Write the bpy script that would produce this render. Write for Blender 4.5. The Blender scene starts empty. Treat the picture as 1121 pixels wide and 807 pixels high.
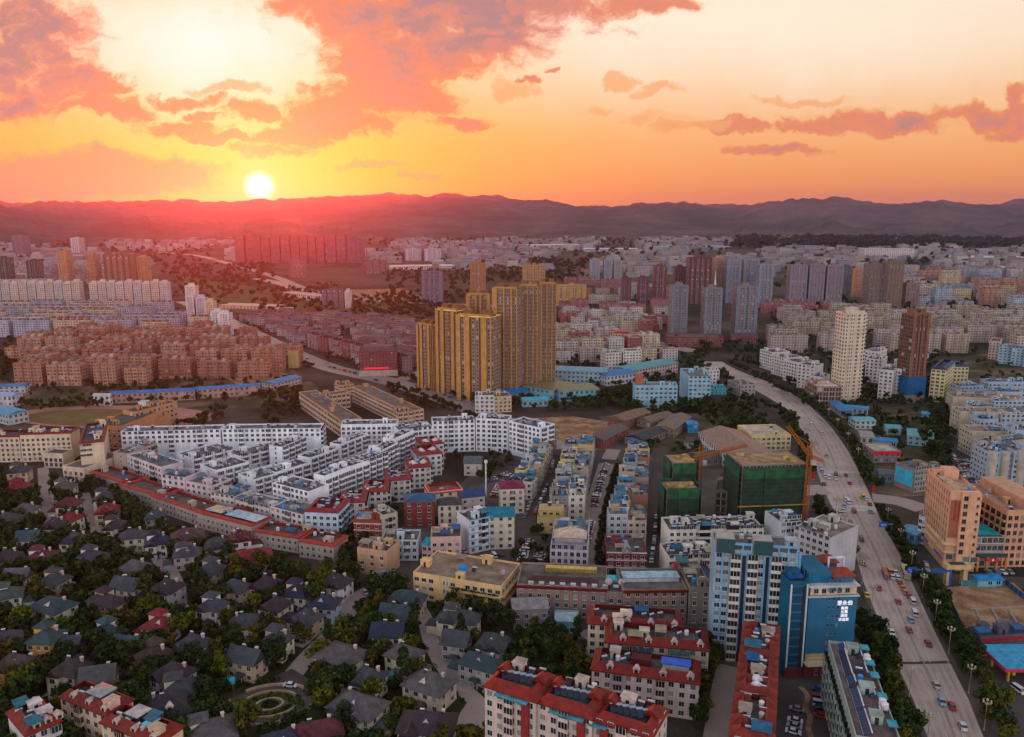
import bpy, math, random
import numpy as np
R = math.radians
rnd = random.Random(11)
nrs = np.random.RandomState(5)
sc = bpy.context.scene
col = sc.collection
# ---------------------------------------------------------------- camera calibration of the photograph (for measuring the site)
F, CX, CY, HOR, CAMH = 880.0, 560.5, 403.5, 233.0, 150.0
PITCH = math.atan((CY - HOR) / F)
SP, CP = math.sin(PITCH), math.cos(PITCH)
def ray(u, v):
    dx, dy = (u - CX) / F, -(v - CY) / F
    return dx, CP + dy * SP, -SP + dy * CP
def P(u, v, z=0.0):
    """site coordinates (metres) of the point at height z seen at u, v"""
    x, y, dz = ray(u, v)
    t = (CAMH - z) / max(-dz, 1e-4)
    return (x * t, y * t)
def proj(x, y, z=0.0):
    z -= CAMH
    dep = y * CP - z * SP
    up = y * SP + z * CP
    return CX + F * x / dep, CY - F * up / dep
def ht(u, vb, vt):
    """height of something standing at u, vb whose top reaches vt"""
    X, Y = P(u, vb)
    d = ray(u, vt)
    return CAMH + Y / d[1] * d[2]
cam_d = bpy.data.cameras.new("camera")
cam = bpy.data.objects.new("camera", cam_d); col.objects.link(cam)
cam.location = (0, 0, CAMH); cam.rotation_euler = (math.pi / 2 - PITCH, 0, 0)
cam_d.sensor_fit = 'HORIZONTAL'; cam_d.angle = 2 * math.atan(CX / F)
cam_d.clip_start = 1.0; cam_d.clip_end = 60000
sc.camera = cam
# ---------------------------------------------------------------- light
_d = ray(284, 204.5)
SUN_EL, SUN_AZ = math.atan2(_d[2], math.hypot(_d[0], _d[1])), math.atan2(_d[0], _d[1])      # azimuth east of the view axis
sdir = (math.sin(SUN_AZ) * math.cos(SUN_EL), math.cos(SUN_AZ) * math.cos(SUN_EL), math.sin(SUN_EL))
sl = bpy.data.lights.new("sun", 'SUN'); so = bpy.data.objects.new("sun", sl); col.objects.link(so)
sl.energy = 5.0; sl.angle = R(0.6); sl.color = (1.0, 0.07, 0.012)
so.rotation_euler = (math.pi / 2 - SUN_EL, 0, math.pi - SUN_AZ)
so.location = (-300, 900, 600)
sc.view_settings.view_transform = 'Standard'; sc.view_settings.look = 'None'
sc.view_settings.gamma = 1; sc.view_settings.use_curve_mapping = False
sc.view_settings.exposure = 0.12
sc.cycles.use_denoising = True
sc.cycles.max_bounces = 4; sc.cycles.diffuse_bounces = 2; sc.cycles.glossy_bounces = 2
sc.cycles.transmission_bounces = 2; sc.cycles.volume_bounces = 0; sc.cycles.transparent_max_bounces = 6
sc.cycles.use_adaptive_sampling = True; sc.cycles.adaptive_threshold = 0.02
sc.cycles.sample_clamp_indirect = 4.0
def lin(c):
    c /= 255.0
    return c / 12.92 if c <= 0.04045 else ((c + 0.055) / 1.055) ** 2.4
def S(r, g, b): return (lin(r), lin(g), lin(b), 1.0)
# ---------------------------------------------------------------- node helper
class NT:
    def __init__(s, nt): s.nt = nt; s.n = nt.nodes; s.l = nt.links
    def put(s, sock, v):
        if hasattr(v, 'is_output'): s.l.new(v, sock)
        elif isinstance(v, tuple) and len(v) == 3 and sock.type == 'RGBA': sock.default_value = (*v, 1)
        else: sock.default_value = v
    def m(s, op, a, b=None, c=None, clamp=False):
        n = s.n.new('ShaderNodeMath'); n.operation = op; n.use_clamp = clamp
        for i, x in enumerate((a, b, c)):
            if x is not None: s.put(n.inputs[i], x)
        return n.outputs[0]
    def vm(s, op, a, b=None, c=None):
        n = s.n.new('ShaderNodeVectorMath'); n.operation = op
        for i, x in enumerate((a, b, c)):
            if x is not None: s.put(n.inputs[i], x)
        return n.outputs['Value' if op in ('DOT_PRODUCT', 'LENGTH') else 'Vector']
    def mix(s, f, a, b, mode='MIX'):
        n = s.n.new('ShaderNodeMix'); n.data_type = 'RGBA'; n.blend_type = mode; n.clamp_factor = True
        s.put(n.inputs[0], f); s.put(n.inputs[6], a); s.put(n.inputs[7], b)
        return n.outputs[2]
    def ramp(s, f, stops):
        n = s.n.new('ShaderNodeValToRGB'); e = n.color_ramp.elements
        while len(e) < len(stops): e.new(0.5)
        for i, (p, c) in enumerate(stops): e[i].position = p; e[i].color = (*c[:3], 1)
        s.put(n.inputs[0], f); return n.outputs[0]
    def ss(s, x, lo, hi, a=0.0, b=1.0):
        n = s.n.new('ShaderNodeMapRange'); n.interpolation_type = 'SMOOTHSTEP'
        s.put(n.inputs[0], x)
        for i, q in enumerate((lo, hi, a, b)): n.inputs[i + 1].default_value = q
        return n.outputs[0]
    def noise(s, vec, scale, detail=4, rough=0.55):
        n = s.n.new('ShaderNodeTexNoise')
        if vec is not None: s.l.new(vec, n.inputs['Vector'])
        n.inputs['Scale'].default_value = scale; n.inputs['Detail'].default_value = detail; n.inputs['Roughness'].default_value = rough
        return n.outputs[0]
    def comb(s, x, y, z):
        n = s.n.new('ShaderNodeCombineXYZ')
        for i, q in enumerate((x, y, z)): s.put(n.inputs[i], q)
        return n.outputs[0]
    def sep(s, v):
        n = s.n.new('ShaderNodeSeparateXYZ'); s.l.new(v, n.inputs[0]); return n.outputs
# ---------------------------------------------------------------- sky
wd = bpy.data.worlds.new("World"); sc.world = wd; wd.use_nodes = True
wd.node_tree.nodes.clear()
w = NT(wd.node_tree)
tc = w.n.new('ShaderNodeTexCoord').outputs['Generated']
dv = w.vm('NORMALIZE', tc)
dx_, dy_, dz_ = w.sep(dv)
front = w.ss(dy_, -0.35, 0.55)
sunset = w.ramp(w.m('ADD', dz_, 0.0, clamp=True), [(0.0, (.92, .25, .07)), (.032, (.93, .31, .075)), (.094, (.94, .42, .13)), (.15, (.94, .55, .28)), (.204, (.93, .65, .45)), (.25, (.92, .69, .54)), (.5, (.50, .47, .48)), (1.0, (.30, .34, .43))])
rear = w.ramp(w.m('ADD', dz_, 0.0, clamp=True), [(0.0, (2.0, 1.68, 1.58)), (.22, (2.1, 1.9, 1.9)), (.45, (1.05, 1.05, 1.15)), (1.0, (.30, .34, .43))])
base = w.mix(front, rear, sunset)
cosd = w.vm('DOT_PRODUCT', dv, sdir)
ang = w.m('ARCCOSINE', w.m('MINIMUM', cosd, 0.999999))
gl2 = w.m('EXPONENT', w.m('MULTIPLY', w.m('POWER', w.m('DIVIDE', ang, R(17.0)), 2.0), -1.0))
base = w.mix(w.m('MULTIPLY', gl2, 0.92), base, (1.0, .54, .008))
gl = w.m('EXPONENT', w.m('MULTIPLY', w.m('POWER', w.m('DIVIDE', ang, R(7.5)), 2.0), -1.0))
base = w.mix(w.m('MULTIPLY', gl, 0.95), base, (1.03, .72, .0))
ys = w.m('MAXIMUM', dy_, 0.05)
X_ = w.m('DIVIDE', dx_, ys); Z_ = w.m('DIVIDE', dz_, ys)
XZ0 = w.comb(X_, Z_, 0.0)
wa = w.n.new('ShaderNodeTexNoise'); w.l.new(XZ0, wa.inputs['Vector']); wa.inputs['Scale'].default_value = 13; wa.inputs['Detail'].default_value = 6; wa.inputs['Roughness'].default_value = .62
XZ = w.vm('ADD', XZ0, w.vm('MULTIPLY', w.vm('SUBTRACT', wa.outputs['Color'], (.5, .5, .5)), (.13, .065, 0.0)))
def xz(u, v):
    d = ray(u, v); return d[0] / d[1], d[2] / d[1]
def blob(u, v, ru, rv):
    x, z = xz(u, v)
    q = w.vm('MULTIPLY', w.vm('SUBTRACT', XZ, (x, z, 0.0)), (F / ru, F / rv, 0.0))
    return w.m('SUBTRACT', 1.0, w.vm('DOT_PRODUCT', q, q))
# pale bleached sky above the sun
wh = w.m('EXPONENT', w.m('SUBTRACT', blob(225, 45, 150, 72), 1.0))
base = w.mix(wh, base, (1.0, .95, .84))
wh2 = w.m('EXPONENT', w.m('SUBTRACT', blob(820, 25, 430, 70), 1.0))
base = w.mix(w.m('MULTIPLY', wh2, .85), base, (.98, .85, .66))
def vmax(L):
    a = L[0]
    for b in L[1:]: a = w.m('MAXIMUM', a, b)
    return a
CL = [(5, 55, 95, 82), (78, 95, 60, 28), (120, 122, 62, 15), (10, 120, 60, 14),
      (478, 8, 195, 42), (445, 62, 118, 48), (415, 105, 105, 44), (385, 135, 80, 22), (520, 45, 75, 34), (640, 3, 140, 15), (500, 138, 52, 9), (330, 8, 45, 20),
      (205, 110, 46, 9), (270, 122, 34, 12), (330, 148, 56, 13), (185, 140, 62, 12), (300, 162, 46, 9), (240, 150, 40, 6), (222, 128, 30, 6),
      (950, 134, 120, 15), (1065, 125, 66, 17), (1112, 104, 22, 11), (840, 141, 110, 9), (900, 136, 60, 14), (1010, 132, 60, 14), (850, 168, 62, 8), (1095, 146, 40, 8), (1120, 130, 40, 25),
      (576, 88, 12, 6), (604, 75, 10, 5)]
CW = [(676, 86, 24, 10), (718, 97, 26, 8), (700, 128, 46, 9), (650, 123, 30, 7), (560, 100, 30, 10), (760, 140, 60, 7), (880, 108, 60, 5), (250, 95, 40, 8), (400, 178, 60, 5), (470, 190, 30, 4)]
env = vmax([blob(*c) for c in CL])
env = w.m('MAXIMUM', env, -2.0)
nv = w.vm('MULTIPLY', XZ, (1.0, 1.7, 1.0))
n1 = w.noise(nv, 9.0, 9, .62)
n2 = w.noise(w.vm('ADD', nv, (3.1, 1.7, 0.4)), 26.0, 6, .6)
dens = w.m('ADD', w.m('MULTIPLY', env, .85), w.m('ADD', w.m('MULTIPLY', w.m('SUBTRACT', n1, .5), 2.6), w.m('MULTIPLY', w.m('SUBTRACT', n2, .5), 1.5)))
dens = w.m('SUBTRACT', dens, 0.08)
cov = w.ss(dens, -0.16, .52)
core = w.ss(w.m('ADD', dens, w.m('MULTIPLY', w.m('SUBTRACT', n2, .5), .35)), -.02, 1.5)
core = w.m('ADD', core, w.m('ADD', w.m('MULTIPLY', w.m('MAXIMUM', blob(15, 40, 115, 105), 0.0), .62), w.m('MULTIPLY', w.m('MAXIMUM', blob(540, 20, 170, 55), 0.0), .5)), clamp=True)
ccol = w.ramp(core, [(0.0, (.98, .50, .14)), (.15, (.93, .29, .10)), (.5, (.88, .26, .14)), (.8, (.68, .26, .19)), (1.0, (.47, .235, .23))])
nearsun = w.m('EXPONENT', w.m('MULTIPLY', w.m('POWER', w.m('DIVIDE', ang, R(8)), 2.0), -1.0))
ccol = w.mix(w.m('MULTIPLY', nearsun, .38), ccol, (.98, .50, .04))
cov = w.m('MULTIPLY', cov, w.ss(dy_, .1, .3))
ccol = w.mix(1.0, ccol, (.86, .82, .84), 'MULTIPLY')
skyc = w.mix(w.m('MULTIPLY', cov, .95), base, ccol)
wd2 = w.m('ADD', w.m('MULTIPLY', w.m('MAXIMUM', vmax([blob(*c) for c in CW]), -2.0), .8), w.m('ADD', w.m('MULTIPLY', w.m('SUBTRACT', n1, .5), 2.2), w.m('MULTIPLY', w.m('SUBTRACT', n2, .5), 1.4)))
skyc = w.mix(w.m('MULTIPLY', w.ss(wd2, 0.0, .6), .75), skyc, (.90, .38, .13))
# low soft bank to the left of the sun
bk = w.m('ADD', w.m('MULTIPLY', blob(70, 193, 190, 27), .7), w.m('MULTIPLY', w.m('SUBTRACT', n1, .5), 2.2))
skyc = w.mix(w.m('MULTIPLY', w.ss(bk, -.15, .4), .82), skyc, (.78, .27, .15))
disc = w.ss(ang, R(1.2), R(0.1))
halo = w.m('EXPONENT', w.m('MULTIPLY', ang, -1.0 / R(1.9)))
skyc = w.mix(w.m('MULTIPLY', halo, .9), skyc, (1.0, .90, .35))
skyc = w.mix(disc, skyc, (3.0, 2.8, 2.3))
# nothing but dim ground light below the horizon
skyc = w.mix(w.ss(dz_, 0.0, -0.02), skyc, (.10, .07, .07))
ns = w.n.new('ShaderNodeTexSky'); ns.sky_type = 'NISHITA'; ns.sun_disc = False
ns.sun_elevation = SUN_EL; ns.sun_rotation = SUN_AZ; ns.altitude = 1900
bg1 = w.n.new('ShaderNodeBackground'); w.l.new(skyc, bg1.inputs[0]); bg1.inputs[1].default_value = 0.97
bg2 = w.n.new('ShaderNodeBackground'); w.l.new(ns.outputs[0], bg2.inputs[0]); bg2.inputs[1].default_value = 0.012
ad = w.n.new('ShaderNodeAddShader'); w.l.new(bg1.outputs[0], ad.inputs[0]); w.l.new(bg2.outputs[0], ad.inputs[1])
wo = w.n.new('ShaderNodeOutputWorld'); w.l.new(ad.outputs[0], wo.inputs[0])
wd.cycles.sampling_method = 'MANUAL'; wd.cycles.sample_map_resolution = 512
# ---------------------------------------------------------------- materials (objects carry their own paint colour in obj.color)
MATS = {}
def newmat(name):
    m = bpy.data.materials.new(name); m.use_nodes = True; m.node_tree.nodes.clear(); MATS[name] = m
    t = NT(m.node_tree)
    o = t.n.new('ShaderNodeOutputMaterial'); b = t.n.new('ShaderNodeBsdfPrincipled')
    t.l.new(b.outputs[0], o.inputs[0])
    return m, t, b
def objcol(t): return t.n.new('ShaderNodeObjectInfo').outputs['Color']
def geo(t): return t.n.new('ShaderNodeNewGeometry').outputs
def grime(t, scale=.25, lo=.78, hi=1.1):
    p = geo(t)['Position']
    n = t.noise(p, scale, 5, .6); n2 = t.noise(t.vm('MULTIPLY', p, (1.0, 1.0, .12)), 1.3, 3, .6)
    return t.m('MULTIPLY', t.ss(n, .3, .7, lo, hi), t.ss(n2, .25, .75, .86, 1.08))
def painted(name, rough=.75, lo=.8, hi=1.1, scale=.3, const=None, spec=.3, metal=0):
    m, t, b = newmat(name)
    c = const if const else objcol(t)
    k = grime(t, scale, lo, hi)
    t.put(b.inputs['Base Color'], t.mix(1.0, c, t.comb(k, k, k), 'MULTIPLY'))
    b.inputs['Roughness'].default_value = rough; b.inputs['Specular IOR Level'].default_value = spec; b.inputs['Metallic'].default_value = metal
    return m
painted('painted')
painted('gloss_paint', .3, .92, 1.05, spec=.5)
painted('metal', .4, .8, 1.1, metal=.6)
painted('concrete_roof', .9, .55, 1.2, .18, spec=.15)
def tiled(name, step, rough):
    m, t, b = newmat(name)
    uv = t.sep(t.n.new('ShaderNodeTexCoord').outputs['UV'])
    k = grime(t, .5, .65, 1.2)
    wv = t.m('FRACT', t.m('DIVIDE', uv[0], step)); wh_ = t.m('FRACT', t.m('DIVIDE', uv[1], step * 1.4))
    edge = t.m('MULTIPLY', t.ss(wv, 0, .25, .72, 1.0), t.ss(wh_, 0, .25, .72, 1.0))
    kk = t.m('MULTIPLY', k, edge)
    t.put(b.inputs['Base Color'], t.mix(1.0, objcol(t), t.comb(kk, kk, kk), 'MULTIPLY'))
    bp = t.n.new('ShaderNodeBump'); bp.inputs['Distance'].default_value = .05; bp.inputs['Strength'].default_value = .6
    t.l.new(edge, bp.inputs['Height']); t.l.new(bp.outputs[0], b.inputs['Normal'])
    b.inputs['Roughness'].default_value = rough; b.inputs['Specular IOR Level'].default_value = .3
tiled('roof_tile', .45, .6)
tiled('sheet_metal', .3, .45)
def glass(name, c, rough=.12):
    m, t, b = newmat(name)
    rn = t.n.new('ShaderNodeObjectInfo').outputs['Random']
    k = t.ss(rn, 0, 1, .5, 1.6)
    t.put(b.inputs['Base Color'], t.mix(1.0, (*c, 1), t.comb(k, k, k), 'MULTIPLY'))
    b.inputs['Roughness'].default_value = rough; b.inputs['Specular IOR Level'].default_value = .6
glass('window_glass', (.018, .022, .028))
glass('curtained_glass', (.16, .15, .13), .35)
glass('teal_glass', (.05, .13, .14), .2)
glass('blue_glass', (.006, .03, .06), .35)
glass('panel_glass', (.01, .03, .085), .45)
glass('solar_glass', (.006, .012, .03), .4)
def facade(name, ww, wh, gc=(.02, .024, .03), vary=1.0, frame=.05, band=0.0, off=.5, rough=.2, fcol=None, balc=0.0):
    """wall whose UVs count window bays and storeys; (0,0) means a blank wall"""
    m, t, b = newmat(name)
    uv = t.n.new('ShaderNodeTexCoord').outputs['UV']
    x, y, _ = t.sep(uv)
    fx = t.m('ABSOLUTE', t.m('SUBTRACT', t.m('FRACT', x), .5)); fy = t.m('ABSOLUTE', t.m('SUBTRACT', t.m('FRACT', y), off))
    def rect(a, c): return t.m('MULTIPLY', t.m('LESS_THAN', fx, a / 2), t.m('LESS_THAN', fy, c / 2))
    win = rect(ww, wh)
    mull = t.m('GREATER_THAN', fx, .018)
    pane = t.m('MULTIPLY', rect(ww - frame, wh - frame), mull)
    cell = t.comb(t.m('FLOOR', x), t.m('FLOOR', y), t.m('MULTIPLY', t.n.new('ShaderNodeObjectInfo').outputs['Random'], 91.7))
    wn = t.n.new('ShaderNodeTexWhiteNoise'); t.l.new(cell, wn.inputs[0])
    r = wn.outputs[0]
    k = grime(t, .12, .84, 1.1)
    wall = t.mix(1.0, objcol(t), t.comb(k, k, k), 'MULTIPLY')
    if band:
        bd = t.m('MULTIPLY', t.m('LESS_THAN', t.m('FRACT', y), band), t.m('GREATER_THAN', y, .001))
        wall = t.mix(t.m('MULTIPLY', bd, .55), wall, (.75, .75, .74, 1))
    if balc:      # a solid balcony front under each opening
        bd = t.m('MULTIPLY', t.m('LESS_THAN', t.m('FRACT', y), balc), t.m('LESS_THAN', fx, ww / 2))
        wall = t.mix(t.m('MULTIPLY', bd, .5), wall, (.7, .69, .66, 1))
    gl_ = t.mix(t.ss(r, .1, 1.0), (*[g * .5 for g in gc], 1), (*[g * 3.2 * vary for g in gc], 1))
    gl_ = t.mix(t.m('GREATER_THAN', r, .94), gl_, (.30, .29, .27, 1))       # drawn curtains
    fc = t.mix(.75, wall, (*(fcol or (.6, .6, .6)), 1))
    c = t.mix(win, wall, t.mix(pane, fc, gl_))
    t.put(b.inputs['Base Color'], c)
    t.put(b.inputs['Roughness'], t.m('SUBTRACT', .8, t.m('MULTIPLY', pane, .8 - rough)))
    t.put(b.inputs['Specular IOR Level'], t.m('ADD', .2, t.m('MULTIPLY', pane, .35)))
facade('facade_window', .52, .56, off=.55, gc=(.014, .016, .02))
facade('facade_gold', .64, .74, off=.55, gc=(.010, .010, .012), frame=.1)
facade('facade_wide', .72, .52, off=.58, balc=.3)
facade('facade_grid', .66, .62, off=.52, gc=(.03, .028, .028))
facade('facade_tower', .52, .58, off=.55, band=.0)
facade('facade_stripe', .62, .72, off=.55, gc=(.03, .035, .045))
facade('facade_curtain', .93, .84, gc=(.02, .05, .08), frame=.08, rough=.1)
facade('facade_frame', .78, .74, gc=(.012, .011, .010), rough=.9, frame=0.0)
def leafmat(name, c1, c2):
    m, t, b = newmat(name)
    rp = geo(t)['Random Per Island']
    cl = t.ss(t.noise(geo(t)['Position'], .42, 3, .5), .36, .64)
    c = t.mix(t.m('ADD', t.m('MULTIPLY', rp, .45), t.m('MULTIPLY', cl, .55)), (*c1, 1), (*c2, 1))
    c = t.mix(1.0, c, objcol(t), 'MULTIPLY')
    t.put(b.inputs['Base Color'], c); b.inputs['Roughness'].default_value = .8; b.inputs['Specular IOR Level'].default_value = .12
leafmat('leaves', (.006, .016, .004), (.058, .078, .018))
painted('bark', .95, const=(.05, .035, .025, 1))
def islands(name, stops, rough=.7):
    m, t, b = newmat(name)
    rp = geo(t)['Random Per Island']
    t.put(b.inputs['Base Color'], t.ramp(rp, stops)); b.inputs['Roughness'].default_value = rough
def ground(name, stops, scale, fine=1.2, rough=.95):
    m, t, b = newmat(name)
    p = geo(t)['Position']
    n = t.m('ADD', t.m('MULTIPLY', t.noise(p, scale, 6, .62), .72), t.m('MULTIPLY', t.noise(p, fine, 3, .6), .28))
    t.put(b.inputs['Base Color'], t.ramp(n, stops)); b.inputs['Roughness'].default_value = rough; b.inputs['Specular IOR Level'].default_value = .1
ground('soil', [(.3, (.016, .022, .01)), (.43, (.028, .03, .016)), (.5, (.06, .046, .034)), (.6, (.09, .075, .062)), (.75, (.15, .125, .105))], .012)
ground('far_plain', [(.30, (.02, .03, .015)), (.45, (.04, .045, .022)), (.52, (.10, .08, .06)), (.62, (.06, .055, .03)), (.75, (.15, .13, .11))], .0028, .05)
ground('paving', [(.3, (.05, .042, .038)), (.5, (.09, .075, .068)), (.7, (.15, .128, .115))], .05)
ground('asphalt', [(.3, (.055, .046, .043)), (.5, (.08, .067, .062)), (.7, (.115, .097, .09))], .06, 1.5, .85)
ground('boulevard', [(.25, (.25, .19, .165)), (.5, (.33, .255, .225)), (.75, (.40, .32, .29))], .035, .9, .8)
ground('worn_concrete', [(.25, (.17, .14, .125)), (.5, (.25, .205, .185)), (.75, (.33, .28, .25))], .03, .6, .38)
ground('lawn', [(.3, (.012, .022, .008)), (.5, (.03, .042, .015)), (.7, (.065, .065, .03))], .15)
ground('field_grass', [(.3, (.05, .06, .02)), (.55, (.10, .10, .035)), (.75, (.17, .14, .06))], .05)
ground('dry_field', [(.3, (.10, .085, .03)), (.55, (.16, .12, .05)), (.75, (.22, .15, .075))], .08)
ground('bare_earth', [(.32, (.10, .05, .03)), (.45, (.22, .12, .065)), (.55, (.34, .20, .11)), (.68, (.42, .32, .24))], .11)
ground('scrub', [(.3, (.025, .035, .014)), (.48, (.06, .06, .03)), (.56, (.15, .10, .07)), (.7, (.22, .16, .12))], .03)
ground('red_clay', [(.3, (.33, .14, .11)), (.7, (.45, .22, .18))], .05)
ground('hill_forest', [(.3, (.03, .042, .03)), (.46, (.06, .062, .045)), (.56, (.11, .085, .065)), (.72, (.20, .14, .105))], .0022, .015)
def worn_road():
    m, t, b = newmat('worn_road')
    p = geo(t)['Position']; u = t.sep(t.n.new('ShaderNodeTexCoord').outputs['UV'])[0]
    n = t.m('ADD', t.m('MULTIPLY', t.noise(p, .035, 6, .62), .7), t.m('MULTIPLY', t.noise(p, .9, 3, .6), .3))
    c = t.ramp(n, [(.25, (.32, .245, .205)), (.5, (.43, .335, .285)), (.75, (.52, .42, .37))])
    tr = t.m('ADD', t.m('MULTIPLY', t.m('COSINE', t.m('MULTIPLY', u, 6.2832 * 8)), .5), .5)      # wheel tracks in each lane
    k = t.m('SUBTRACT', 1.0, t.m('MULTIPLY', t.m('MULTIPLY', tr, t.ss(t.noise(p, .08, 3), .35, .65)), .28))
    pt = t.ss(t.noise(t.vm('MULTIPLY', p, (1.0, .25, 1.0)), .09, 2, .3), .64, .66, 1.0, .72)    # repaired patches
    k = t.m('MULTIPLY', k, pt)
    t.put(b.inputs['Base Color'], t.mix(1.0, c, t.comb(k, k, k), 'MULTIPLY')); b.inputs['Roughness'].default_value = .75; b.inputs['Specular IOR Level'].default_value = .2
worn_road()
painted('marking', .7, .6, 1.05, 1.5, const=(.6, .58, .55, 1))
# ---------------------------------------------------------------- mesh accumulator
class MB:
    def __init__(s): s.v = []; s.f = []; s.mi = []; s.uv = []
    def face(s, pts, mat=0, uv=None):
        i = len(s.v); n = len(pts); s.v += pts; s.f.append(tuple(range(i, i + n))); s.mi.append(mat)
        s.uv += uv if uv else [(0.0, 0.0)] * n
    def wall(s, a, b, z0, z1, mat=0, nu=0, nv=0):
        """vertical wall from a to b (outside on the right hand when walking a to b)"""
        uv = [(0, 0), (nu, 0), (nu, nv), (0, nv)] if nu else None
        s.face([(a[0], a[1], z0), (b[0], b[1], z0), (b[0], b[1], z1), (a[0], a[1], z1)], mat, uv)
    def box(s, x0, y0, z0, x1, y1, z1, mat=0, top=None, bottom=True):
        top = mat if top is None else top
        c = [(x0, y0), (x1, y0), (x1, y1), (x0, y1)]
        for i in range(4): s.wall(c[i], c[(i + 1) % 4], z0, z1, mat)
        s.face([(x, y, z1) for x, y in c], top, [(x, y) for x, y in c])
        if bottom: s.face([(x, y, z0) for x, y in reversed(c)], mat)
        return s
    def obox(s, c, ax, ay, az, mat=0):
        """box from a centre and three half-axis vectors"""
        c, ax, ay, az = map(np.array, (c, ax, ay, az))
        q = lambda i, j, k: tuple((c + i * ax + j * ay + k * az).tolist())
        for a in ([(-1,-1,-1),(1,-1,-1),(1,-1,1),(-1,-1,1)], [(1,-1,-1),(1,1,-1),(1,1,1),(1,-1,1)], [(1,1,-1),(-1,1,-1),(-1,1,1),(1,1,1)],
                  [(-1,1,-1),(-1,-1,-1),(-1,-1,1),(-1,1,1)], [(-1,-1,1),(1,-1,1),(1,1,1),(-1,1,1)], [(-1,1,-1),(1,1,-1),(1,-1,-1),(-1,-1,-1)]):
            s.face([q(*p) for p in a], mat)
        return s
    def bar(s, a, b, r, mat=0):
        a, b = np.array(a, float), np.array(b, float); d = b - a; L = np.linalg.norm(d); d /= L
        up = np.array((0, 0, 1.0)) if abs(d[2]) < .9 else np.array((1.0, 0, 0))
        x = np.cross(d, up); x /= np.linalg.norm(x); y = np.cross(x, d)
        return s.obox((a + b) / 2, x * r, d * L / 2, y * r, mat)
    def cyl(s, x, y, z0, z1, r, n=10, mat=0, r2=None, cap=True):
        r2 = r if r2 is None else r2
        p = [(math.cos(i * 2 * math.pi / n), math.sin(i * 2 * math.pi / n)) for i in range(n)]
        for i in range(n):
            a, b = p[i], p[(i + 1) % n]
            s.face([(x + a[0] * r, y + a[1] * r, z0), (x + b[0] * r, y + b[1] * r, z0), (x + b[0] * r2, y + b[1] * r2, z1), (x + a[0] * r2, y + a[1] * r2, z1)], mat)
        if cap: s.face([(x + a[0] * r2, y + a[1] * r2, z1) for a in p], mat)
        return s
    def ball(s, x, y, z, r, mat=0, n=8, k=5, sz=1.0):
        for i in range(k):
            t0, t1 = math.pi * i / k, math.pi * (i + 1) / k
            for j in range(n):
                a0, a1 = 2 * math.pi * j / n, 2 * math.pi * (j + 1) / n
                g = lambda t, a: (x + r * math.sin(t) * math.cos(a), y + r * math.sin(t) * math.sin(a), z + sz * r * math.cos(t))
                s.face([g(t1, a0), g(t1, a1), g(t0, a1), g(t0, a0)], mat)
        return s
    def build(s, name, mats):
        me = bpy.data.meshes.new(name); me.from_pydata(s.v, [], s.f)
        for m in mats: me.materials.append(MATS[m])
        me.polygons.foreach_set('material_index', s.mi)
        u = me.uv_layers.new(name='UVMap'); u.data.foreach_set('uv', np.array(s.uv, np.float32).ravel())
        me.update(); return me
CACHE = {}
def cached(key, fn):
    if key not in CACHE: CACHE[key] = fn()
    return CACHE[key]
def ob(name, me, parent=None, loc=(0, 0, 0), rz=0.0, c=None, scale=None, rot=None):
    o = bpy.data.objects.new(name, me); col.objects.link(o); o.location = loc
    o.rotation_euler = rot if rot else (0, 0, rz)
    if parent is not None: o.parent = parent
    if c is not None:
        g = sum(c[:3]) / 3; o.color = (*[max(.004, g + (q - g) * 1.15) for q in c[:3]], 1)
    if scale: o.scale = scale
    return o
ALL = []; AUTO = []; ANCH = []; RECTS = []; USED = set()
def thing(name, label, cat, loc, rz=0.0, group=None, short=None, auto=None, me=None, c=None):
    """a top-level thing: an Empty at its base (or one mesh). auto: describe it later by its neighbours"""
    o = ob(name, me, None, loc, rz, c)
    o['category'] = cat
    if group: o['group'] = group
    if auto: AUTO.append((o, auto))
    else: o['label'] = label; USED.add(label)
    if short: ANCH.append((short, loc[0], loc[1]))
    ALL.append(o); return o
def kind(o, k): o['kind'] = k; return o
def rect(cx, cy, rz, W, D): RECTS.append((cx, cy, math.cos(rz), math.sin(rz), W / 2, D / 2, max(W, D)))
ROADS = []
def blocked(x, y, m=0.0, roads=True):
    for cx, cy, c, s, hw, hd, r in RECTS:
        dx, dy = x - cx, y - cy
        if abs(dx) > r + m + 1 or abs(dy) > r + m + 1: continue
        if abs(dx * c + dy * s) < hw + m and abs(-dx * s + dy * c) < hd + m: return True
    if roads:
        for a, b, hw in ROADS:
            ex, ey = b[0] - a[0], b[1] - a[1]; L2 = ex * ex + ey * ey
            if L2 < 1e-6: continue
            t = max(0, min(1, ((x - a[0]) * ex + (y - a[1]) * ey) / L2))
            if math.hypot(x - a[0] - t * ex, y - a[1] - t * ey) < hw + m: return True
    return False
def inside(poly, x, y):
    r = False; j = len(poly) - 1
    for i in range(len(poly)):
        if (poly[i][1] > y) != (poly[j][1] > y) and x < (poly[j][0] - poly[i][0]) * (y - poly[i][1]) / (poly[j][1] - poly[i][1]) + poly[i][0]: r = not r
        j = i
    return r
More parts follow.
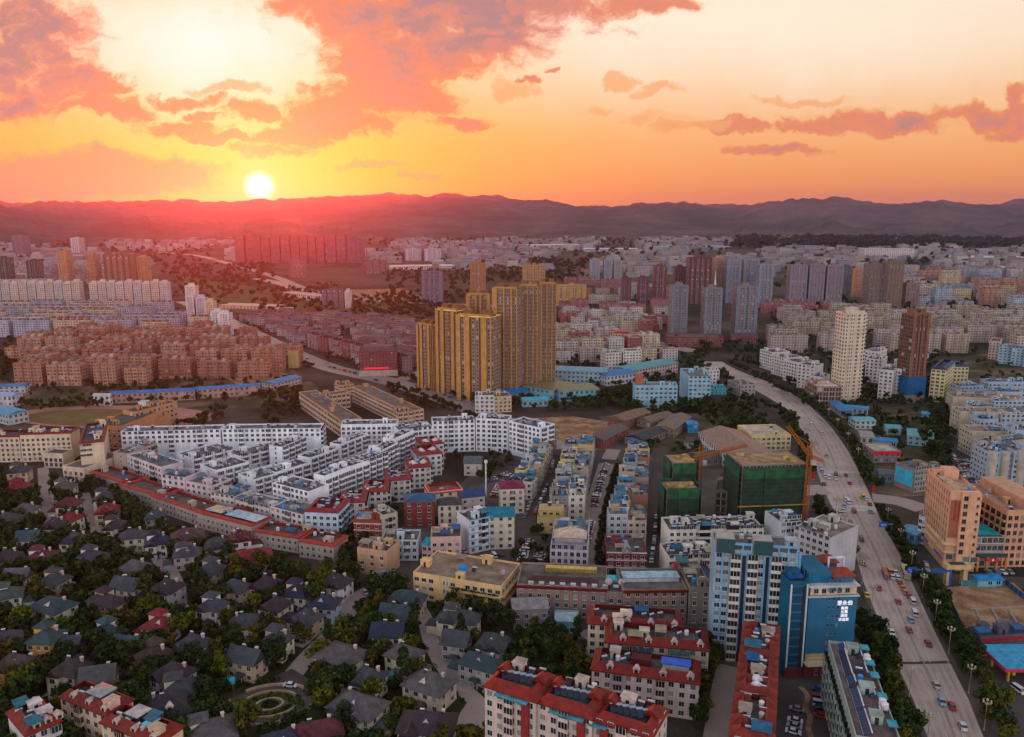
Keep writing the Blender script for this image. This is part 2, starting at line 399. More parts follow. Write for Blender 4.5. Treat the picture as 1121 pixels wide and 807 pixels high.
# ---------------------------------------------------------------- ground, hills, air
def np_noise(x, y, seed):
    """smooth value noise on arrays"""
    rs = np.random.RandomState(seed); G = rs.rand(257, 257)
    xi, yi = np.floor(x).astype(int), np.floor(y).astype(int); fx, fy = x - xi, y - yi
    fx, fy = fx * fx * (3 - 2 * fx), fy * fy * (3 - 2 * fy)
    g = lambda i, j: G[i % 257, j % 257]
    return (g(xi, yi) * (1 - fx) + g(xi + 1, yi) * fx) * (1 - fy) + (g(xi, yi + 1) * (1 - fx) + g(xi + 1, yi + 1) * fx) * fy
def fbm(x, y, seed, o=5):
    a, s, t = 1.0, 0, 0
    for i in range(o): s = s + a * np_noise(x * 2 ** i, y * 2 ** i, seed + i); t += a; a *= .5
    return s / t
def grid_mesh(name, X, Y, Z, mat):
    n, k = X.shape
    me = bpy.data.meshes.new(name)
    idx = np.arange(n * k).reshape(n, k)
    q = np.stack([idx[:-1, :-1], idx[1:, :-1], idx[1:, 1:], idx[:-1, 1:]], -1).reshape(-1, 4)
    me.from_pydata(np.stack([X, Y, Z], -1).reshape(-1, 3).tolist(), [], q.tolist())
    me.materials.append(MATS[mat]); me.polygons.foreach_set('use_smooth', [True] * len(q)); me.update(); return me
def flat(name, pts, z, mat):
    return ob(name, MB_poly(pts, z, mat, name))
def MB_poly(pts, z, mat, name):
    b = MB(); b.face([(x, y, z) for x, y in pts], 0, [(x, y) for x, y in pts]); return b.build(name, [mat])
def up(pts):      # counter-clockwise
    a = sum(pts[i][0] * pts[(i + 1) % len(pts)][1] - pts[(i + 1) % len(pts)][0] * pts[i][1] for i in range(len(pts)))
    return pts if a > 0 else pts[::-1]
def patch(name, px, z, mat): return kind(flat(name, up([P(*p) for p in px]), z, mat), 'structure')
GR = 13400
kind(flat('ground', [(-GR, -300), (GR, -300), (GR, GR), (-GR, GR)], 0, 'soil'), 'structure')
kind(flat('distant_plain', up([(-9000, 1500), (9000, 1500), (9000, 9000), (-9000, 9000)]), .35, 'far_plain'), 'structure')
def ridge(name, crest, rf, rc, rb, seed, rough=1.0, amp=.5):
    us = np.linspace(crest[0][0], crest[-1][0], 520)
    vs = np.interp(us, [c[0] for c in crest], [c[1] for c in crest])
    vs = vs + (fbm(us * .035, us * 0 + 3.3, seed) - .5) * 15.0 * rough + (fbm(us * .15, us * 0 + 1.3, seed + 9) - .5) * 4.5 * rough
    rr = np.concatenate([np.linspace(rf, rc, 46), np.linspace(rc, rb, 14)[1:]])
    X = np.zeros((len(us), len(rr))); Y = X.copy(); Z = X.copy()
    for i, (u, v) in enumerate(zip(us, vs)):
        d = ray(u, v); h = math.hypot(d[0], d[1]); te = d[2] / h
        ax, ay = d[0] / h, d[1] / h
        X[i] = ax * rr; Y[i] = ay * rr
        H = CAMH + rc * te
        k = np.clip((rr - rf) / (rc - rf), 0, 1); prof = np.where(rr <= rc, k ** 1.25, 1 - .6 * np.clip((rr - rc) / (rb - rc), 0, 1))
        Z[i] = H * prof - 3 + 3 * k
    n = fbm(X * .0011, Y * .0011, seed + 20, 6) - .5
    k = np.clip((rr - rf) / (rc - rf), 0, 1)[None, :]
    m = np.where(rr[None, :] <= rc, np.sin(np.pi * np.clip(k, 0, 1)) ** .8, 0.0)
    Z = Z + n * m * Z.max(axis=1)[:, None] * amp * 1.5
    Z[:, 0] = -4
    return kind(ob(name, grid_mesh(name, X, Y, Z, 'hill_forest')), 'structure')
ridge('hills', [(-420, 225), (-200, 222), (-60, 226), (0, 229), (40, 222), (70, 220.5), (120, 219), (170, 218), (225, 220), (260, 219), (284, 217), (330, 218), (380, 215), (425, 211), (470, 216.5), (510, 211), (560, 217.5), (600, 221.5), (640, 227), (665, 227), (690, 224), (725, 222), (760, 224), (800, 229), (830, 225), (870, 218.5), (920, 219), (970, 222), (1010, 220), (1030, 218), (1075, 225), (1121, 231), (1300, 226), (1500, 222)], 5200, 8200, 11000, 3)
ridge('far_hills', [(-300, 224), (0, 224), (200, 227), (560, 227), (640, 224), (800, 222), (850, 221), (1000, 226), (1085, 222.5), (1110, 221.5), (1160, 224), (1400, 222)], 9500, 11800, 13200, 41)
ridge('near_foothills', [(-420, 236), (-120, 226), (-40, 226), (0, 228), (25, 233), (50, 240), (80, 247), (110, 242), (150, 237), (200, 241), (235, 244), (280, 246), (340, 250), (420, 254)], 4300, 5200, 6200, 77, 1.3)
ridge('east_foothills', [(780, 256), (830, 250), (900, 247), (960, 250), (1010, 245), (1060, 248), (1121, 244), (1250, 240), (1420, 236)], 4700, 5700, 6600, 91, 1.3)
hz = newmat('air'); hz[1].nt.nodes.remove(hz[2])
vol = hz[1].n.new('ShaderNodeVolumePrincipled')
vol.inputs['Color'].default_value = (.42, .38, 1.0, 1); vol.inputs['Density'].default_value = 4.8e-5; vol.inputs['Anisotropy'].default_value = .83
hz[1].l.new(vol.outputs[0], [n for n in hz[1].n if n.type == 'OUTPUT_MATERIAL'][0].inputs['Volume'])
hb = MB(); hb.box(-13800, -400, -6, 13800, 13800, 430)
haze = kind(ob('haze', hb.build('haze', ['air'])), 'stuff')
# ---------------------------------------------------------------- roads
def ribbon(name, pts, width, z, mat, px=True, block=True):
    p = [np.array(P(*q) if px else q) for q in pts]
    # smooth the centre line
    q = [p[0]]
    for i in range(len(p) - 1):
        p0, p1, p2, p3 = p[max(i - 1, 0)], p[i], p[i + 1], p[min(i + 2, len(p) - 1)]
        for k in range(1, 7):
            t = k / 6; q.append(.5 * (2 * p1 + (p2 - p0) * t + (2 * p0 - 5 * p1 + 4 * p2 - p3) * t * t + (3 * p1 - p0 - 3 * p2 + p3) * t ** 3))
    b = MB(); L = []
    for i in range(len(q)):
        d = q[min(i + 1, len(q) - 1)] - q[max(i - 1, 0)]; d /= max(np.linalg.norm(d), 1e-6); n = np.array((-d[1], d[0])) * width / 2
        L.append((q[i] + n, q[i] - n))
        if i and block: ROADS.append((tuple(q[i - 1]), tuple(q[i]), width / 2))
    for i in range(len(q) - 1):
        (a, b_), (c, d_) = L[i], L[i + 1]
        b.face([(*b_, z), (*d_, z), (*c, z), (*a, z)])
    return kind(ob(name, b.build(name, [mat])), 'structure'), q
RV = [860, 830, 807, 790, 767, 745, 725, 700, 680, 660, 640, 622, 607, 590, 575, 560, 545, 530, 515, 500, 487, 475, 465, 455, 447, 440, 434, 428, 422, 417, 412, 408, 404, 400, 396]
LV = [(396, 765), (402, 780), (410, 795), (418, 808), (425, 823), (435, 841), (450, 865), (475, 880), (490, 887), (500, 890), (522, 896), (550, 908), (570, 919), (607, 936), (640, 946), (670, 958), (725, 980), (767, 1000), (807, 1015), (860, 1034)]
RVv = [(396, 790), (400, 797), (406, 809), (413, 827), (422, 851), (432, 869), (445, 888), (465, 908), (485, 923), (507, 936), (532, 948), (555, 958), (575, 967), (607, 985), (660, 1009), (690, 1023), (725, 1040), (767, 1061), (807, 1077), (860, 1100)]
def edge(tab, v): return float(np.interp(v, [t[0] for t in tab], [t[1] for t in tab]))
def road_pt(v, f): return P(edge(LV, v) * (1 - f) + edge(RVv, v) * f, v)
rb = MB()
for i in range(len(RV) - 1):
    a, b_, c, d = road_pt(RV[i], 0), road_pt(RV[i], 1), road_pt(RV[i + 1], 1), road_pt(RV[i + 1], 0)
    rb.face([(*a, .06), (*b_, .06), (*c, .06), (*d, .06)], 0, [(0, RV[i]), (1, RV[i]), (1, RV[i + 1]), (0, RV[i + 1])])
    m0, m1 = road_pt(RV[i], .5), road_pt(RV[i + 1], .5)
    ROADS.append((m0, m1, math.hypot(a[0] - b_[0], a[1] - b_[1]) / 2 * .92))
kind(ob('main_road', rb.build('main_road', ['worn_road'])), 'structure')
for side, (f0, f1) in enumerate(((-.004, -.10), (1.004, 1.10))):
    pb_ = MB()
    for i in range(len(RV) - 1):
        if 518 <= RV[i] <= 566 or RV[i] < 425: continue
        q = [road_pt(RV[i], f0), road_pt(RV[i], f1), road_pt(RV[i + 1], f1), road_pt(RV[i + 1], f0)]
        pb_.face([(*p, .16) for p in (q if side else q[::-1])]); pb_.wall(q[0], q[3], .0, .16); pb_.wall(q[3], q[0], .0, .16)
    kind(ob('pavement', pb_.build('pavement', ['paving'])), 'structure')
def road_dir(v):
    a, b_ = road_pt(v + 4, .5), road_pt(v - 4, .5); d = np.array(b_) - np.array(a); return d / np.linalg.norm(d)
mk = MB()      # painted lines
for f in (.035, .965, .36, .64):
    for i in range(len(RV) - 1):
        solid = f in (.035, .965)
        vs = [RV[i], RV[i + 1]]
        n = 1 if solid else max(1, int(math.hypot(*(np.array(road_pt(vs[0], f)) - np.array(road_pt(vs[1], f)))) / 10))
        for k in range(n):
            if 520 < vs[0] < 556: continue
            v0 = vs[0] + (vs[1] - vs[0]) * k / n; v1 = vs[0] + (vs[1] - vs[0]) * (k + (1 if solid else .42)) / n
            p, q = road_pt(v0, f), road_pt(v1, f); g = np.array(q) - np.array(p); g = np.array((-g[1], g[0])) / np.linalg.norm(g) * .13
            mk.face([(p[0] - g[0], p[1] - g[1], .075), (q[0] - g[0], q[1] - g[1], .075), (q[0] + g[0], q[1] + g[1], .075), (p[0] + g[0], p[1] + g[1], .075)][::1])
for v in (556, 518, 560):   # zebra stripes at the crossroads
    for k in range(22):
        f = .04 + k * .042; p = np.array(road_pt(v, f)); d = road_dir(v); g = np.array((-d[1], d[0])) * .3; q = p + d * 3.5
        mk.face([(*(p - g), .08), (*(q - g), .08), (*(q + g), .08), (*(p + g), .08)])
kind(ob('road_markings', mk.build('road_markings', ['marking'])), 'structure')
ribbon('dark_patch_road', [(979, 726), (1000, 726), (1040, 725)], 1.6, .07, 'asphalt', block=False)[0].name = 'road_patch'
LEFT_PTS = [(610, 492), (560, 466), (512, 446), (468, 430), (430, 418.5), (395, 410.5), (360, 402), (325, 388), (288, 370), (255, 354), (225, 340), (200, 330)]
_, LROAD = ribbon('west_road', LEFT_PTS, 24, .08, 'worn_concrete')
ribbon('cross_road', [(430, 419), (470, 405), (515, 395)], 14, .05, 'boulevard')
ribbon('market_street', [(672, 492), (664, 508), (657, 530), (650, 555), (643, 585), (640, 618)], 9, .04, 'boulevard')
ribbon('side_street', [(722, 492), (720, 520), (718, 560), (716, 600), (712, 628)], 8, .045, 'asphalt')
ribbon('shop_street', [(605, 480), (598, 505), (590, 535), (580, 565), (566, 590)], 9, .05, 'asphalt')
ribbon('cross_street', [(560, 492), (610, 497), (660, 505), (720, 508), (760, 512)], 9, .055, 'asphalt')
ribbon('east_street', [(955, 545), (985, 549), (1012, 558)], 14, .065, 'boulevard')
ribbon('west_side_street', [(905, 536), (880, 537), (850, 540)], 16, .065, 'boulevard')
ribbon('parking_street', [(1046, 492), (1056, 510), (1068, 532), (1076, 555), (1078, 590)], 12, .05, 'asphalt')
ribbon('forecourt_street', [(990, 600), (1012, 606), (1030, 632), (1075, 636), (1160, 640)], 11, .05, 'asphalt')
ribbon('service_lane', [(958, 520), (946, 492), (930, 470)], 8, .05, 'asphalt')
ribbon('villa_lane', [(195, 672), (196, 652), (190, 632), (178, 617), (160, 606), (130, 598), (100, 596)], 5.8, .04, 'boulevard')
ribbon('villa_lane', [(47, 512), (50, 545), (58, 585)], 5.8, .045, 'boulevard')
ribbon('villa_lane', [(92, 540), (102, 570), (112, 600)], 5.2, .05, 'boulevard')
ribbon('villa_lane', [(318, 742), (338, 718), (362, 694), (380, 672), (388, 655), (420, 640), (440, 634)], 6.9, .055, 'boulevard')
ribbon('villa_lane', [(530, 775), (505, 752), (485, 728), (472, 702), (464, 675), (450, 655)], 5.8, .06, 'boulevard')
ribbon('villa_lane', [(645, 720), (655, 704), (640, 690)], 6.9, .04, 'boulevard')
ribbon('villa_lane', [(782, 850), (790, 790), (797, 745), (802, 730)], 9.2, .04, 'boulevard')
ribbon('villa_lane', [(505, 800), (520, 785), (530, 770)], 10.3, .065, 'boulevard')
patch('plaza', [(290, 745), (320, 732), (340, 745), (338, 758), (315, 762), (295, 758)], .07, 'paving')
patch('town_paving', [(380, 610), (470, 560), (560, 480), (640, 470), (760, 480), (900, 470), (940, 640), (930, 850), (780, 850), (760, 700), (620, 700), (450, 650)], .02, 'paving')
patch('villa_garden', [(-120, 540), (110, 522), (200, 585), (330, 622), (450, 650), (560, 690), (650, 740), (570, 900), (-200, 900)], .012, 'lawn')
patch('car_park', [(500, 600), (560, 560), (585, 590), (632, 598), (628, 645), (560, 640)], .03, 'asphalt')
patch('dirt_lot', [(578, 458), (628, 456), (668, 462), (664, 492), (640, 494), (600, 480)], .05, 'bare_earth')
patch('works_yard', [(655, 455), (790, 452), (822, 470), (810, 500), (720, 505), (690, 500)], .033, 'scrub')
patch('building_site', [(1033, 643), (1110, 638), (1175, 700), (1062, 702), (1046, 672)], .06, 'bare_earth')
patch('forecourt', [(1046, 702), (1175, 706), (1250, 830), (1086, 830)], .05, 'asphalt')
patch('east_wasteland', [(1025, 398), (1085, 385), (1180, 405), (1180, 432), (1090, 428), (1040, 422)], .05, 'scrub')
patch('yards', [(930, 455), (1035, 440), (1085, 540), (960, 545)], .024, 'scrub')
patch('wasteland', [(-80, 402), (320, 404), (350, 425), (300, 446), (-80, 452)], .04, 'scrub')
patch('bare_plot', [(240, 408), (300, 402), (318, 412), (260, 422)], .07, 'bare_earth')
patch('park_field', [(190, 300), (330, 322), (440, 330), (470, 345), (380, 358), (300, 352), (210, 330)], .5, 'field_grass')
patch('meadow', [(330, 346), (400, 348), (392, 357), (320, 356)], .6, 'field_grass')
patch('brown_field', [(370, 318), (440, 316), (470, 328), (400, 332)], .6, 'bare_earth')
patch('woodland_floor', [(20, 385), (34, 380), (34, 415), (-40, 415), (-40, 390)], .06, 'lawn')
def oval(cu, cv, ru, rv, n=40, a0=0.0): return [(cu + ru * math.cos(i * 2 * math.pi / n), cv + rv * math.sin(i * 2 * math.pi / n)) for i in range(n)]
patch('running_track', oval(124, 456.5, 114, 12.5), .09, 'red_clay')
patch('sports_field', oval(108, 457.5, 82, 9.5), .12, 'dry_field')
ribbon('motorway', [(560, 336), (420, 330), (345, 320), (300, 303), (255, 290), (215, 280), (170, 276)], 24, .66, 'worn_concrete', block=False)
ribbon('motorway_verge', [(335, 322), (312, 312), (280, 305)], 30, .74, 'worn_concrete', block=False)[0].name = 'paved_yard'
ribbon('country_road', [(0, 296), (120, 290), (190, 284), (300, 287)], 26, .82, 'paving', block=False)
ribbon('ring_road', [(760, 385), (700, 372), (640, 366), (600, 362)], 22, .1, 'boulevard')
# ---------------------------------------------------------------- building kit
WHITE = (.78, .77, .75); CREAM = (.66, .57, .44); GREY = (.30, .29, .28); DECK = (.13, .118, .11); REDT = (.185, .022, .016); MAROON = (.16, .025, .028)
BLUE = (.025, .14, .34); CYAN = (.06, .25, .34); SLATE = (.045, .055, .065)
def box_mesh(x0, y0, z0, x1, y1, z1, mat='painted'):
    k = ('box', round(x0, 2), round(y0, 2), round(z0, 2), round(x1, 2), round(y1, 2), round(z1, 2), mat)
    return cached(k, lambda: MB().box(x0, y0, z0, x1, y1, z1).build('box', [mat]))
def win_mesh(w_, h_, gm='window_glass', sill=True):
    def f():
        b = MB(); a, c, d = w_ / 2, h_, .09
        for x0, x1, z0, z1 in ((-a - d, -a, 0, c), (a, a + d, 0, c), (-a - d, a + d, c, c + d), (-a - d, a + d, -d, 0)): b.box(x0, -.10, z0, x1, .05, z1, 0)
        b.box(-.03, -.07, 0, .03, .02, c, 0)
        if w_ > 1.9: b.box(-w_ / 4 - .025, -.07, 0, -w_ / 4 + .025, .02, c, 0); b.box(w_ / 4 - .025, -.07, 0, w_ / 4 + .025, .02, c, 0)
        b.face([(-a, -.04, 0), (a, -.04, 0), (a, -.04, c), (-a, -.04, c)], 1)
        if sill: b.box(-a - .18, -.26, -.2, a + .18, .0, -.1, 0)
        return b.build('window', ['painted', gm])
    return cached(('win', w_, h_, gm, sill), f)
def balcony_mesh(w_, d_=1.3, fl=3.0, gm='window_glass', closed=True):
    def f():
        b = MB(); a = w_ / 2
        b.box(-a, -d_, -.12, a, 0, .06, 0)
        b.box(-a, -d_, .06, a, -d_ + .12, 1.0, 0); b.box(-a, -d_ + .12, .06, -a + .1, 0, 1.0, 0); b.box(a - .1, -d_ + .12, .06, a, 0, 1.0, 0)
        if closed:
            for x in (-a + .05, -a / 3, a / 3, a - .05): b.box(x - .05, -d_ + .02, 1.0, x + .05, -d_ + .1, fl - .15, 0)
            b.face([(-a, -d_ + .06, 1.0), (a, -d_ + .06, 1.0), (a, -d_ + .06, fl - .15), (-a, -d_ + .06, fl - .15)], 1)
            b.face([(a - .04, -d_ + .06, 1.0), (a - .04, 0, 1.0), (a - .04, 0, fl - .15), (a - .04, -d_ + .06, fl - .15)], 1)
            b.face([(-a + .04, 0, 1.0), (-a + .04, -d_ + .06, 1.0), (-a + .04, -d_ + .06, fl - .15), (-a + .04, 0, fl - .15)], 1)
        else:
            b.face([(-a + .2, -.03, .1), (a - .2, -.03, .1), (a - .2, -.03, fl - .5), (-a + .2, -.03, fl - .5)], 1)
        return b.build('balcony', ['painted', gm])
    return cached(('balc', w_, d_, fl, gm, closed), f)
def heater_mesh():
    def f():
        b = MB(); b.obox((0, 0, .95), (1.0, 0, 0), (0, .85, .62), (0, -.03, .04), 1); b.bar((-1.1, .95, 1.75), (1.1, .95, 1.75), .24, 0)
        for x in (-.9, .9): b.bar((x, .9, 0), (x, .95, 1.7), .05, 2); b.bar((x, -.8, 0), (x, -.8, .35), .05, 2)
        return b.build('solar_heater', ['painted', 'solar_glass', 'metal'])
    return cached('heater', f)
def tank_mesh():
    def f():
        b = MB(); b.cyl(0, 0, .5, 1.9, .75, 10); b.cyl(0, 0, 1.9, 2.2, .75, 10, r2=.3)
        for x, y in ((-.5, -.5), (.5, -.5), (.5, .5), (-.5, .5)): b.box(x - .06, y - .06, 0, x + .06, y + .06, .5)
        return b.build('water_tank', ['gloss_paint'])
    return cached('tank', f)
def hut_mesh(w_, d_, h_):
    def f():
        b = MB(); b.box(-w_ / 2, -d_ / 2, 0, w_ / 2, d_ / 2, h_, 0); b.box(-w_ / 2 - .25, -d_ / 2 - .25, h_, w_ / 2 + .25, d_ / 2 + .25, h_ + .2, 1)
        b.box(-.5, -d_ / 2 - .03, 0, .5, -d_ / 2 + .05, 2.0, 2); return b.build('stair_head', ['painted', 'concrete_roof', 'window_glass'])
    return cached(('hut', w_, d_, h_), f)
def shed_mesh(w_, d_, h_):
    def f():
        b = MB()
        for x, y in ((-w_ / 2, -d_ / 2), (w_ / 2, -d_ / 2), (w_ / 2, d_ / 2), (-w_ / 2, d_ / 2)): b.box(x - .08, y - .08, 0, x + .08, y + .08, h_, 1)
        b.obox((0, 0, h_ + .1), (w_ / 2 + .3, 0, .0), (0, d_ / 2 + .3, .3), (0, 0, .05), 0); return b.build('sheet_roof', ['sheet_metal', 'metal'])
    return cached(('shed', w_, d_, h_), f)
class Bl: pass
def jit(c, a=.06):
    k = 1 + rnd.uniform(-a, a); return tuple(min(.9, max(.005, q * k * (1 + rnd.uniform(-a, a) * .4))) for q in c[:3])
def wall_mesh(W, D, H, bay, fl, mat, blank='', par=.8):
    nfl = max(1, round(H / fl))
    def f():
        b = MB(); c = [(-W / 2, -D / 2), (W / 2, -D / 2), (W / 2, D / 2), (-W / 2, D / 2)]
        for i, s in enumerate('frkl'):
            p, q = c[i], c[(i + 1) % 4]; L = W if i % 2 == 0 else D
            n = 0 if s in blank else max(1, round(L / bay))
            b.wall(p, q, 0, H, 0, n, nfl if n else 0); b.wall(p, q, H, H + par, 0)
        t = .3
        b.face([(-W / 2, -D / 2, H + par), (W / 2, -D / 2, H + par), (W / 2 - t, -D / 2 + t, H + par), (-W / 2 + t, -D / 2 + t, H + par)])
        b.face([(W / 2, -D / 2, H + par), (W / 2, D / 2, H + par), (W / 2 - t, D / 2 - t, H + par), (W / 2 - t, -D / 2 + t, H + par)])
        b.face([(W / 2, D / 2, H + par), (-W / 2, D / 2, H + par), (-W / 2 + t, D / 2 - t, H + par), (W / 2 - t, D / 2 - t, H + par)])
        b.face([(-W / 2, D / 2, H + par), (-W / 2, -D / 2, H + par), (-W / 2 + t, -D / 2 + t, H + par), (-W / 2 + t, D / 2 - t, H + par)])
        q = [(W / 2 - t, -D / 2 + t), (-W / 2 + t, -D / 2 + t), (-W / 2 + t, D / 2 - t), (W / 2 - t, D / 2 - t)]
        for i in range(4): b.wall(q[i], q[(i + 1) % 4], H, H + par)
        return b.build('wall', [mat])
    return cached(('wall', round(W, 2), round(D, 2), round(H, 2), bay, fl, mat, blank, par), f)
def deck_mesh(W, D, mat='concrete_roof'):
    def f():
        b = MB(); t = .31; b.face([(-W / 2 + t, -D / 2 + t, 0), (W / 2 - t, -D / 2 + t, 0), (W / 2 - t, D / 2 - t, 0), (-W / 2 + t, D / 2 - t, 0)], 0, [(0, 0), (W, 0), (W, D), (0, D)])
        return b.build('roof', [mat])
    return cached(('deck', round(W, 2), round(D, 2), mat), f)
def frame(a, b, depth, z=0.0):
    p0, p1 = np.array(P(*a, z)), np.array(P(*b, z)); d = p1 - p0; W = float(np.linalg.norm(d)); d /= W
    c = (p0 + p1) / 2 + np.array((-d[1], d[0])) * depth / 2
    return c, math.atan2(d[1], d[0]), W
def bld(name, label, cat, a, b, depth, top=None, h=None, c=WHITE, rc=DECK, bay=3.3, fl=3.0, mat='facade_window', blank='', par=.8, z=0.0, group=None, short=None, auto=None, at=None, deckmat='concrete_roof', reg=True):
    B = Bl()
    if at: (x, y), B.rz, B.W = at[0], at[1], at[2]
    else: (x, y), B.rz, B.W = frame(a, b, depth, z)
    B.D = depth; B.h = h if h else ht(a[0], a[1], top); B.fl = fl
    B.root = thing(name, label, cat, (x, y, 0), B.rz, group, short, auto)
    B.x, B.y = x, y
    B.wall = ob('wall', wall_mesh(B.W, depth, B.h, bay, fl, mat, blank, par), B.root, c=jit(c, .04))
    B.roof = ob('roof', deck_mesh(B.W, depth, deckmat), B.root, (0, 0, B.h + .02), c=jit(rc, .1))
    B.nwin = 0; B.c = c
    if reg: rect(x, y, B.rz, B.W, depth)
    return B
SIDE = {'f': (0, -1), 'r': (1, 0), 'k': (0, 1), 'l': (-1, 0)}
def on_wall(B, side, t, z, out=0.0):
    """local point on a side at fraction t along it (as seen from outside, left to right)"""
    W, D = B.W / 2, B.D / 2
    if side == 'f': return ((-W + 2 * W * t, -D - out, z), 0.0)
    if side == 'r': return ((W + out, -D + 2 * D * t, z), math.pi / 2)
    if side == 'k': return ((W - 2 * W * t, D + out, z), math.pi)
    return ((-W - out, D - 2 * D * t, z), -math.pi / 2)
def windows(B, side, w_=1.5, h_=1.5, bay=3.3, z0=1.0, fl=None, n=None, nfl=None, skip=(), gm='window_glass', fc=(.55, .55, .53), cap=100, t0=0.0, t1=1.0, name='window', first=0):
    fl = fl or B.fl; L = (B.W if side in 'fk' else B.D) * (t1 - t0)
    n = n or max(1, int(L / bay)); nfl = nfl or max(1, round(B.h / fl)); me = win_mesh(w_, h_, gm)
    for k in range(nfl - 1, first - 1, -1):
        for i in range(n):
            if i in skip: continue
            if B.nwin >= cap: return
            p, r = on_wall(B, side, t0 + (i + .5) / n * (t1 - t0), k * fl + z0); ob(name, me if rnd.random() > .2 else win_mesh(w_, h_, 'curtained_glass'), B.root, p, r, c=fc); B.nwin += 1
def balconies(B, side, ts, w_=2.8, d_=1.3, fl=None, first=1, nfl=None, gm='window_glass', closed=True, c=None, every=True):
    fl = fl or B.fl; nfl = nfl or max(1, round(B.h / fl)); me = balcony_mesh(w_, d_, fl, gm, closed)
    for t in ts:
        for k in range(first, nfl):
            p, r = on_wall(B, side, t, k * fl); ob('balcony', me, B.root, p, r, c=jit(c or B.c, .1))
def clutter(B, heaters=4, tanks=1, huts=1, sheds=0, shc=(BLUE, CYAN, (.5, .45, .36)), hutc=None, z=None, box=None, hz_=2.6, rz=0.0):
    W, D = B.W / 2 - 1.4, B.D / 2 - 1.4; z = (B.h if z is None else z) + .03; used = []
    if box: x0, y0, x1, y1 = box
    else: x0, y0, x1, y1 = -W, -D, W, D
    def spot(r):
        for _ in range(30):
            x, y = rnd.uniform(x0, x1), rnd.uniform(y0, y1)
            if all(math.hypot(x - a, y - b) > r + s for a, b, s in used): used.append((x, y, r)); return x, y
        return None
    for i in range(huts):
        p = spot(1.9)
        if p: ob('stair_head', hut_mesh(rnd.choice((3.0, 3.6)), rnd.choice((2.6, 3.2)), hz_), B.root, (*p, z), c=jit(hutc or B.c, .1))
    for i in range(sheds):
        p = spot(1.6)
        if p: ob('sheet_roof', shed_mesh(rnd.choice((3.2, 4.4)), rnd.choice((2.6, 3.4)), 2.3), B.root, (*p, z), c=jit(rnd.choice(shc), .15))
    for i in range(heaters):
        p = spot(1.1)
        if p: ob('solar_heater', heater_mesh(), B.root, (*p, z), rz + rnd.uniform(-.15, .15), c=(.6, .6, .62), scale=(.85, .85, .85))
    for i in range(tanks):
        p = spot(.9)
        if p: ob('water_tank', tank_mesh(), B.root, (*p, z), c=rnd.choice(((.55, .55, .56), (.05, .25, .55), (.35, .35, .37))))
def ring_mesh(W, D, z, out, inn, hh, mat='roof_tile'):
    """tiled skirt round the edge of a roof: outer foot at z, inner crown at z+hh"""
    def f():
        b = MB(); o = [(-W / 2 - out, -D / 2 - out), (W / 2 + out, -D / 2 - out), (W / 2 + out, D / 2 + out), (-W / 2 - out, D / 2 + out)]
        q = [(-W / 2 + inn, -D / 2 + inn), (W / 2 - inn, -D / 2 + inn), (W / 2 - inn, D / 2 - inn), (-W / 2 + inn, D / 2 - inn)]
        for i in range(4):
            j = (i + 1) % 4; L = math.hypot(o[i][0] - o[j][0], o[i][1] - o[j][1])
            b.face([(*o[i], z), (*o[j], z), (*q[j], z + hh), (*q[i], z + hh)], 0, [(0, 0), (L, 0), (L, 2.5), (0, 2.5)])
            b.face([(*q[j], z - .6), (*q[i], z - .6), (*q[i], z + hh), (*q[j], z + hh)], 0)
            b.wall(o[i], o[j], z - .25, z, 0)
        return b.build('tiled_skirt', [mat])
    return cached(('ring', round(W, 1), round(D, 1), round(z, 2), out, inn, hh, mat), f)
def hip_mesh(W, D, hh, over=.6, mat='roof_tile', gable=False):
    """hipped (or gabled) roof on a W x D plan; the ridge runs along x"""
    def f():
        b = MB(); a, d = W / 2 + over, D / 2 + over; r = a - (0 if gable else min(d, a * .98))
        sl_ = math.hypot(d, hh)
        b.face([(-a, -d, 0), (a, -d, 0), (r, 0, hh), (-r, 0, hh)], 0, [(0, 0), (2 * a, 0), (a + r, sl_), (a - r, sl_)])
        b.face([(a, d, 0), (-a, d, 0), (-r, 0, hh), (r, 0, hh)], 0, [(0, 0), (2 * a, 0), (a + r, sl_), (a - r, sl_)])
        if gable:
            b.face([(a - over, -d + over, 0), (a - over, d - over, 0), (a - over, 0, hh * (1 - over / d))], 1); b.face([(-a + over, d - over, 0), (-a + over, -d + over, 0), (-a + over, 0, hh * (1 - over / d))], 1)
        else:
            b.face([(a, -d, 0), (a, d, 0), (r, 0, hh)], 0, [(0, 0), (2 * d, 0), (d, sl_)]); b.face([(-a, d, 0), (-a, -d, 0), (-r, 0, hh)], 0, [(0, 0), (2 * d, 0), (d, sl_)])
        b.face([(-a, -d, 0), (-a, d, 0), (a, d, 0), (a, -d, 0)], 1)
        b.wall((-a, -d), (a, -d), -.18, 0, 1); b.wall((a, -d), (a, d), -.18, 0, 1); b.wall((a, d), (-a, d), -.18, 0, 1); b.wall((-a, d), (-a, -d), -.18, 0, 1)
        return b.build('roof', [mat, 'painted'])
    return cached(('hip', round(W, 2), round(D, 2), round(hh, 2), over, mat, gable), f)
def seg_walls(segs, H, fl, mat, par=1.0, close=None):
    """walls along a chain of plan segments (x0,y0,x1,y1,bays)"""
    b = MB(); nf = round(H / fl)
    for x0, y0, x1, y1, n in segs: b.wall((x0, y0), (x1, y1), 0, H, 0, n, nf if n else 0); b.wall((x0, y0), (x1, y1), H, H + par)
    return b.build('wall', [mat])
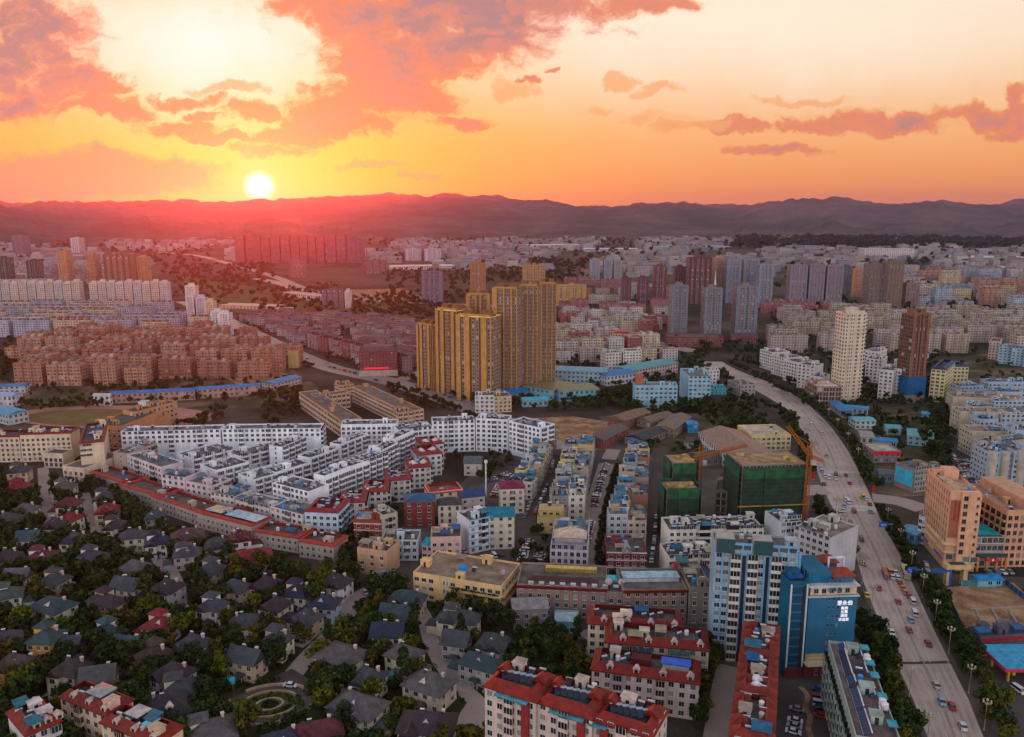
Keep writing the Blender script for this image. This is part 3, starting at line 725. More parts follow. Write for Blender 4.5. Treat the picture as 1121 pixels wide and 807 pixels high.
def notched(W, D, pat):
    """plan of a slab whose long sides step in and out: pat = (width share, set-back, bays)"""
    fr = []; x = -W / 2; y = -D / 2
    pts = []
    for s, q, n in pat: pts.append((x, x + s * W, -D / 2 + q, n)); x += s * W
    out = []
    for i, (xa, xb, yy, n) in enumerate(pts):
        if i and abs(pts[i - 1][2] - yy) > .01: out.append((xa, pts[i - 1][2], xa, yy, 0))
        out.append((xa, yy, xb, yy, n))
    ye = pts[-1][2]; y0 = pts[0][2]
    out.append((W / 2, ye, W / 2, -ye, max(1, round(D / 4))))
    back = [(-a, -b_, -c_, -d_, n) for a, b_, c_, d_, n in out[:-1]]
    # mirrored back, walked right to left
    res = out[:]
    px, py = W / 2, -ye
    bk = [(-xa, -yy, -xb, -yy, n) for xa, xb, yy, n in pts]
    if abs(py - bk[0][1]) > .01: res.append((px, py, px, bk[0][1], 0))
    for i, s in enumerate(bk):
        if i and abs(bk[i - 1][1] - s[1]) > .01: res.append((s[0], bk[i - 1][1], s[0], s[1], 0))
        res.append(s)
    res.append((-W / 2, bk[-1][1], -W / 2, y0, max(1, round(D / 4))))
    return res
PAT_A = [(.10, 0, 0), (.12, .7, 1), (.10, 0, 0), (.14, .7, 2), (.08, 0, 0), (.14, .7, 2), (.10, 0, 0), (.12, .7, 1), (.10, 0, 0)]
PAT_B = [(.16, 0, 0), (.20, .8, 2), (.08, .2, 0), (.12, 1.2, 1), (.08, .2, 0), (.20, .8, 2), (.16, 0, 0)]
PAT_C = [(.2, 0, 2), (.06, 1.2, 0), (.2, .2, 2), (.08, 1.6, 1), (.2, .2, 2), (.06, 1.2, 0), (.2, 0, 2)]
def tower(name, label, cat, a, b, depth, top=None, h=None, c=WHITE, rc=DECK, pat=PAT_A, fl=3.0, mat='facade_tower', crown=1, group=None, short=None, auto=None, finc=None, at=None):
    B = Bl()
    if at: (x, y), B.rz, B.W = at
    else: (x, y), B.rz, B.W = frame(a, b, depth)
    B.D = depth; B.h = h if h else ht(a[0], a[1], top); B.fl = fl; B.c = c; B.nwin = 0; B.x, B.y = x, y
    B.root = thing(name, label, cat, (x, y, 0), B.rz, group, short, auto)
    W = B.W
    B.wall = ob('wall', seg_walls(notched(W, depth, pat), B.h, fl, mat), B.root, c=jit(c, .03))
    B.roof = ob('roof', deck_mesh(W, depth - 3), B.root, (0, 0, B.h + .05), c=jit(rc, .1))
    if crown:
        for k in range(crown):
            x = (k + .5) / crown * W - W / 2
            ob('stair_head', hut_mesh(round(min(7, W / crown * .55), 1), round(depth * .45, 1), 4.2), B.root, (x, 0, B.h + .06), c=jit(c, .05))
        ob('crown_beam', box_mesh(-W / 2 * .9, -depth / 2 + 1.6, 0, W / 2 * .9, -depth / 2 + 2.1, 2.2), B.root, (0, 0, B.h + .06), c=jit(finc or c, .05))
    if finc:   # contrasting vertical bands
        x = -W / 2
        for s, q, n in pat:
            if n == 0 and q < .3: ob('vertical_band', box_mesh(-s * W / 2 + .05, -.18, 0, s * W / 2 - .05, -.02, B.h + 1.4), B.root, (x + s * W / 2, -depth / 2 + q, 0), c=jit(finc, .05))
            x += s * W
    rect(x if False else B.x, B.y, B.rz, W, depth)
    return B
def leaf_strip(L):
    b = MB()
    for i in range(int(L * 9)):
        x, y, z = rnd.uniform(-L / 2, L / 2), rnd.uniform(-.4, .4), rnd.uniform(-.3, .6); a = np.array([rnd.gauss(0, 1) for _ in range(3)]); a /= np.linalg.norm(a); q = np.cross(a, (0.3, .5, .8)); q /= np.linalg.norm(q); s = .35
        b.face([tuple((np.array((x, y, z)) + a * i_ * s + q * j_ * s).tolist()) for i_, j_ in ((-1, -1), (1, -1), (1, 1), (-1, 1))])
    return b.build("hedge_strip", ["leaves"])
# ================================================================ the east side of the old town: towers by the boulevard
# tall blue and cream residential block
B = bld('apartment_tower', 'tall blue and cream apartment tower behind the red-roofed terrace with blue glass crown panels', 'apartment tower', (777, 720), (868, 728), 15, top=603, c=(.32, .37, .41), blank='frkl', fl=3.0, short='tall blue and cream apartment tower')
nf = round(B.h / 3.0); LB = (.17, .37, .56)
cols = [('w', .05), ('w', .135), ('b', .245), ('n', .345), ('b', .445), ('w', .545), ('n', .61), ('b', .72), ('w', .82), ('w', .91)]
for k_, t_ in cols:
    if k_ == 'w': windows(B, 'f', 1.6, 1.5, 2.6, t0=t_ - .04, t1=t_ + .04, n=1, nfl=nf, fc=(.5, .5, .5), cap=95)
    elif k_ == 'b': balconies(B, 'f', [t_], 3.3, 1.2, nfl=nf, first=0, c=(.55, .52, .47))
for t_ in (.008, .093, .185, .31, .38, .50, .585, .655, .775, .865, .955, .992):
    p, r = on_wall(B, 'f', t_, 0); ob('blue_pilaster', box_mesh(-.33, -.35, 0, .33, -.02, B.h + 1.2), B.root, p, r, c=jit(LB, .08))
for t_ in (.345, .61):
    p, r = on_wall(B, 'f', t_, 0); ob('recess_glazing', box_mesh(-.8, -.06, 1, .8, -.01, B.h - 1, 'window_glass'), B.root, p, r)
windows(B, 'r', 1.5, 1.5, 4.0, n=2, nfl=nf, cap=99)
for t_ in (.08, .52):
    p, r = on_wall(B, 'f', t_ + .04, B.h); ob('crown_panel', box_mesh(-3, -.25, -.3, 3, .15, 4.6, 'teal_glass'), B.root, (p[0], p[1] - .4, p[2]), r)
    ob('lift_housing', box_mesh(-3, .2, 0, 3, 6, 4.4), B.root, (p[0], p[1], B.h), c=(.36, .33, .31))
for t_ in (.27, .8):
    p, r = on_wall(B, 'f', t_, B.h); ob('crown_beam', box_mesh(-4.6, -.3, 2.6, 4.6, .2, 3.3), B.root, p, r, c=LB)
    for dx in (-4.3, -1.5, 1.5, 4.3): ob('crown_post', box_mesh(-.2, -.3, 0, .2, .2, 2.6), B.root, (p[0] + dx, p[1], p[2]), r, c=LB)
ob('plinth', box_mesh(-B.W / 2 - .6, -B.D / 2 - .8, 0, B.W / 2 + .6, -B.D / 2 + .2, 3.0), B.root, c=(.10, .03, .03))
clutter(B, 3, 2, 1)
# blue glass tower with white lettering
B = bld('office_tower', 'blue tower beside the boulevard with white lettering high on its wall and red rooftop pavilions', 'office tower', (879, 741), (931, 739), 17, top=655, c=(.035, .125, .215), blank='frkl', fl=3.3, short='blue tower with white lettering')
windows(B, 'f', .7, .9, 2.4, n=3, nfl=9, t0=.38, t1=.66, z0=8.5, fl=3.1, fc=(.10, .2, .3), cap=27)
windows(B, 'l', 1.6, 1.8, 3.2, nfl=10, z0=6, fl=3.1, gm='blue_glass', fc=(.08, .2, .3), cap=77)
ob('brick_podium', box_mesh(-B.W / 2 - .25, -B.D / 2 - .5, 0, B.W / 2 + .25, B.D / 2 + .25, 5.2), B.root, c=(.12, .03, .028))
for i in range(6): ob('podium_window', win_mesh(.9, 1.1), B.root, (-B.W / 2 + 4 + i % 3 * 2.2, -B.D / 2 - .52, 1 + i // 3 * 2), c=(.4, .3, .3))
def terrace_frame(z):
    b = MB(); w_, d_ = B.W / 2 + .4, 3.0
    b.box(-w_, -B.D / 2 - d_, z, w_, -B.D / 2 - .05, z + .3)
    for x in (-w_ + .2, 0, w_ - .2): b.box(x - .15, -B.D / 2 - d_, z + .3, x + .15, -B.D / 2 - d_ + .3, z + 3)
    b.box(-w_, -B.D / 2 - d_, z + 3, w_, -B.D / 2 - d_ + .3, z + 3.3)
    return b.build('terrace', ['painted'])
ob('terrace', terrace_frame(5.3), B.root, c=(.58, .52, .42))
ob('terrace_ceiling_panel', box_mesh(-B.W / 2 + .3, -B.D / 2 - .12, 5.6, B.W / 2 - .3, -B.D / 2 - .02, 8.2), B.root, c=(.50, .36, .16))
ob('cornice', box_mesh(-B.W / 2 - .5, -B.D / 2 - .7, -.4, B.W / 2 + .5, B.D / 2 + .4, 0), B.root, (0, 0, B.h + .8), c=(.42, .45, .47))
ob('roof_gallery', box_mesh(-B.W / 2 + .5, -B.D / 2 + .3, 0, B.W / 2 - .3, -B.D / 2 + 5, 3.0), B.root, (0, 0, B.h + .82), c=(.55, .47, .36))
ob('gallery_roof', box_mesh(-B.W / 2 - .3, -B.D / 2 - .5, 3.0, B.W / 2 + .5, -B.D / 2 + 5.3, 3.35), B.root, (0, 0, B.h + .82), c=(.5, .52, .54))
for i in range(5): ob('gallery_window', win_mesh(1.4, 1.5), B.root, (-B.W / 2 + 2.4 + i * 2.6, -B.D / 2 + .28, B.h + 1.5), c=(.4, .35, .3))
ob('penthouse', box_mesh(-B.W / 2 + .6, -B.D / 2 + 2, 0, 0, B.D / 2 - 1, 3.4), B.root, (0, 0, B.h + 4.2), c=(.015, .12, .2))
for y_, s_ in ((-B.D / 2 + 4.4, 1.0), (B.D / 2 - 2.5, .85)):
    ob('pavilion_wall', box_mesh(-3.3, -2.6, 0, 3.3, 2.6, 2.4), B.root, (B.W / 2 - 4.2, y_, B.h + 4.2), c=(.05, .12, .2), scale=(s_, s_, 1))
    ob('pavilion_roof', hip_mesh(7, 5.6, 1.9), B.root, (B.W / 2 - 4.2, y_, B.h + 6.6), c=(.24, .05, .03), scale=(s_, s_, 1))
def arch():
    b = MB()
    for x in (-2.6, 2.6): b.box(x - .25, -.25, 0, x + .25, .25, 5.2)
    b.box(-2.85, -.25, 5.2, 2.85, .25, 5.7); return b.build('roof_frame', ['painted'])
ob('roof_frame', arch(), B.root, (B.W / 2 - 3.4, .6, B.h + 4.2), c=(.62, .62, .64))
ob('roof_tarp', box_mesh(-2, -2, 0, 2, 2, 1.6, 'sheet_metal'), B.root, (B.W / 2 - 5, 2.0, B.h + 4.2), c=(.03, .11, .30))
sm, st, sb = newmat('sign_light'); sb.inputs['Base Color'].default_value = (.8, .78, .85, 1); sb.inputs['Emission Color'].default_value = (.95, .9, 1, 1); sb.inputs['Emission Strength'].default_value = .45
def text(name, s, size, parent, loc, mat, rz=0.0, sx=1.0):
    cu = bpy.data.curves.new(name, 'FONT'); cu.body = s; cu.size = size; cu.extrude = .06; cu.offset = size * .012; cu.align_x = 'CENTER'; cu.materials.append(MATS[mat])
    o = bpy.data.objects.new(name, cu); col.objects.link(o); o.location = loc; o.rotation_euler = (math.pi / 2, 0, rz); dg = bpy.context.evaluated_depsgraph_get(); me = bpy.data.meshes.new_from_object(o.evaluated_get(dg)); bpy.data.objects.remove(o); return ob(name, me, parent, loc, rot=(math.pi / 2, 0, rz))
for s_, sz_, z_ in (('\u7231\u6c38\u4f2f', 1.75, B.h - 2.6), ('\u5546\u52a1', 1.2, B.h - 4.2), ('\u516c\u5bd3', 1.2, B.h - 5.5), ('\u9152\u5e97', 1.2, B.h - 6.8), ('\u6b22\u8fce\u60a8', 1.15, B.h - 8.2)):
    text('lettering', s_, sz_, B.root, (B.W / 2 - 4.0, -B.D / 2 - .1, z_), 'sign_light')
# glazed wing of that tower
G = bld('glass_block', 'dark blue glazed stair block with a white edge strip wedged beside the lettered tower', 'building', (858, 742), (878, 741), 12, top=640, c=(.02, .10, .17), blank='frkl', short='dark blue glazed stair block')
ob('curtain_wall', box_mesh(-G.W / 2 + .5, -G.D / 2 - .12, 4, G.W / 2 - .4, -G.D / 2 - .02, G.h - 1, 'blue_glass'), G.root)
for i in range(10): ob('floor_band', box_mesh(-G.W / 2 + .5, -.2, 0, G.W / 2 - .4, -.12, .5), G.root, (0, -G.D / 2, 5 + i * 3.0), c=(.03, .12, .2))
for x in (-G.W / 2 + .4, G.W / 2 - .5): ob('edge_strip', box_mesh(-.25, -.35, 3.8, .25, -.05, G.h), G.root, (x, -G.D / 2, 0), c=(.5, .54, .58))
ob('dark_shaft', box_mesh(-.35, -.3, 0, .35, -.2, G.h - .5), G.root, (1.6, -G.D / 2, 0), c=(.02, .02, .025))
ob('brick_podium', box_mesh(-G.W / 2, -G.D / 2 - .4, 0, G.W / 2 - .3, -G.D / 2 - .01, 3.6), G.root, c=(.12, .03, .028))
ob('roof_tarp', box_mesh(-2.6, -2, 0, 2.6, 2, .5, 'sheet_metal'), G.root, (0, -2, G.h + .85), c=(.02, .12, .42))
clutter(G, 0, 1, 1)
# ---------------------------------------------------------------- red-roofed terraces in the foreground
def mansard_block(label, a, b, depth, h, z, wall, roof=REDT, units=3, short=None, blocks=None, sidew='', pod=False, cap=100, at=None, name='apartment_block', group=None):
    B = bld(name, label, 'apartment block', a, b, depth, h=h, c=wall, rc=(.10, .095, .09), blank='frkl', z=z, short=short, group=group, fl=3.0, at=at, par=.02)
    ob('tiled_skirt', ring_mesh(B.W, depth, B.h - .3, .55, 2.0, 2.1), B.root, c=jit(roof, .1))
    n = max(2, round(B.W / 3.2)); nf = round(B.h / 3)
    windows(B, 'f', 1.5, 1.6, n=n, nfl=nf, skip=[i for i in range(n) if i % 4 == 2], cap=cap - 20 * bool(sidew))
    balconies(B, 'f', [(i + .5) / n for i in range(n) if i % 4 == 2], 2.7, 1.1, c=wall, nfl=nf)
    for s_ in sidew: windows(B, s_, 1.3, 1.5, 4.0, nfl=nf, cap=cap)
    for i in range(units):
        x = (i + .5) / units * B.W - B.W / 2
        ob('dormer', dormer_mesh(), B.root, (x + 1.5, -depth / 2 + .3, B.h + .1), c=jit((.5, .40, .36), .1))
    return B
def dormer_mesh():
    def f():
        b = MB(); b.box(-.9, 0, 0, .9, 1.8, 1.3, 0); b.face([(-1.15, -.25, 1.2), (0, -.25, 2.1), (0, 2.2, 2.1), (-1.15, 2.2, 1.2)], 1, [(0, 0), (1.4, 0), (1.4, 2), (0, 2)]); b.face([(0, -.25, 2.1), (1.15, -.25, 1.2), (1.15, 2.2, 1.2), (0, 2.2, 2.1)], 1, [(0, 0), (1.4, 0), (1.4, 2), (0, 2)])
        b.face([(-.9, 0, 1.3), (.9, 0, 1.3), (0, 0, 2.0)], 0); b.face([(-.5, -.02, .2), (.5, -.02, .2), (.5, -.02, 1.2), (-.5, -.02, 1.2)], 2)
        return b.build('dormer', ['painted', 'roof_tile', 'window_glass'])
    return cached('dormer', f)
PK = (.50, .42, .40)
B = mansard_block('cream terrace with red tiled skirt and teal glazed balconies behind two similar terraces', (643, 718), (745, 726), 12, 12.5, 0, CREAM, units=4, short='rear red-skirted terrace')
for t_ in (.42, .66): balconies(B, 'f', [t_], 5.5, 1.1, c=(.30, .42, .40), gm='teal_glass', nfl=4)
clutter(B, 4, 1, 2, 1, rz=.6)
B = mansard_block('middle red-skirted terrace with long green glazed top-floor galleries', (662, 740), (774, 750), 12, 12.5, 0, (.52, .44, .38), units=4, short='middle red-skirted terrace')
for t_ in (.12, .36, .72): balconies(B, 'f', [t_], 6.5, 1.2, c=(.30, .38, .34), gm='teal_glass', nfl=4, first=3)
clutter(B, 3, 1, 2, 2, shc=((.5, .42, .3), CYAN), rz=.6)
B = mansard_block('pink terrace with red skirt and a bright blue sheet roof on top', (647, 772), (763, 789), 12, 12.5, 0, PK, units=4, short='pink terrace with a blue sheet roof', sidew='r')
ob('sheet_roof', box_mesh(-4.5, -2, 2.2, 4.5, 2.2, 2.4, 'sheet_metal'), B.root, (B.W / 2 - 7, 0, B.h), c=(.01, .12, .55))
ob('roof_room', box_mesh(-4, -1.8, 0, 4, 2, 2.2), B.root, (B.W / 2 - 7, 0, B.h), c=(.4, .38, .36))
ob('roof_room', box_mesh(-3, -1.8, 0, 3, 2, 2.6), B.root, (-1.5, 0, B.h), c=(.08, .012, .016))
clutter(B, 3, 1, 1, 0, rz=.6, box=(-B.W / 2 + 3, -3, -B.W / 6, 3))
# big block in front: three stepped sections
a0, a1 = np.array(P(533, 750, 24)), np.array(P(712, 806, 24)); d0 = (a1 - a0); L0 = np.linalg.norm(d0); d0 /= L0; n0 = np.array((-d0[1], d0[0])); rz0 = math.atan2(d0[1], d0[0])
for i, nm in enumerate(('first', 'middle', 'last')):
    Wd = L0 / 3 - .05; c0 = a0 + d0 * (L0 * (i + .5) / 3) + n0 * (6.5 + (-1.2, 0, 1.0)[i])
    B = mansard_block(('pink section of the nearest red-roofed block, the end facing the villas', 'central section of the nearest red-roofed block with two brick stair bays', 'end section of the nearest red-roofed block stepping down towards the trees')[i], None, None, 13, 24 + (.8, 0, -.8)[i], 0, (.55, .45, .40), units=0, at=(tuple(c0), rz0, Wd), short=('villa end of the nearest red-roofed block', 'middle of the nearest red-roofed block', 'tree end of the nearest red-roofed block')[i], cap=70, sidew='l' if i == 0 else ('r' if i == 2 else ''))
    for t_ in (.5, .82) if i < 2 else (.2,):
        p, r = on_wall(B, 'f', t_, 0); ob('brick_stair_bay', box_mesh(-1.1, -.9, 0, 1.1, 0, B.h - 1.5), B.root, p, r, c=(.22, .035, .03))
        ob('teal_canopy', box_mesh(-2.4, -1.7, 0, 2.4, -.1, .25, 'sheet_metal'), B.root, (p[0] - 1.6, p[1], B.h - 1.2), r, c=(.12, .34, .42))
    ob('terrace_deck', box_mesh(-Wd / 2 + 2.5, -4, 0, Wd / 2 - 2.5, 5, .12, 'concrete_roof'), B.root, (0, 0, B.h + .1), c=(.06, .06, .06))
    for sgn in (-1, 1): ob('gable_tower', hip_mesh(2.6, 3.2, 1.7, .35, gable=True), B.root, (sgn * (Wd / 2 - 2.2), 1.0, B.h + 1.3), math.pi / 2, c=jit(REDT))
    for q in range(6): ob('solar_heater', heater_mesh(), B.root, (-4.4 + q * 1.75, -1.2 + .25 * q, B.h + .3), rz=.5, c=(.35, .38, .42), scale=(.8, 1.5, .7))
    clutter(B, 2, 1, 1, 0, box=(-4, 3, 4, 5.2))
# narrow terrace running away from us with a deep red crest
p0, p1, p2 = np.array(P(796, 812, 20)), np.array(P(849, 812, 20)), np.array(P(834, 684, 20))
d1 = p2 - (p0 + p1) / 2; Ld = float(np.linalg.norm(d1)); dd = d1 / Ld; wv_ = float(np.linalg.norm(p1 - p0)) * .8
rzv = math.atan2(-dd[0], dd[1])
for i in range(3):
    cc = (p0 + p1) / 2 + dd * (Ld * (i + .5) / 3)
    B = mansard_block(('near end of the long red-crested terrace beside the narrow lane, pale plastic roof cover', 'middle of the long red-crested terrace, white canvas heaped on its roof', 'far end of the long red-crested terrace right against the tall blue tower')[i], None, None, Ld / 3 - .06, 20, 0, (.36, .30, .26), roof=(.17, .026, .018), units=0, at=(tuple(cc), rzv, wv_), short=('near red-crested terrace section', 'middle red-crested terrace section', 'far red-crested terrace section')[i], cap=40)
    for s_ in 'lr':
        for k in range(4):
            p, r = on_wall(B, s_, (k + .5) / 4, B.h - .5); ob('gable_dormer', hip_mesh(3.6, 3.0, 1.9, .4, gable=True), B.root, (p[0] * .72, p[1], p[2] + .4), 0 if 1 else r, c=jit((.18, .03, .02)))
    windows(B, 'l', 1.4, 1.5, 3.4, nfl=6, cap=90)
    if i == 1:
        for q in range(4): ob('canvas_cover', hip_mesh(2.6, 2.2, 1.3, .2, 'painted'), B.root, (rnd.uniform(-.6, .9), -6 + q * 3.2, B.h + .9), rnd.uniform(0, 3), c=(.62, .6, .62))
    clutter(B, 5, 2, 1, 1, shc=(BLUE, CYAN, (.05, .2, .4)), box=(-wv_ / 2 + 2.6, -Ld / 6 + 2, wv_ / 2 - 2.6, Ld / 6 - 2))
# solar block by the boulevard trees
p0, p1, p2 = np.array(P(938, 812, 20)), np.array(P(985, 812, 20)), np.array(P(927, 706, 20))
d1 = p2 - (p0 + p1) / 2; Ld = float(np.linalg.norm(d1)); dd = d1 / Ld; wv_ = float(np.linalg.norm(p1 - p0)); rzv = math.atan2(-dd[0], dd[1])
cc = (p0 + p1) / 2 + d1 / 2
B = bld('apartment_block', 'grey-green apartment block whose roof carries long rows of blue solar panels beside the boulevard', 'apartment block', None, None, Ld, h=20, at=(tuple(cc), rzv, wv_), c=(.28, .33, .30), rc=(.17, .13, .12), blank='frkl', short='block with rows of solar panels')
balconies(B, 'l', [.06 + .108 * i for i in range(9)], 3.0, 1.3, c=(.35, .40, .36), nfl=6)
windows(B, 'l', 1.4, 1.4, 3.2, n=9, nfl=6, t0=.0, t1=.98, cap=54)
def panel_row(n):
    def f():
        b = MB()
        for i in range(n): b.obox((0, i * 1.25, .8), (.95, 0, .45), (0, .55, 0), (-.03, 0, .05), 0)
        b.bar((.95, -.6, 1.35), (.95, n * 1.25 - .6, 1.35), .16, 1); b.bar((-.9, 0, 0), (-.9, n * 1.25 - 1, 0), .06, 1)
        return b.build('solar_panel_row', ['panel_glass', 'painted'])
    return cached(('prow', n), f)
for x, y, n in ((-2.2, -Ld * .46, 9), (-2.2, -Ld * .24, 10), (-2.2, -.02 * Ld, 5), (-2.4, Ld * .12, 11), (-2.0, Ld * .36, 5), (1.8, -Ld * .30, 4), (1.9, -Ld * .08, 4), (1.9, Ld * .15, 4), (2.0, Ld * .34, 4)):
    ob('solar_panel_row', panel_row(n), B.root, (x, y, B.h + .05), c=(.6, .6, .64))
for x, y in ((4.2, -Ld * .2), (4.0, -Ld * .16), (4.0, Ld * .28), (4.1, Ld * .32)): ob('water_tank', tank_mesh(), B.root, (x, y, B.h), c=(.6, .6, .6), scale=(1.3, 1.3, 1.1))
for y in (-.38, -.12, .1, .24, .42): ob('blue_canopy', box_mesh(-1.2, -1.6, 1.8, 1.2, 1.6, 1.95, 'sheet_metal'), B.root, (wv_ / 2 - 1.1, Ld * y, B.h), c=(.06, .3, .42))
clutter(B, 1, 1, 3, 0, box=(0, -Ld * .45, 1, Ld * .45))
# south-west corner blocks with red mansards
B = mansard_block('peach block with red mansard and grey rooftop conservatory among the villas', None, None, 8.5, 12.5, 0, (.62, .45, .33), units=3, at=((lambda q: (q[0][0], q[0][1]))(frame((66, 765), (117, 786), 8.5, 11.5)), frame((66, 765), (117, 786), 8.5, 11.5)[1], frame((66, 765), (117, 786), 8.5, 11.5)[2]), short='peach red-mansard block', sidew='l', cap=60)
ob('conservatory', box_mesh(-3, -2.5, 0, 3, 2.5, 2.6, 'teal_glass'), B.root, (2, .5, B.h + .1)); ob('conservatory_roof', hip_mesh(6, 5, .8, .3, 'sheet_metal'), B.root, (2, .5, B.h + 2.7), c=(.3, .29, .28)); clutter(B, 3, 1, 1, 0)
fr = frame((111, 793), (172, 818), 8.5, 11)
B = mansard_block('second peach block with red mansard, glass roof sheets and blue awning', None, None, 8.5, 12, 0, (.58, .42, .30), units=3, at=(tuple(fr[0]), fr[1], fr[2]), short='peach block with a glass roof', cap=50)
ob('sheet_roof', box_mesh(-3, -2.5, 2.4, 2.4, 2.5, 2.55, 'sheet_metal'), B.root, (-2, 1, B.h), c=(.42, .42, .40)); ob('awning', box_mesh(-1.5, -2, 1.8, 1.5, 2, 1.95, 'sheet_metal'), B.root, (4, 0, B.h), c=(.25, .5, .68)); clutter(B, 3, 1, 1, 1)
fr = frame((29, 806), (66, 790), 15, 12)
B = mansard_block('white block with wide red roof ring round a sunken terrace at the lower corner', None, None, 15, 12.5, 0, (.55, .50, .48), units=3, at=(tuple(fr[0]), fr[1], fr[2]), short='white block with a red roof ring', sidew='r', cap=60)
clutter(B, 3, 2, 2, 2)
# ---------------------------------------------------------------- brown workshops, school and neighbours
def long_block(label, a, b, depth, top, c, bayw=3.4, short=None, skirt=REDT, cap=100, win=(1.3, 1.7), pil=True, fl=3.4, **k):
    B = bld('office_block', label, 'building', a, b, depth, top=top, c=c, blank='frkl', short=short, fl=fl, **k)
    n = max(2, round(B.W / bayw)); nf = max(1, round(B.h / fl))
    windows(B, 'f', win[0], win[1], n=n, nfl=nf, cap=cap)
    if pil:
        for i in range(0, n + 1, 3):
            p, r = on_wall(B, 'f', min(.995, max(.005, i / n)), 0); ob('pilaster', box_mesh(-.25, -.25, 0, .25, 0, B.h), B.root, p, r, c=jit((c[0] * 1.25, c[1] * 1.2, c[2] * 1.1)))
    if skirt: ob('red_cornice', box_mesh(-B.W / 2 - .3, -B.D / 2 - .9, -.7, B.W / 2 + .3, -B.D / 2 - .02, .25, 'roof_tile'), B.root, (0, 0, B.h + .5), c=jit(skirt))
    return B
BR = (.26, .19, .17)
B = long_block('long brown three-storey workshop with red cornice and yellow ribbed skylight', (566, 674), (664, 679), 20, 642, BR, short='brown workshop with a yellow skylight')
ob('skylight', box_mesh(-9, -1.4, 0, 11, 1.4, 1.6, 'sheet_metal'), B.root, (2, 5, B.h + .1), c=(.55, .40, .14)); ob('dark_ridge', hip_mesh(B.W * .8, 5, 1.4, .2), B.root, (0, -3, B.h + .1), c=(.07, .03, .03))
for i in range(9): ob('roof_light', box_mesh(-1, -.6, 0, 1, .6, .7, 'painted'), B.root, (-B.W / 2 + 5 + i * 4, -7, B.h + .1), c=(.45, .47, .5))
B = long_block('brown block with pale blue roof sheet and red cornice next to the tall tower', (682, 684), (751, 683), 18, 648, BR, short='brown block with a pale blue roof')
ob('roof_sheet', box_mesh(-B.W / 2 + 1, -1.5, 1.6, B.W / 2 - 1, 4.5, 1.8, 'sheet_metal'), B.root, (0, 0, B.h), c=(.32, .48, .58)); ob('clerestory', box_mesh(-B.W / 2 + 1.4, -1.2, 0, B.W / 2 - 1.4, 4.2, 1.58), B.root, (0, 0, B.h + .05), c=(.45, .45, .46))
ob('brick_chimney', box_mesh(-.8, -.8, 0, .8, .8, 5), B.root, (B.W / 2 - 1.2, 5, B.h), c=(.2, .05, .04))
B = long_block('narrow brown stair building joining two workshops with teal dome and water tanks', (664, 681), (682, 682), 14, 650, (.22, .165, .15), short='stair building with water tanks', skirt=None)
for x in (-2.5, 2.5): ob('dome_tank', cached('dome', lambda: MB().ball(0, 0, 1.4, 1.5, 0, 10, 6).build('dome_tank', ['painted'])), B.root, (x, 0, B.h), c=(.42, .40, .38))
ob('teal_roof', hip_mesh(4.5, 4, 1.2, .3), B.root, (-1, 4, B.h + 1.2), c=(.07, .4, .42)); ob('roof_room', box_mesh(-3.2, 2, 0, 1.2, 6, 1.2), B.root, (0, 0, B.h), c=(.3, .27, .25))
B = long_block('dull grey three-storey block half hidden beside the tall blue tower', (753, 684), (777, 684), 22, 645, (.20, .19, .17), short='dull grey block by the tall tower', skirt=None); clutter(B, 3, 2, 2, 2)
B = bld('warehouse', 'dark blue roofed warehouse squeezed between pale blocks and the brown workshops', 'warehouse', (748, 655), (786, 653), 16, h=7, c=(.25, .25, .25), short='dark blue roofed warehouse', deckmat='sheet_metal', rc=(.03, .06, .09))
B = long_block('low grey shed roofs crumpled in front of the brown workshop', (562, 690), (600, 688), 9, 670, (.2, .19, .18), skirt=None, short='crumpled grey sheds', pil=False); ob('ridge_roof', hip_mesh(B.W, 9, 2.2, .4, 'sheet_metal', True), B.root, (0, 0, B.h + .9), c=(.22, .21, .21))
B = long_block('small blue-walled hall in the courtyard by the trees', (608, 694), (632, 695), 8, 682, (.2, .36, .45), skirt=None, short='small blue-walled hall', pil=False); ob('ridge_roof', hip_mesh(B.W, 8, 1.5, .4, 'sheet_metal', True), B.root, (0, 0, B.h + .9), c=(.3, .40, .44))
YB = (.66, .45, .24)
B = bld('school', 'yellow long school building with stepped planted balconies and flat brown roof', 'school', (453, 655), (549, 672), 22, top=628, c=YB, rc=(.26, .19, .15), blank='frkl', fl=3.4, short='yellow school building')
nf = max(3, round(B.h / 3.4))
windows(B, 'f', 1.9, 1.5, n=12, nfl=nf, cap=60, skip=(3, 6)); windows(B, 'r', 1.9, 1.5, n=6, nfl=nf, cap=84)
for k in range(1, nf):
    ob('planted_ledge', box_mesh(-B.W * .1, -1.5, -.3, B.W / 2 + .4, 0, .55), B.root, (0, -B.D / 2, k * 3.4), c=jit(YB)); ob('side_ledge', box_mesh(0, -B.D / 2, -.3, 1.2, B.D / 2, .55), B.root, (B.W / 2, 0, k * 3.4), c=jit(YB))
    ob('hedge_strip', cached(('hs', 1), lambda: leaf_strip(B.W * .55)), B.root, (B.W * .2, -B.D / 2 - .9, k * 3.4 + .5), c=(1, 1, 1)) if k > 1 else None
ob('drain_stack', box_mesh(-.5, -.3, 0, .5, 0, B.h + .8), B.root, (-B.W * .12, -B.D / 2, 0), c=(.4, .44, .46))
ob('blue_tank', cached('btank', lambda: MB().cyl(0, 0, 0, 3.4, 1.7, 14).build('water_tank', ['painted'])), B.root, (0, -5, B.h), c=(.03, .25, .6))
clutter(B, 2, 1, 3, 1, shc=((.4, .3, .25),))
ROWN = (.60, .55, .56)
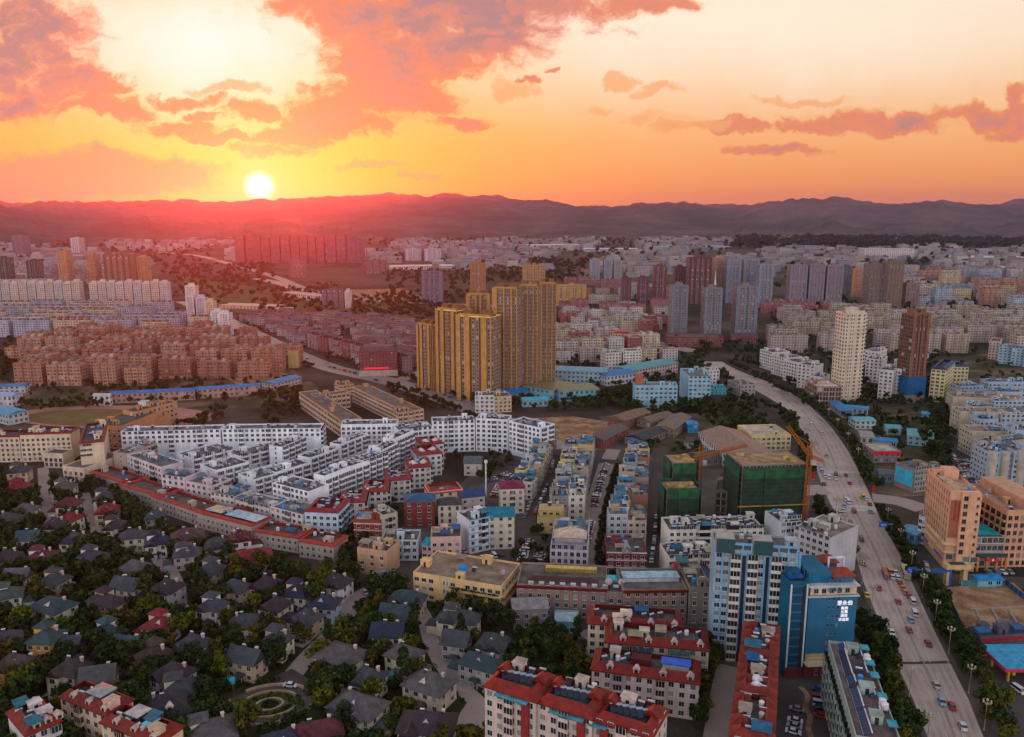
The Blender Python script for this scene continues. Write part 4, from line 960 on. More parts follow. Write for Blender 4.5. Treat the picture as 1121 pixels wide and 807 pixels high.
B = bld('apartment_block', 'pinkish white four-storey block with a pale ridge roof beside the market street', 'apartment block', (602, 626), (643, 628), 34, top=603, c=(.55, .47, .52), blank='frkl', fl=3.2, short='pinkish white block', rc=(.25, .25, .27))
windows(B, 'f', 1.5, 1.9, n=6, nfl=4, cap=24, fc=(.5, .45, .5)); windows(B, 'r', 1.4, 1.6, 3.2, nfl=4, cap=70)
ob('ridge_roof', hip_mesh(9, 14, 2.0, .3, 'sheet_metal', True), B.root, (0, -2, B.h + 1.6), math.pi / 2, c=(.60, .48, .38)); ob('roof_hall', box_mesh(-6.5, -6, 0, 6.5, 3, 1.6), B.root, (0, -1, B.h), c=(.35, .34, .35)); ob('blue_awning', box_mesh(-4, -1.5, -.1, 4, 0, .1, 'sheet_metal'), B.root, (0, -B.D / 2, 2.9), c=(.03, .2, .6))
clutter(B, 4, 2, 1, 2, box=(-7, 6, 7, 15))
B = bld('corner_house', 'mustard yellow three-storey corner house with stepped upper floor on the plaza', 'house', (588, 584), (618, 585), 11, h=7.5, c=(.50, .38, .18), blank='frkl', short='mustard corner house')
windows(B, 'f', 1.5, 1.6, n=3, nfl=2, cap=6); ob('upper_floor', box_mesh(-B.W / 2 + .6, -3.5, 0, B.W / 2 - .5, 5, 3.6), B.root, (0, 0, B.h + .05), c=(.44, .33, .16))
for x in (-3, 0, 3): ob('window', win_mesh(1.6, 1.3), B.root, (x, -3.52, B.h + 1.2), c=(.5, .4, .2))
ob('canopy', box_mesh(-2.5, -2.2, 2.6, 2.5, 0, 2.9), B.root, (3, -B.D / 2, 0), c=(.3, .1, .06)); clutter(B, 1, 1, 0, 0, z=B.h + 3.6, box=(-3, -2, 3, 4))
B = bld('apartment_block', 'dark red brick block with white stepped gable ending the shop rows', 'apartment block', (664, 629), (707, 630), 18, top=606, c=(.20, .035, .045), blank='frkl', short='dark red brick block', fl=3.2)
windows(B, 'f', 1.7, 1.4, n=5, nfl=3, cap=15, fc=(.6, .58, .55))
for z in (3.1, 6.4, B.h + .3): ob('white_band', box_mesh(-B.W / 2 - .2, -.35, 0, B.W / 2 + .2, 0, .45), B.root, (0, -B.D / 2, z), c=(.55, .53, .5))
ob('stepped_gable', hip_mesh(6, 3, 3.0, .4, 'roof_tile', True), B.root, (0, -B.D / 2 + 2, B.h + .9), math.pi / 2, c=(.3, .3, .32)); clutter(B, 4, 2, 1, 2)
WB = (.60, .56, .50)
B = bld('apartment_block', 'off-white block packed with roof tanks in front of the netted tower', 'apartment block', (731, 636), (784, 634), 14, top=612, c=WB, blank='frkl', short='off-white block packed with roof tanks')
windows(B, 'f', 1.6, 1.5, n=8, nfl=4, cap=32); balconies(B, 'f', [.4, .75], 3, 1.2, nfl=4); clutter(B, 14, 4, 2, 2)
B = bld('apartment_block', 'cream block with deep balconies and cluttered roof just behind the tall blue tower', 'apartment block', (731, 618), (834, 616), 15, top=582, c=WB, blank='frkl', short='cream block with deep balconies')
windows(B, 'f', 1.5, 1.5, n=15, nfl=6, cap=90, skip=(5, 6, 9, 10)); balconies(B, 'f', [.37, .67], 6, 1.4, nfl=6, closed=False, c=(.5, .47, .42)); clutter(B, 26, 6, 4, 2)
B = bld('apartment_block', 'pale grey block with a bare roof behind the lettered blue tower', 'apartment block', (866, 625), (905, 640), 22, top=578, c=(.45, .45, .45), blank='frkl', short='pale grey block behind the lettered tower', rc=(.24, .18, .16))
windows(B, 'f', 1.6, 1.6, n=6, nfl=7, cap=42); clutter(B, 3, 2, 3, 1)
B = bld('apartment_block', 'white narrow block with dark windows beside the netted towers', 'apartment block', (852, 622), (874, 620), 14, top=574, c=(.5, .53, .55), blank='frkl', short='white narrow block by the netted towers')
windows(B, 'f', 1.8, 1.5, n=4, nfl=8, cap=32); clutter(B, 3, 2, 2, 1)
B = bld('shop_row', 'row of blue and red roofed market sheds along the boulevard hedge', 'sheds', (876, 596), (900, 612), 5, h=4, c=(.4, .2, .2), short='market sheds by the hedge', deckmat='sheet_metal', rc=(.06, .28, .5))
# ---------------------------------------------------------------- colourful townhouses in the middle
def house(label, a, b, depth, top, c, short, n=3, roof=None, rk='flat', clut=(1, 1, 1, 0), side='', band=None, fc=(.55, .55, .53), balc=(), rc=DECK, wn=(1.5, 1.5), rh=2.6, name='town_house'):
    B = bld(name, label, 'house', a, b, depth, top=top, c=c, blank='frkl', short=short, fl=3.2, rc=rc)
    nf = max(1, round(B.h / 3.2)); windows(B, 'f', *wn, n=n, nfl=nf, cap=40, fc=fc)
    for s_ in side: windows(B, s_, 1.4, 1.4, 3.5, nfl=nf, cap=80, fc=fc)
    if balc: balconies(B, 'f', balc, 3.2, 1.2, nfl=nf, closed=False, fl=3.2)
    if rk in ('hip', 'gable'): ob('pitched_roof', hip_mesh(B.W, depth, rh, .5, 'roof_tile', rk == 'gable'), B.root, (0, 0, B.h + .85), c=jit(roof))
    elif rk == 'skirt': ob('tiled_skirt', ring_mesh(B.W, depth, B.h + .1, .5, 1.6, 1.5), B.root, c=jit(roof)); clutter(B, *clut)
    else: clutter(B, *clut)
    if band:
        for k in range(1, nf + 1): ob('floor_band', box_mesh(-B.W / 2 - .1, -.2, -.25, B.W / 2 + .1, 0, .25), B.root, (0, -depth / 2, k * 3.2 - .1), c=band)
    return B
house('red brick house with white floor bands and flat grey roof', (388, 594), (418, 595), 12, 570, (.25, .055, .04), 'banded red brick house', 3, band=(.5, .45, .4), rc=(.4, .38, .37), clut=(1, 1, 1, 0), fc=(.6, .5, .45))
house('cream house with green glazed balconies leaning on the banded brick house', (420, 596), (436, 592), 10, 566, (.42, .38, .32), 'cream house with glazed balconies', 2, balc=(.5,))
house('dark red brick house under a blue pitched roof', (443, 577), (476, 576), 12, 552, (.20, .05, .045), 'dark red brick house', 3, (.03, .10, .18), 'hip', band=(.22, .06, .05))
house('tall cream villa with red flat roof rim', (470, 567), (507, 563), 12, 541, (.58, .50, .38), 'tall cream villa', 4, (.33, .04, .035), 'skirt', clut=(1, 0, 0, 0))
house('cream house with arched dark windows below the tall cream villa', (480, 575), (505, 574), 8, 555, (.60, .55, .45), 'arched cream house', 3, (.05, .05, .05), 'hip', wn=(1.3, 2.0))
house('grey gabled house with orange side wall and navy roof', (505, 567), (531, 564), 11, 547, (.42, .38, .36), 'navy-roofed gabled house', 3, (.03, .06, .13), 'gable', side='r')
house('white house with sky blue balcony bands and stepped roof terrace', (514, 607), (545, 600), 13, 572, (.60, .62, .64), 'white house with sky blue bands', 4, band=(.12, .42, .6), clut=(2, 1, 2, 1), balc=(.5,))
house('pink house with cyan sheet roofs', (472, 616), (505, 615), 12, 590, (.62, .42, .38), 'pink house with cyan roofs', 4, clut=(1, 1, 1, 3), side='r')
house('low pink annex with cyan lean-to roof beside the pink house', (462, 612), (474, 613), 8, 598, (.6, .42, .4), 'low pink annex', 2, (.05, .35, .48), 'hip', rh=1.0)
house('pale blue and white shop house with purple ground floor', (418, 614), (458, 614), 12, 593, (.42, .50, .54), 'pale blue shop house', 5, clut=(2, 1, 1, 1), band=(.5, .5, .52), balc=(.35, .7))
house('tan four-storey corner house with framed windows beside the dark trees', (392, 627), (424, 632), 12, 601, (.46, .30, .20), 'tan corner house', 3, clut=(2, 2, 2, 1), side='l', fc=(.6, .52, .42))
house('cream house with teal sloping roof beside the car park', (534, 602), (563, 601), 12, 568, (.52, .47, .38), 'teal-roofed cream house', 3, (.03, .16, .24), 'gable', side='r')
house('white house with a magenta pitched roof beside the shop street', (548, 563), (574, 562), 11, 537, (.58, .52, .44), 'magenta-roofed house', 3, (.15, .02, .05), 'hip', balc=(.5,))
house('small gabled house with grey roofs alone in the yard below the white row', (508, 521), (527, 521), 13, 509, (.55, .48, .42), 'lone gabled house in the yard', 2, (.09, .11, .12), 'gable')
house('small grey gatehouse with flat roof on the villa road', (409, 650), (432, 648), 7, 636, (.36, .31, .26), 'small grey gatehouse', 3, clut=(0, 1, 0, 0))
house('red-brown terrace house standing at the lane corner below the white rows', (246, 575), (263, 580), 10, 562, (.38, .27, .25), 'red-brown lane corner house', 2, REDT, 'hip')
# flag mast in the yard
t = thing('mast', 'slim white mast standing in the yard below the curved white row', 'mast', (*P(532, 543), 0), short='slim white mast')
ob('pole', cached('pole22', lambda: MB().cyl(0, 0, 0, 19, .5, 10, r2=.32).build('pole', ['painted'])), t, c=(.7, .68, .64)); ob('head_ring', cached('hr', lambda: MB().cyl(0, 0, 18.6, 20, .9, 10).build('head_ring', ['painted'])), t, c=(.7, .68, .64))
# ================================================================ white rows, schools, shop rows and works in the middle distance
WH = (.74, .78, .82)
def white_row(label, a, b, depth, top, short=None, side='r', nb=None, c=WH, rc=(.15, .16, .18), front=True, cl=(7, 2, 1, 0), group='white apartment rows', cap=40, bside=4):
    B = bld('apartment_block', label, 'apartment block', a, b, depth, top=top, c=c, blank='frkl', short=short, rc=rc, group=group)
    nf = max(4, round(B.h / 3.0)); n = max(2, round(B.W / 3.4))
    if front: windows(B, 'f', 1.7, 1.5, n=n, nfl=nf, cap=cap, skip=[i for i in range(n) if i % 5 == 3] if n > 5 else ())
    else: windows(B, 'f', 1.0, 1.2, n=1, nfl=nf, cap=6)
    if n > 5 and front:
        for i in range(n):
            if i % 5 == 3: balconies(B, 'f', [(i + .5) / n], 3.0, 1.1, nfl=nf)
    if side:
        for s_ in side: balconies(B, s_, [(i + .5) / bside for i in range(bside)], min(3.6, depth / bside * .62), 1.3, nfl=nf)
        windows(B, side[0], 1.2, 1.4, n=bside, nfl=nf, cap=90, t0=.1, t1=1.1 - .001) if depth > 24 else None
    clutter(B, *cl)
    for k in range(2): ob('skylight_box', box_mesh(-1.2, -1, 0, 1.2, 1, 1.6), B.root, (rnd.uniform(-.3, .3) * B.W, rnd.uniform(-.3, .3) * B.D, B.h), c=jit((.3, .32, .35)))
    return B
white_row('long white block closing the back of the stepped rows behind the lawn', (135, 503), (243, 500), 12, 474, 'long white back block', '')
white_row('long white block whose end looks over the comb-shaped school', (245, 500), (352, 499), 12, 471, 'white back block by the comb school', 'r', bside=2)
white_row('white block with grouped windows standing behind the red-roofed stepped row', (374, 492), (435, 491), 12, 466, 'white block behind the red-roofed row', '')
white_row('low-set white block joining two white rows near the centre', (436, 500), (474, 496), 12, 472, 'low-set white block', '')
white_row('tall white curved row, first section with close narrow windows', (474, 496), (520, 494), 12, 463, 'first curved white section', '', cap=60)
white_row('tall white curved row, middle section rising above the yard', (521, 494), (556, 496), 12, 459, 'middle curved white section', '')
white_row('tall white curved row, end section turning towards the shop street', (557, 497), (591, 506), 14, 462, 'end curved white section', 'r', bside=2)
PKW = (.58, .52, .52)
rows = [('pinkish white block at the end of the stepped rows, wide windowed front', (141, 521), (178, 536), 13, 499, True, PKW),
 ('pale brown side block behind the pinkish white block', (126, 518), (142, 520), 34, 496, False, (.40, .32, .28)),
 ('white stepped block with blank gable right behind the pinkish block', (194, 515), (211, 521), 40, 497, False, WH),
 ('white stepped block with blank gable in the front file, pale blue wall', (221, 533), (238, 540), 30, 510, False, WH),
 ('white stepped block in the back file, second along', (250, 513), (263, 518), 38, 496, False, WH),
 ('white stepped block with small end windows above the pink balconied row', (262, 543), (280, 550), 30, 520, False, WH),
 ('white block with rounded balconies in the back file, tallest gable', (296, 514), (310, 516), 34, 489, False, WH),
 ('white block behind the wide front block, balconies stacked in curves', (327, 522), (341, 525), 34, 500, False, WH),
 ('white block at the far end of the middle file', (362, 507), (373, 509), 40, 486, False, WH),
 ('white block in the middle file next to the wide front block', (289, 537), (303, 542), 34, 514, False, WH),
 ('wide white front block with a full grid of windows', (300, 559), (339, 570), 14, 530, True, WH),
 ('white balconied block right of the wide front block', (345, 553), (357, 556), 28, 520, False, WH),
 ('white balconied block in the front file with tall blank gable', (361, 544), (374, 548), 30, 512, False, WH),
 ('white balconied block in the front file below the red solar roofs', (386, 535), (398, 538), 30, 503, False, WH),
 ('white balconied block near the end of the front file', (403, 527), (417, 529), 30, 494, False, WH),
 ('last white balconied block of the front file', (420, 514), (432, 516), 32, 480, False, WH),
 ('white block peeping out between the back file and the curved row', (375, 491), (391, 492), 30, 479, False, WH)]
for lab, a, b, d, top, fr_, c in rows: white_row(lab, a, b, d if fr_ else d * .68, top, None, '' if fr_ else 'r', c=c, front=fr_, cl=(8, 2, 1, 0))
ANCH.append(('wide white front block', *P(320, 565))); ANCH.append(('pinkish white block of the stepped rows', *P(160, 528)))
white_row('pink balconied block with blue roof shed and one red roof', (179, 548), (204, 552), 13, 521, 'pink block with a blue roof shed', '', c=(.55, .46, .48), cl=(2, 1, 1, 2))
white_row('pink block with a dark red roof patch and blank end wall', (205, 552), (234, 558), 13, 528, 'pink block with a red roof patch', 'r', c=(.55, .46, .48), bside=2, cl=(3, 1, 1, 1))
white_row('pink block with cyan roof covers behind the red parapet', (232, 562), (258, 567), 13, 541, 'pink block with cyan roof covers', '', c=(.55, .48, .48), cl=(1, 1, 1, 3))
white_row('pale block with blue-walled end behind the red parapet', (259, 568), (296, 578), 13, 549, 'pale blue-ended block', '', c=(.52, .50, .50), cl=(3, 1, 1, 1))
white_row('pale pink block with bright blue roof tarp over the red parapet', (297, 580), (332, 590), 13, 556, 'pale pink block with a blue tarp', 'r', c=(.55, .50, .52), bside=2, cl=(3, 1, 1, 2))
# stepped row with dark red solar roofs
for i, (a, b, d, top, lab) in enumerate([((335, 590), (371, 592), 18, 561, 'first block of the red solar-roofed stepped row, pale blue end wall'), ((373, 577), (400, 576), 17, 552, 'second block of the red solar-roofed row, roof full of blue panels'),
        ((398, 563), (425, 562), 17, 540, 'third block of the red solar-roofed row, cream bay fronts'), ((424, 551), (450, 549), 17, 528, 'fourth block of the red solar-roofed row, wide crimson roof'),
        ((448, 536), (472, 534), 18, 514, 'fifth block of the red solar-roofed row'), ((458, 523), (484, 520), 18, 500, 'sixth block of the red solar-roofed row with cream dormers'), ((464, 511), (486, 508), 16, 489, 'highest block of the red solar-roofed row, dark ridge')]):
    B = white_row(lab, a, b, d, top, None if i else 'first red solar-roofed block', 'r', c=(.55, .54, .52) if i else (.48, .60, .70), rc=(.16, .022, .028), cl=(9 if i < 5 else 2, 1, 0, 0), group='red solar-roofed stepped row', bside=3)
    ob('tiled_skirt', ring_mesh(B.W, d, B.h + .75, .6, 2.2, 1.2), B.root, c=jit((.22, .03, .035)))
    if i > 3:
        for k in range(2): ob('cream_dormer', hip_mesh(3.2, 3.2, 1.8, .4, 'painted'), B.root, (-B.W / 4 + k * B.W / 2, -2, B.h + 1.4), c=(.55, .48, .40))
# long three-storey terrace with red parapets along the villas
for i, (a, b, top, lab) in enumerate([((100, 531), (141, 545), 518, 'grey three-storey terrace with red parapet next to the beige hotel wing'), ((130, 545), (178, 560), 531, 'second grey terrace with red parapet along the villas'),
        ((167, 558), (222, 578), 544, 'third red-parapet terrace with dark pitched roofs'), ((217, 578), (277, 594), 562, 'red-parapet terrace under pale blue and cream roof sheets'), ((279, 598), (327, 606), 583, 'red-parapet terrace with a blue lean-to on its roof'), ((328, 610), (366, 616), 594, 'last red-parapet terrace by the dark trees')]):
    B = bld('terrace_block', lab, 'terrace', a, b, 12, top=top, c=(.40, .33, .30), blank='frkl', short=None if i not in (0, 3, 5) else ('red-parapet terrace by the hotel', '', '', 'red-parapet terrace with pale roof sheets', '', 'last red-parapet terrace')[i], group='red-parapet terrace along the villas', rc=(.12, .09, .08))
    windows(B, 'f', 1.2, 1.6, n=max(3, round(B.W / 3)), nfl=max(2, round(B.h / 3)), cap=60)
    ob('red_parapet', ring_mesh(B.W, 12, B.h + .8, .7, 1.2, .7), B.root, c=jit((.32, .05, .035)))
    if i == 3:
        for x0, cc in ((-.42, (.5, .42, .3)), (-.05, (.32, .48, .62)), (.2, (.45, .55, .62))): ob('roof_sheet', box_mesh(0, -3.6, 1.6, B.W * .3, 4, 1.8, 'sheet_metal'), B.root, (x0 * B.W, 0, B.h), c=cc)
    clutter(B, 2, 1, 1, 1 if i == 4 else 0, shc=(BLUE,))
# beige hotel with red rim
HB = (.62, .50, .38)
for a, b, d, top, lab, sh, sd in [((-70, 507), (24, 506), 14, 480, 'beige slab with red roof rim running out of the picture', 'beige slab at the photo edge', ''), ((25, 506), (80, 504), 14, 477, 'beige slab with red roof rim and close window grid', 'beige slab with a window grid', ''), ((91, 524), (117, 521), 46, 487, 'beige wing with blank white gable and red roof rim', 'beige wing with a white gable', 'l')]:
    B = bld('apartment_block', lab, 'apartment block', a, b, d, top=top, c=HB, blank='frkl', short=sh, rc=(.10, .10, .11)); nf = max(4, round(B.h / 3.1))
    if sd: windows(B, 'l', 1.4, 1.5, n=12, nfl=nf, cap=78); windows(B, 'f', 1.4, 1.3, n=4, nfl=nf, cap=90, t1=.5)
    else: windows(B, 'f', 1.4, 1.6, n=round(B.W / 3.0), nfl=nf, cap=96)
    ob('red_rim', ring_mesh(B.W, d, B.h + .75, .6, .9, .7), B.root, c=jit(REDT)); clutter(B, 3, 2, 4, 0)
B = bld('annex', 'low beige annex with dark flat roof in front of the hotel wing', 'annex', (70, 526), (93, 529), 30, h=8, c=HB, blank='frkl', short='low beige annex'); windows(B, 'f', 1.8, 2, n=4, nfl=2); windows(B, 'l', 1.8, 2, n=6, nfl=2)
B = bld('annex', 'little beige annex with arched openings below the beige slab', 'annex', (49, 512), (70, 513), 10, h=8.5, c=HB, blank='frkl'); windows(B, 'f', 1.8, 2.2, n=4, nfl=2)
OB = (.46, .24, .13)
for a, b, d, top, lab, sh in [((102, 490), (135, 492), 40, 466, 'orange brick school wing with stair towers behind the beige wing', 'orange brick wing'), ((134, 478), (160, 480), 26, 462, 'orange school wing with dark roof below the playing field', 'orange school wing'), ((150, 479), (196, 466), 12, 452, 'slanting orange school wing ending in a white roof tank', 'slanting orange wing')]:
    B = bld('school', lab, 'school', a, b, d, top=top, c=OB, rc=(.09, .085, .085), bay=3.6, fl=3.4, blank='frkl', short=sh)
    windows(B, 'f', 1.9, 1.7, n=max(3, round(B.W / 3.6)), nfl=max(2, round(B.h / 3.4)), cap=50); clutter(B, 0, 1, 3, 0)
t = thing('water_tower', 'white square tank standing on the slanting orange school roof', 'water tank', (*P(160, 470), 0)); ob('tank_body', cached('wtb', lambda: MB().box(-2.6, -2.6, 0, 2.6, 2.6, 20).build('tank_body', ['painted'])), t, c=(.66, .64, .6)); ob('tank_cap', box_mesh(-2.9, -2.9, 20, 2.9, 2.9, 20.6), t, c=(.5, .5, .5))
for a, b, d, top, lab, sh in [((375, 480), (328, 446), 14, 430, 'outer orange wing of the comb-shaped school with long window bands', 'outer comb school wing'), ((445, 470), (386, 440), 14, 424, 'inner orange wing of the comb-shaped school, longest roof', 'inner comb school wing'), ((345, 451), (384, 446), 10, 435, 'cross wing closing the court of the comb-shaped school', 'cross wing of the comb school'), ((372, 434), (388, 432), 12, 423, 'square stair tower of the comb-shaped school', 'comb school stair tower'), ((436, 472), (453, 470), 14, 453, 'orange end block of the inner school wing above the white row', 'orange end block')]:
    a2, b2 = (a, b) if a[0] < b[0] else (b, a)
    B = bld('school', lab, 'school', a2, b2, d, h=ht(a[0], a[1], top) if a[0] < b[0] else ht(*b, top), c=(.45, .28, .17), rc=(.17, .14, .12), mat='facade_wide', bay=3.4, fl=3.4, short=sh); clutter(B, 0, 1, 2, 0)
# ---------------------------------------------------------------- shop rows along the market street
SHC = [(.44, .36, .26), (.60, .56, .50), (.36, .32, .28), (.58, .46, .24), (.36, .40, .42), (.30, .16, .12), (.50, .38, .32), (.26, .25, .24)]
SHN = ['tan', 'off-white', 'grey-brown', 'yellowish', 'blue-grey', 'brick brown', 'pinkish', 'grey']
def shop_rows(L0, L1, R0, R1, n, heights, files, group):
    """files of narrow shop houses between two pixel edges, from the near end (0) to the far end (1)"""
    nl, fl_, nr, fr_ = map(lambda q: np.array(P(*q)), (L0, L1, R0, R1))
    for k in range(n):
        a, b, a2, b2 = nl + (fl_ - nl) * k / n, nr + (fr_ - nr) * k / n, nl + (fl_ - nl) * (k + 1) / n, nr + (fr_ - nr) * (k + 1) / n
        dpt = float(np.linalg.norm(a2 - a)) - .04
        for j in range(files):
            p, q = a + (b - a) * j / files, a + (b - a) * (j + 1) / files; d = q - p; Wd = float(np.linalg.norm(d)) - .05; d /= np.linalg.norm(d)
            c = (p + q) / 2 + np.array((-d[1], d[0])) * dpt / 2; i = rnd.randrange(len(SHC)); h_ = rnd.choice(heights) * 3.1
            sheds = rnd.choice((0, 1, 1, 2)); sc_ = rnd.choice((BLUE, CYAN, (.5, .42, .3), (.5, .52, .53), (.04, .3, .5))); rdesc = 'roof tanks' if not sheds else {BLUE: 'a bright blue roof sheet', CYAN: 'a cyan roof sheet'}.get(sc_, 'a pale roof sheet' if sc_[0] > .3 else 'a blue roof cover')
            B = bld('shop_house', '', 'shop house', None, None, dpt, h=h_, at=(tuple(c), math.atan2(d[1], d[0]), Wd), c=SHC[i], blank='frkl', rc=rnd.choice((DECK, (.30, .26, .23), (.16, .15, .15), (.36, .33, .3))), group=group, auto='narrow %s shop house with %s' % (SHN[i], rdesc), fl=3.1)
            if k == 0: windows(B, 'f', 1.5, 1.5, n=max(2, int(Wd / 2.8)), nfl=round(h_ / 3.1))
            s_ = 'r' if j == files - 1 else 'l'
            windows(B, s_, 1.5, 1.6, n=max(2, int(dpt / 3)), nfl=round(h_ / 3.1), cap=24)
            clutter(B, rnd.choice((1, 2, 3)), rnd.choice((0, 1, 1)), rnd.choice((0, 1, 1)), sheds, shc=(sc_,), hz_=2.4)
shop_rows((666, 600), (690, 505), (707, 600), (711, 505), 15, (3, 3, 4, 4, 5), 2, 'shop houses along the market street')
shop_rows((604, 571), (619, 498), (640, 570), (650, 500), 11, (3, 4, 4), 2, 'shop houses between the shop street and the market street')
shop_rows((560, 545), (590, 495), (582, 548), (606, 497), 10, (3, 3, 4), 2, 'shop houses below the curved white row')
# ---------------------------------------------------------------- netted towers, cranes, building frame
def netted(label, a, b, depth, top, short, band=None, open_top=False):
    B = bld('scaffolded_tower', label, 'tower under construction', a, b, depth, top=top, c=(.20, .17, .15), mat='facade_frame', short=short, par=.1, rc=(.35, .25, .16))
    W_ = B.W
    for s_, n in (('f', 3), ('r', 2), ('l', 2), ('k', 3)):
        L = W_ if s_ in 'fk' else depth
        for i in range(n):
            p, r = on_wall(B, s_, (i + .5) / n, 0, .9 + (i % 2) * .35)
            ob('safety_net', cached(('net', round(L / n, 2), round(B.h, 1)), lambda: MB().box(-L / n / 2 + .05, -.06, 0, L / n / 2 - .05, .06, B.h * .84, 0).build('safety_net', ['net'])), B.root, p, r, c=jit((.007, .026, .016), .15))
            ob('top_net', cached(('tnet', round(L / n, 2)), lambda: MB().box(-L / n / 2 + .05, -.1, 0, L / n / 2 - .05, .1, 5.2, 0).build('top_net', ['net'])), B.root, (p[0], p[1], B.h * .84), r, c=jit((.012, .075, .032), .15))
    if band: ob('orange_catch_fan', box_mesh(-W_ / 2 - 1.6, -depth / 2 - 1.8, 0, W_ / 2 + 1.6, -depth / 2 - .9, .3), B.root, (0, 0, B.h * band), c=(.40, .22, .04))
    for i in range(8): ob('formwork', box_mesh(-1.4, -.8, 0, 1.4, .8, .9), B.root, (rnd.uniform(-.4, .4) * W_, rnd.uniform(-.35, .35) * depth, B.h + .1), rnd.uniform(0, 3), c=jit((.42, .28, .12), .3))
    return B
m, t_, b_ = newmat('net')
pz = geo(t_)['Position']; sx = t_.sep(pz)
g1 = t_.m('LESS_THAN', t_.m('FRACT', t_.m('DIVIDE', sx[2], 1.9)), .12); g2 = t_.noise(pz, .35, 4)
t_.put(b_.inputs['Base Color'], t_.mix(t_.m('MULTIPLY', g1, .5), t_.mix(1.0, objcol(t_), t_.comb(t_.ss(g2, .3, .7, .5, 1.3), t_.ss(g2, .3, .7, .5, 1.3), t_.ss(g2, .3, .7, .6, 1.2)), 'MULTIPLY'), (.05, .04, .02, 1)))
b_.inputs['Roughness'].default_value = .9
netted('lower netted tower with bare orange formwork on its open top floor', (728, 591), (763, 590), 12, 537, 'lower netted tower')
netted('narrow netted tower standing behind the lower one with green crown nets', (734, 578), (759, 577), 13, 507, 'narrow netted tower')
netted('wide green netted tower with an orange catch fan across it', (808, 597), (877, 594), 20, 510, 'wide green netted tower', .5)
B = bld('concrete_frame', 'dark bare concrete frame building with open floors between netted towers', 'unfinished building', (781, 583), (806, 586), 26, top=538, c=(.13, .09, .075), mat='facade_frame', bay=5.5, fl=3.6, short='bare concrete frame'); clutter(B, 0, 1, 2, 2, shc=((.4, .3, .25),))
def crane(label, u, v, vtop, jib_to, back, short):
    x, y = P(u, v); H = ht(u, v, vtop); t = thing('tower_crane', label, 'crane', (x, y, 0), 0, 'tower cranes on the building sites', short)
    OR = (.36, .115, .03)
    def lattice(a, b, r):
        m_ = MB(); a, b = np.array(a, float), np.array(b, float); d = b - a; L = np.linalg.norm(d); d /= L
        uu = np.array((0, 0, 1.0)) if abs(d[2]) < .9 else np.array((1.0, 0, 0)); X = np.cross(d, uu); X /= np.linalg.norm(X); Y = np.cross(X, d)
        C = [X * r + Y * r, -X * r + Y * r, -X * r - Y * r, X * r - Y * r]
        for c in C: m_.bar(a + c, b + c, .11)
        n = int(L / (2.4 * r))
        for i in range(n):
            for k in range(4): m_.bar(a + d * L * i / n + C[k], a + d * L * (i + 1) / n + C[(k + 1) % 4], .065)
        return m_
    ob('mast', lattice((0, 0, 0), (0, 0, H), .85).build('mast', ['painted']), t, c=OR)
    j = np.array((jib_to[0], jib_to[1], jib_to[2])); ob('jib', lattice((0, 0, H - 5), tuple(j), .55).build('jib', ['painted']), t, c=OR)
    ob('counter_jib', lattice((0, 0, H - 5), back, .55).build('counter_jib', ['painted']), t, c=OR)
    ob('counterweight', box_mesh(-1.4, -1.4, -1.6, 1.4, 1.4, 1.4), t, back, c=(.3, .28, .25)); ob('cab', box_mesh(-1, -1, 0, 1, 1, 2.2), t, (1.7, -1.0, H - 9), c=(.5, .45, .4))
    ob('tie', MB().bar((0, 0, H + .2), tuple(j * .7 + np.array((0, 0, H - 5)) * .3 + np.array((0, 0, .5))), .09).bar((0, 0, H + .2), back, .09).build('tie', ['painted']), t, c=OR)
crane('orange tower crane whose long level jib reaches across the works sheds', 764, 568, 489, (27, 16, ht(764, 568, 489) - 4), (-13, -2, ht(764, 568, 489) - 7), 'orange crane with a level jib')
crane('orange tower crane with raised jib beside the boulevard trees', 879, 596, 487, (-9.5, 3, ht(879, 596, 487) + 8), (5, -8, ht(879, 596, 487) - 6), 'orange crane with a raised jib')
# ---------------------------------------------------------------- works, sheds, factories
def shed(label, a, b, depth, h, c, roof, short=None, rk='gable', rh=2.2, mat='sheet_metal', name='factory_shed', along=False, win=True, auto=None, group=None):
    B = bld(name, label, 'shed', a, b, depth, h=h, c=c, short=short, fl=h / max(1, round(h / 3.6)), bay=4, blank='' if win else 'frkl', par=.05, auto=auto, group=group)
    if along: ob('pitched_roof', hip_mesh(depth, B.W, rh, .6, mat, True), B.root, (0, 0, h + .1), math.pi / 2, c=jit(roof))
    else: ob('pitched_roof', hip_mesh(B.W, depth, rh, .6, mat, rk == 'gable'), B.root, (0, 0, h + .1), c=jit(roof))
    return B
CB = (.16, .38, .47)
shed('long cyan factory hall with olive flat roof in front of the golden towers', (572, 434), (606, 439), 34, 9, CB, (.20, .19, .10), 'cyan hall with an olive roof', rk='hip', rh=1.2)
shed('second cyan factory hall with olive roof beside the grove', (612, 440), (656, 438), 24, 9, CB, (.22, .21, .11), 'cyan hall beside the grove', rk='hip', rh=1.2)
shed('long pale blue factory with sawtooth vents behind the cyan halls', (592, 418), (664, 421), 22, 11, (.30, .44, .52), (.16, .33, .42), 'pale blue factory', rh=1.6)
shed('bright blue sheet-roofed canopy beside the golden towers', (546, 440), (580, 437), 18, 6, (.2, .25, .3), (.03, .17, .40), 'bright blue canopy roof')
shed('pale cyan lean-to roof strip by the grove', (572, 446), (600, 445), 8, 5, (.3, .45, .5), (.10, .36, .44))
shed('factory with royal blue roof and white walls next to the teal factory', (664, 423), (696, 419), 22, 9, (.50, .52, .55), (.03, .17, .42), 'royal blue roofed factory')
shed('long teal roofed factory hall with pink wall', (690, 418), (742, 408), 22, 10, (.48, .36, .34), (.06, .30, .32), 'teal roofed factory hall', rh=1.6)
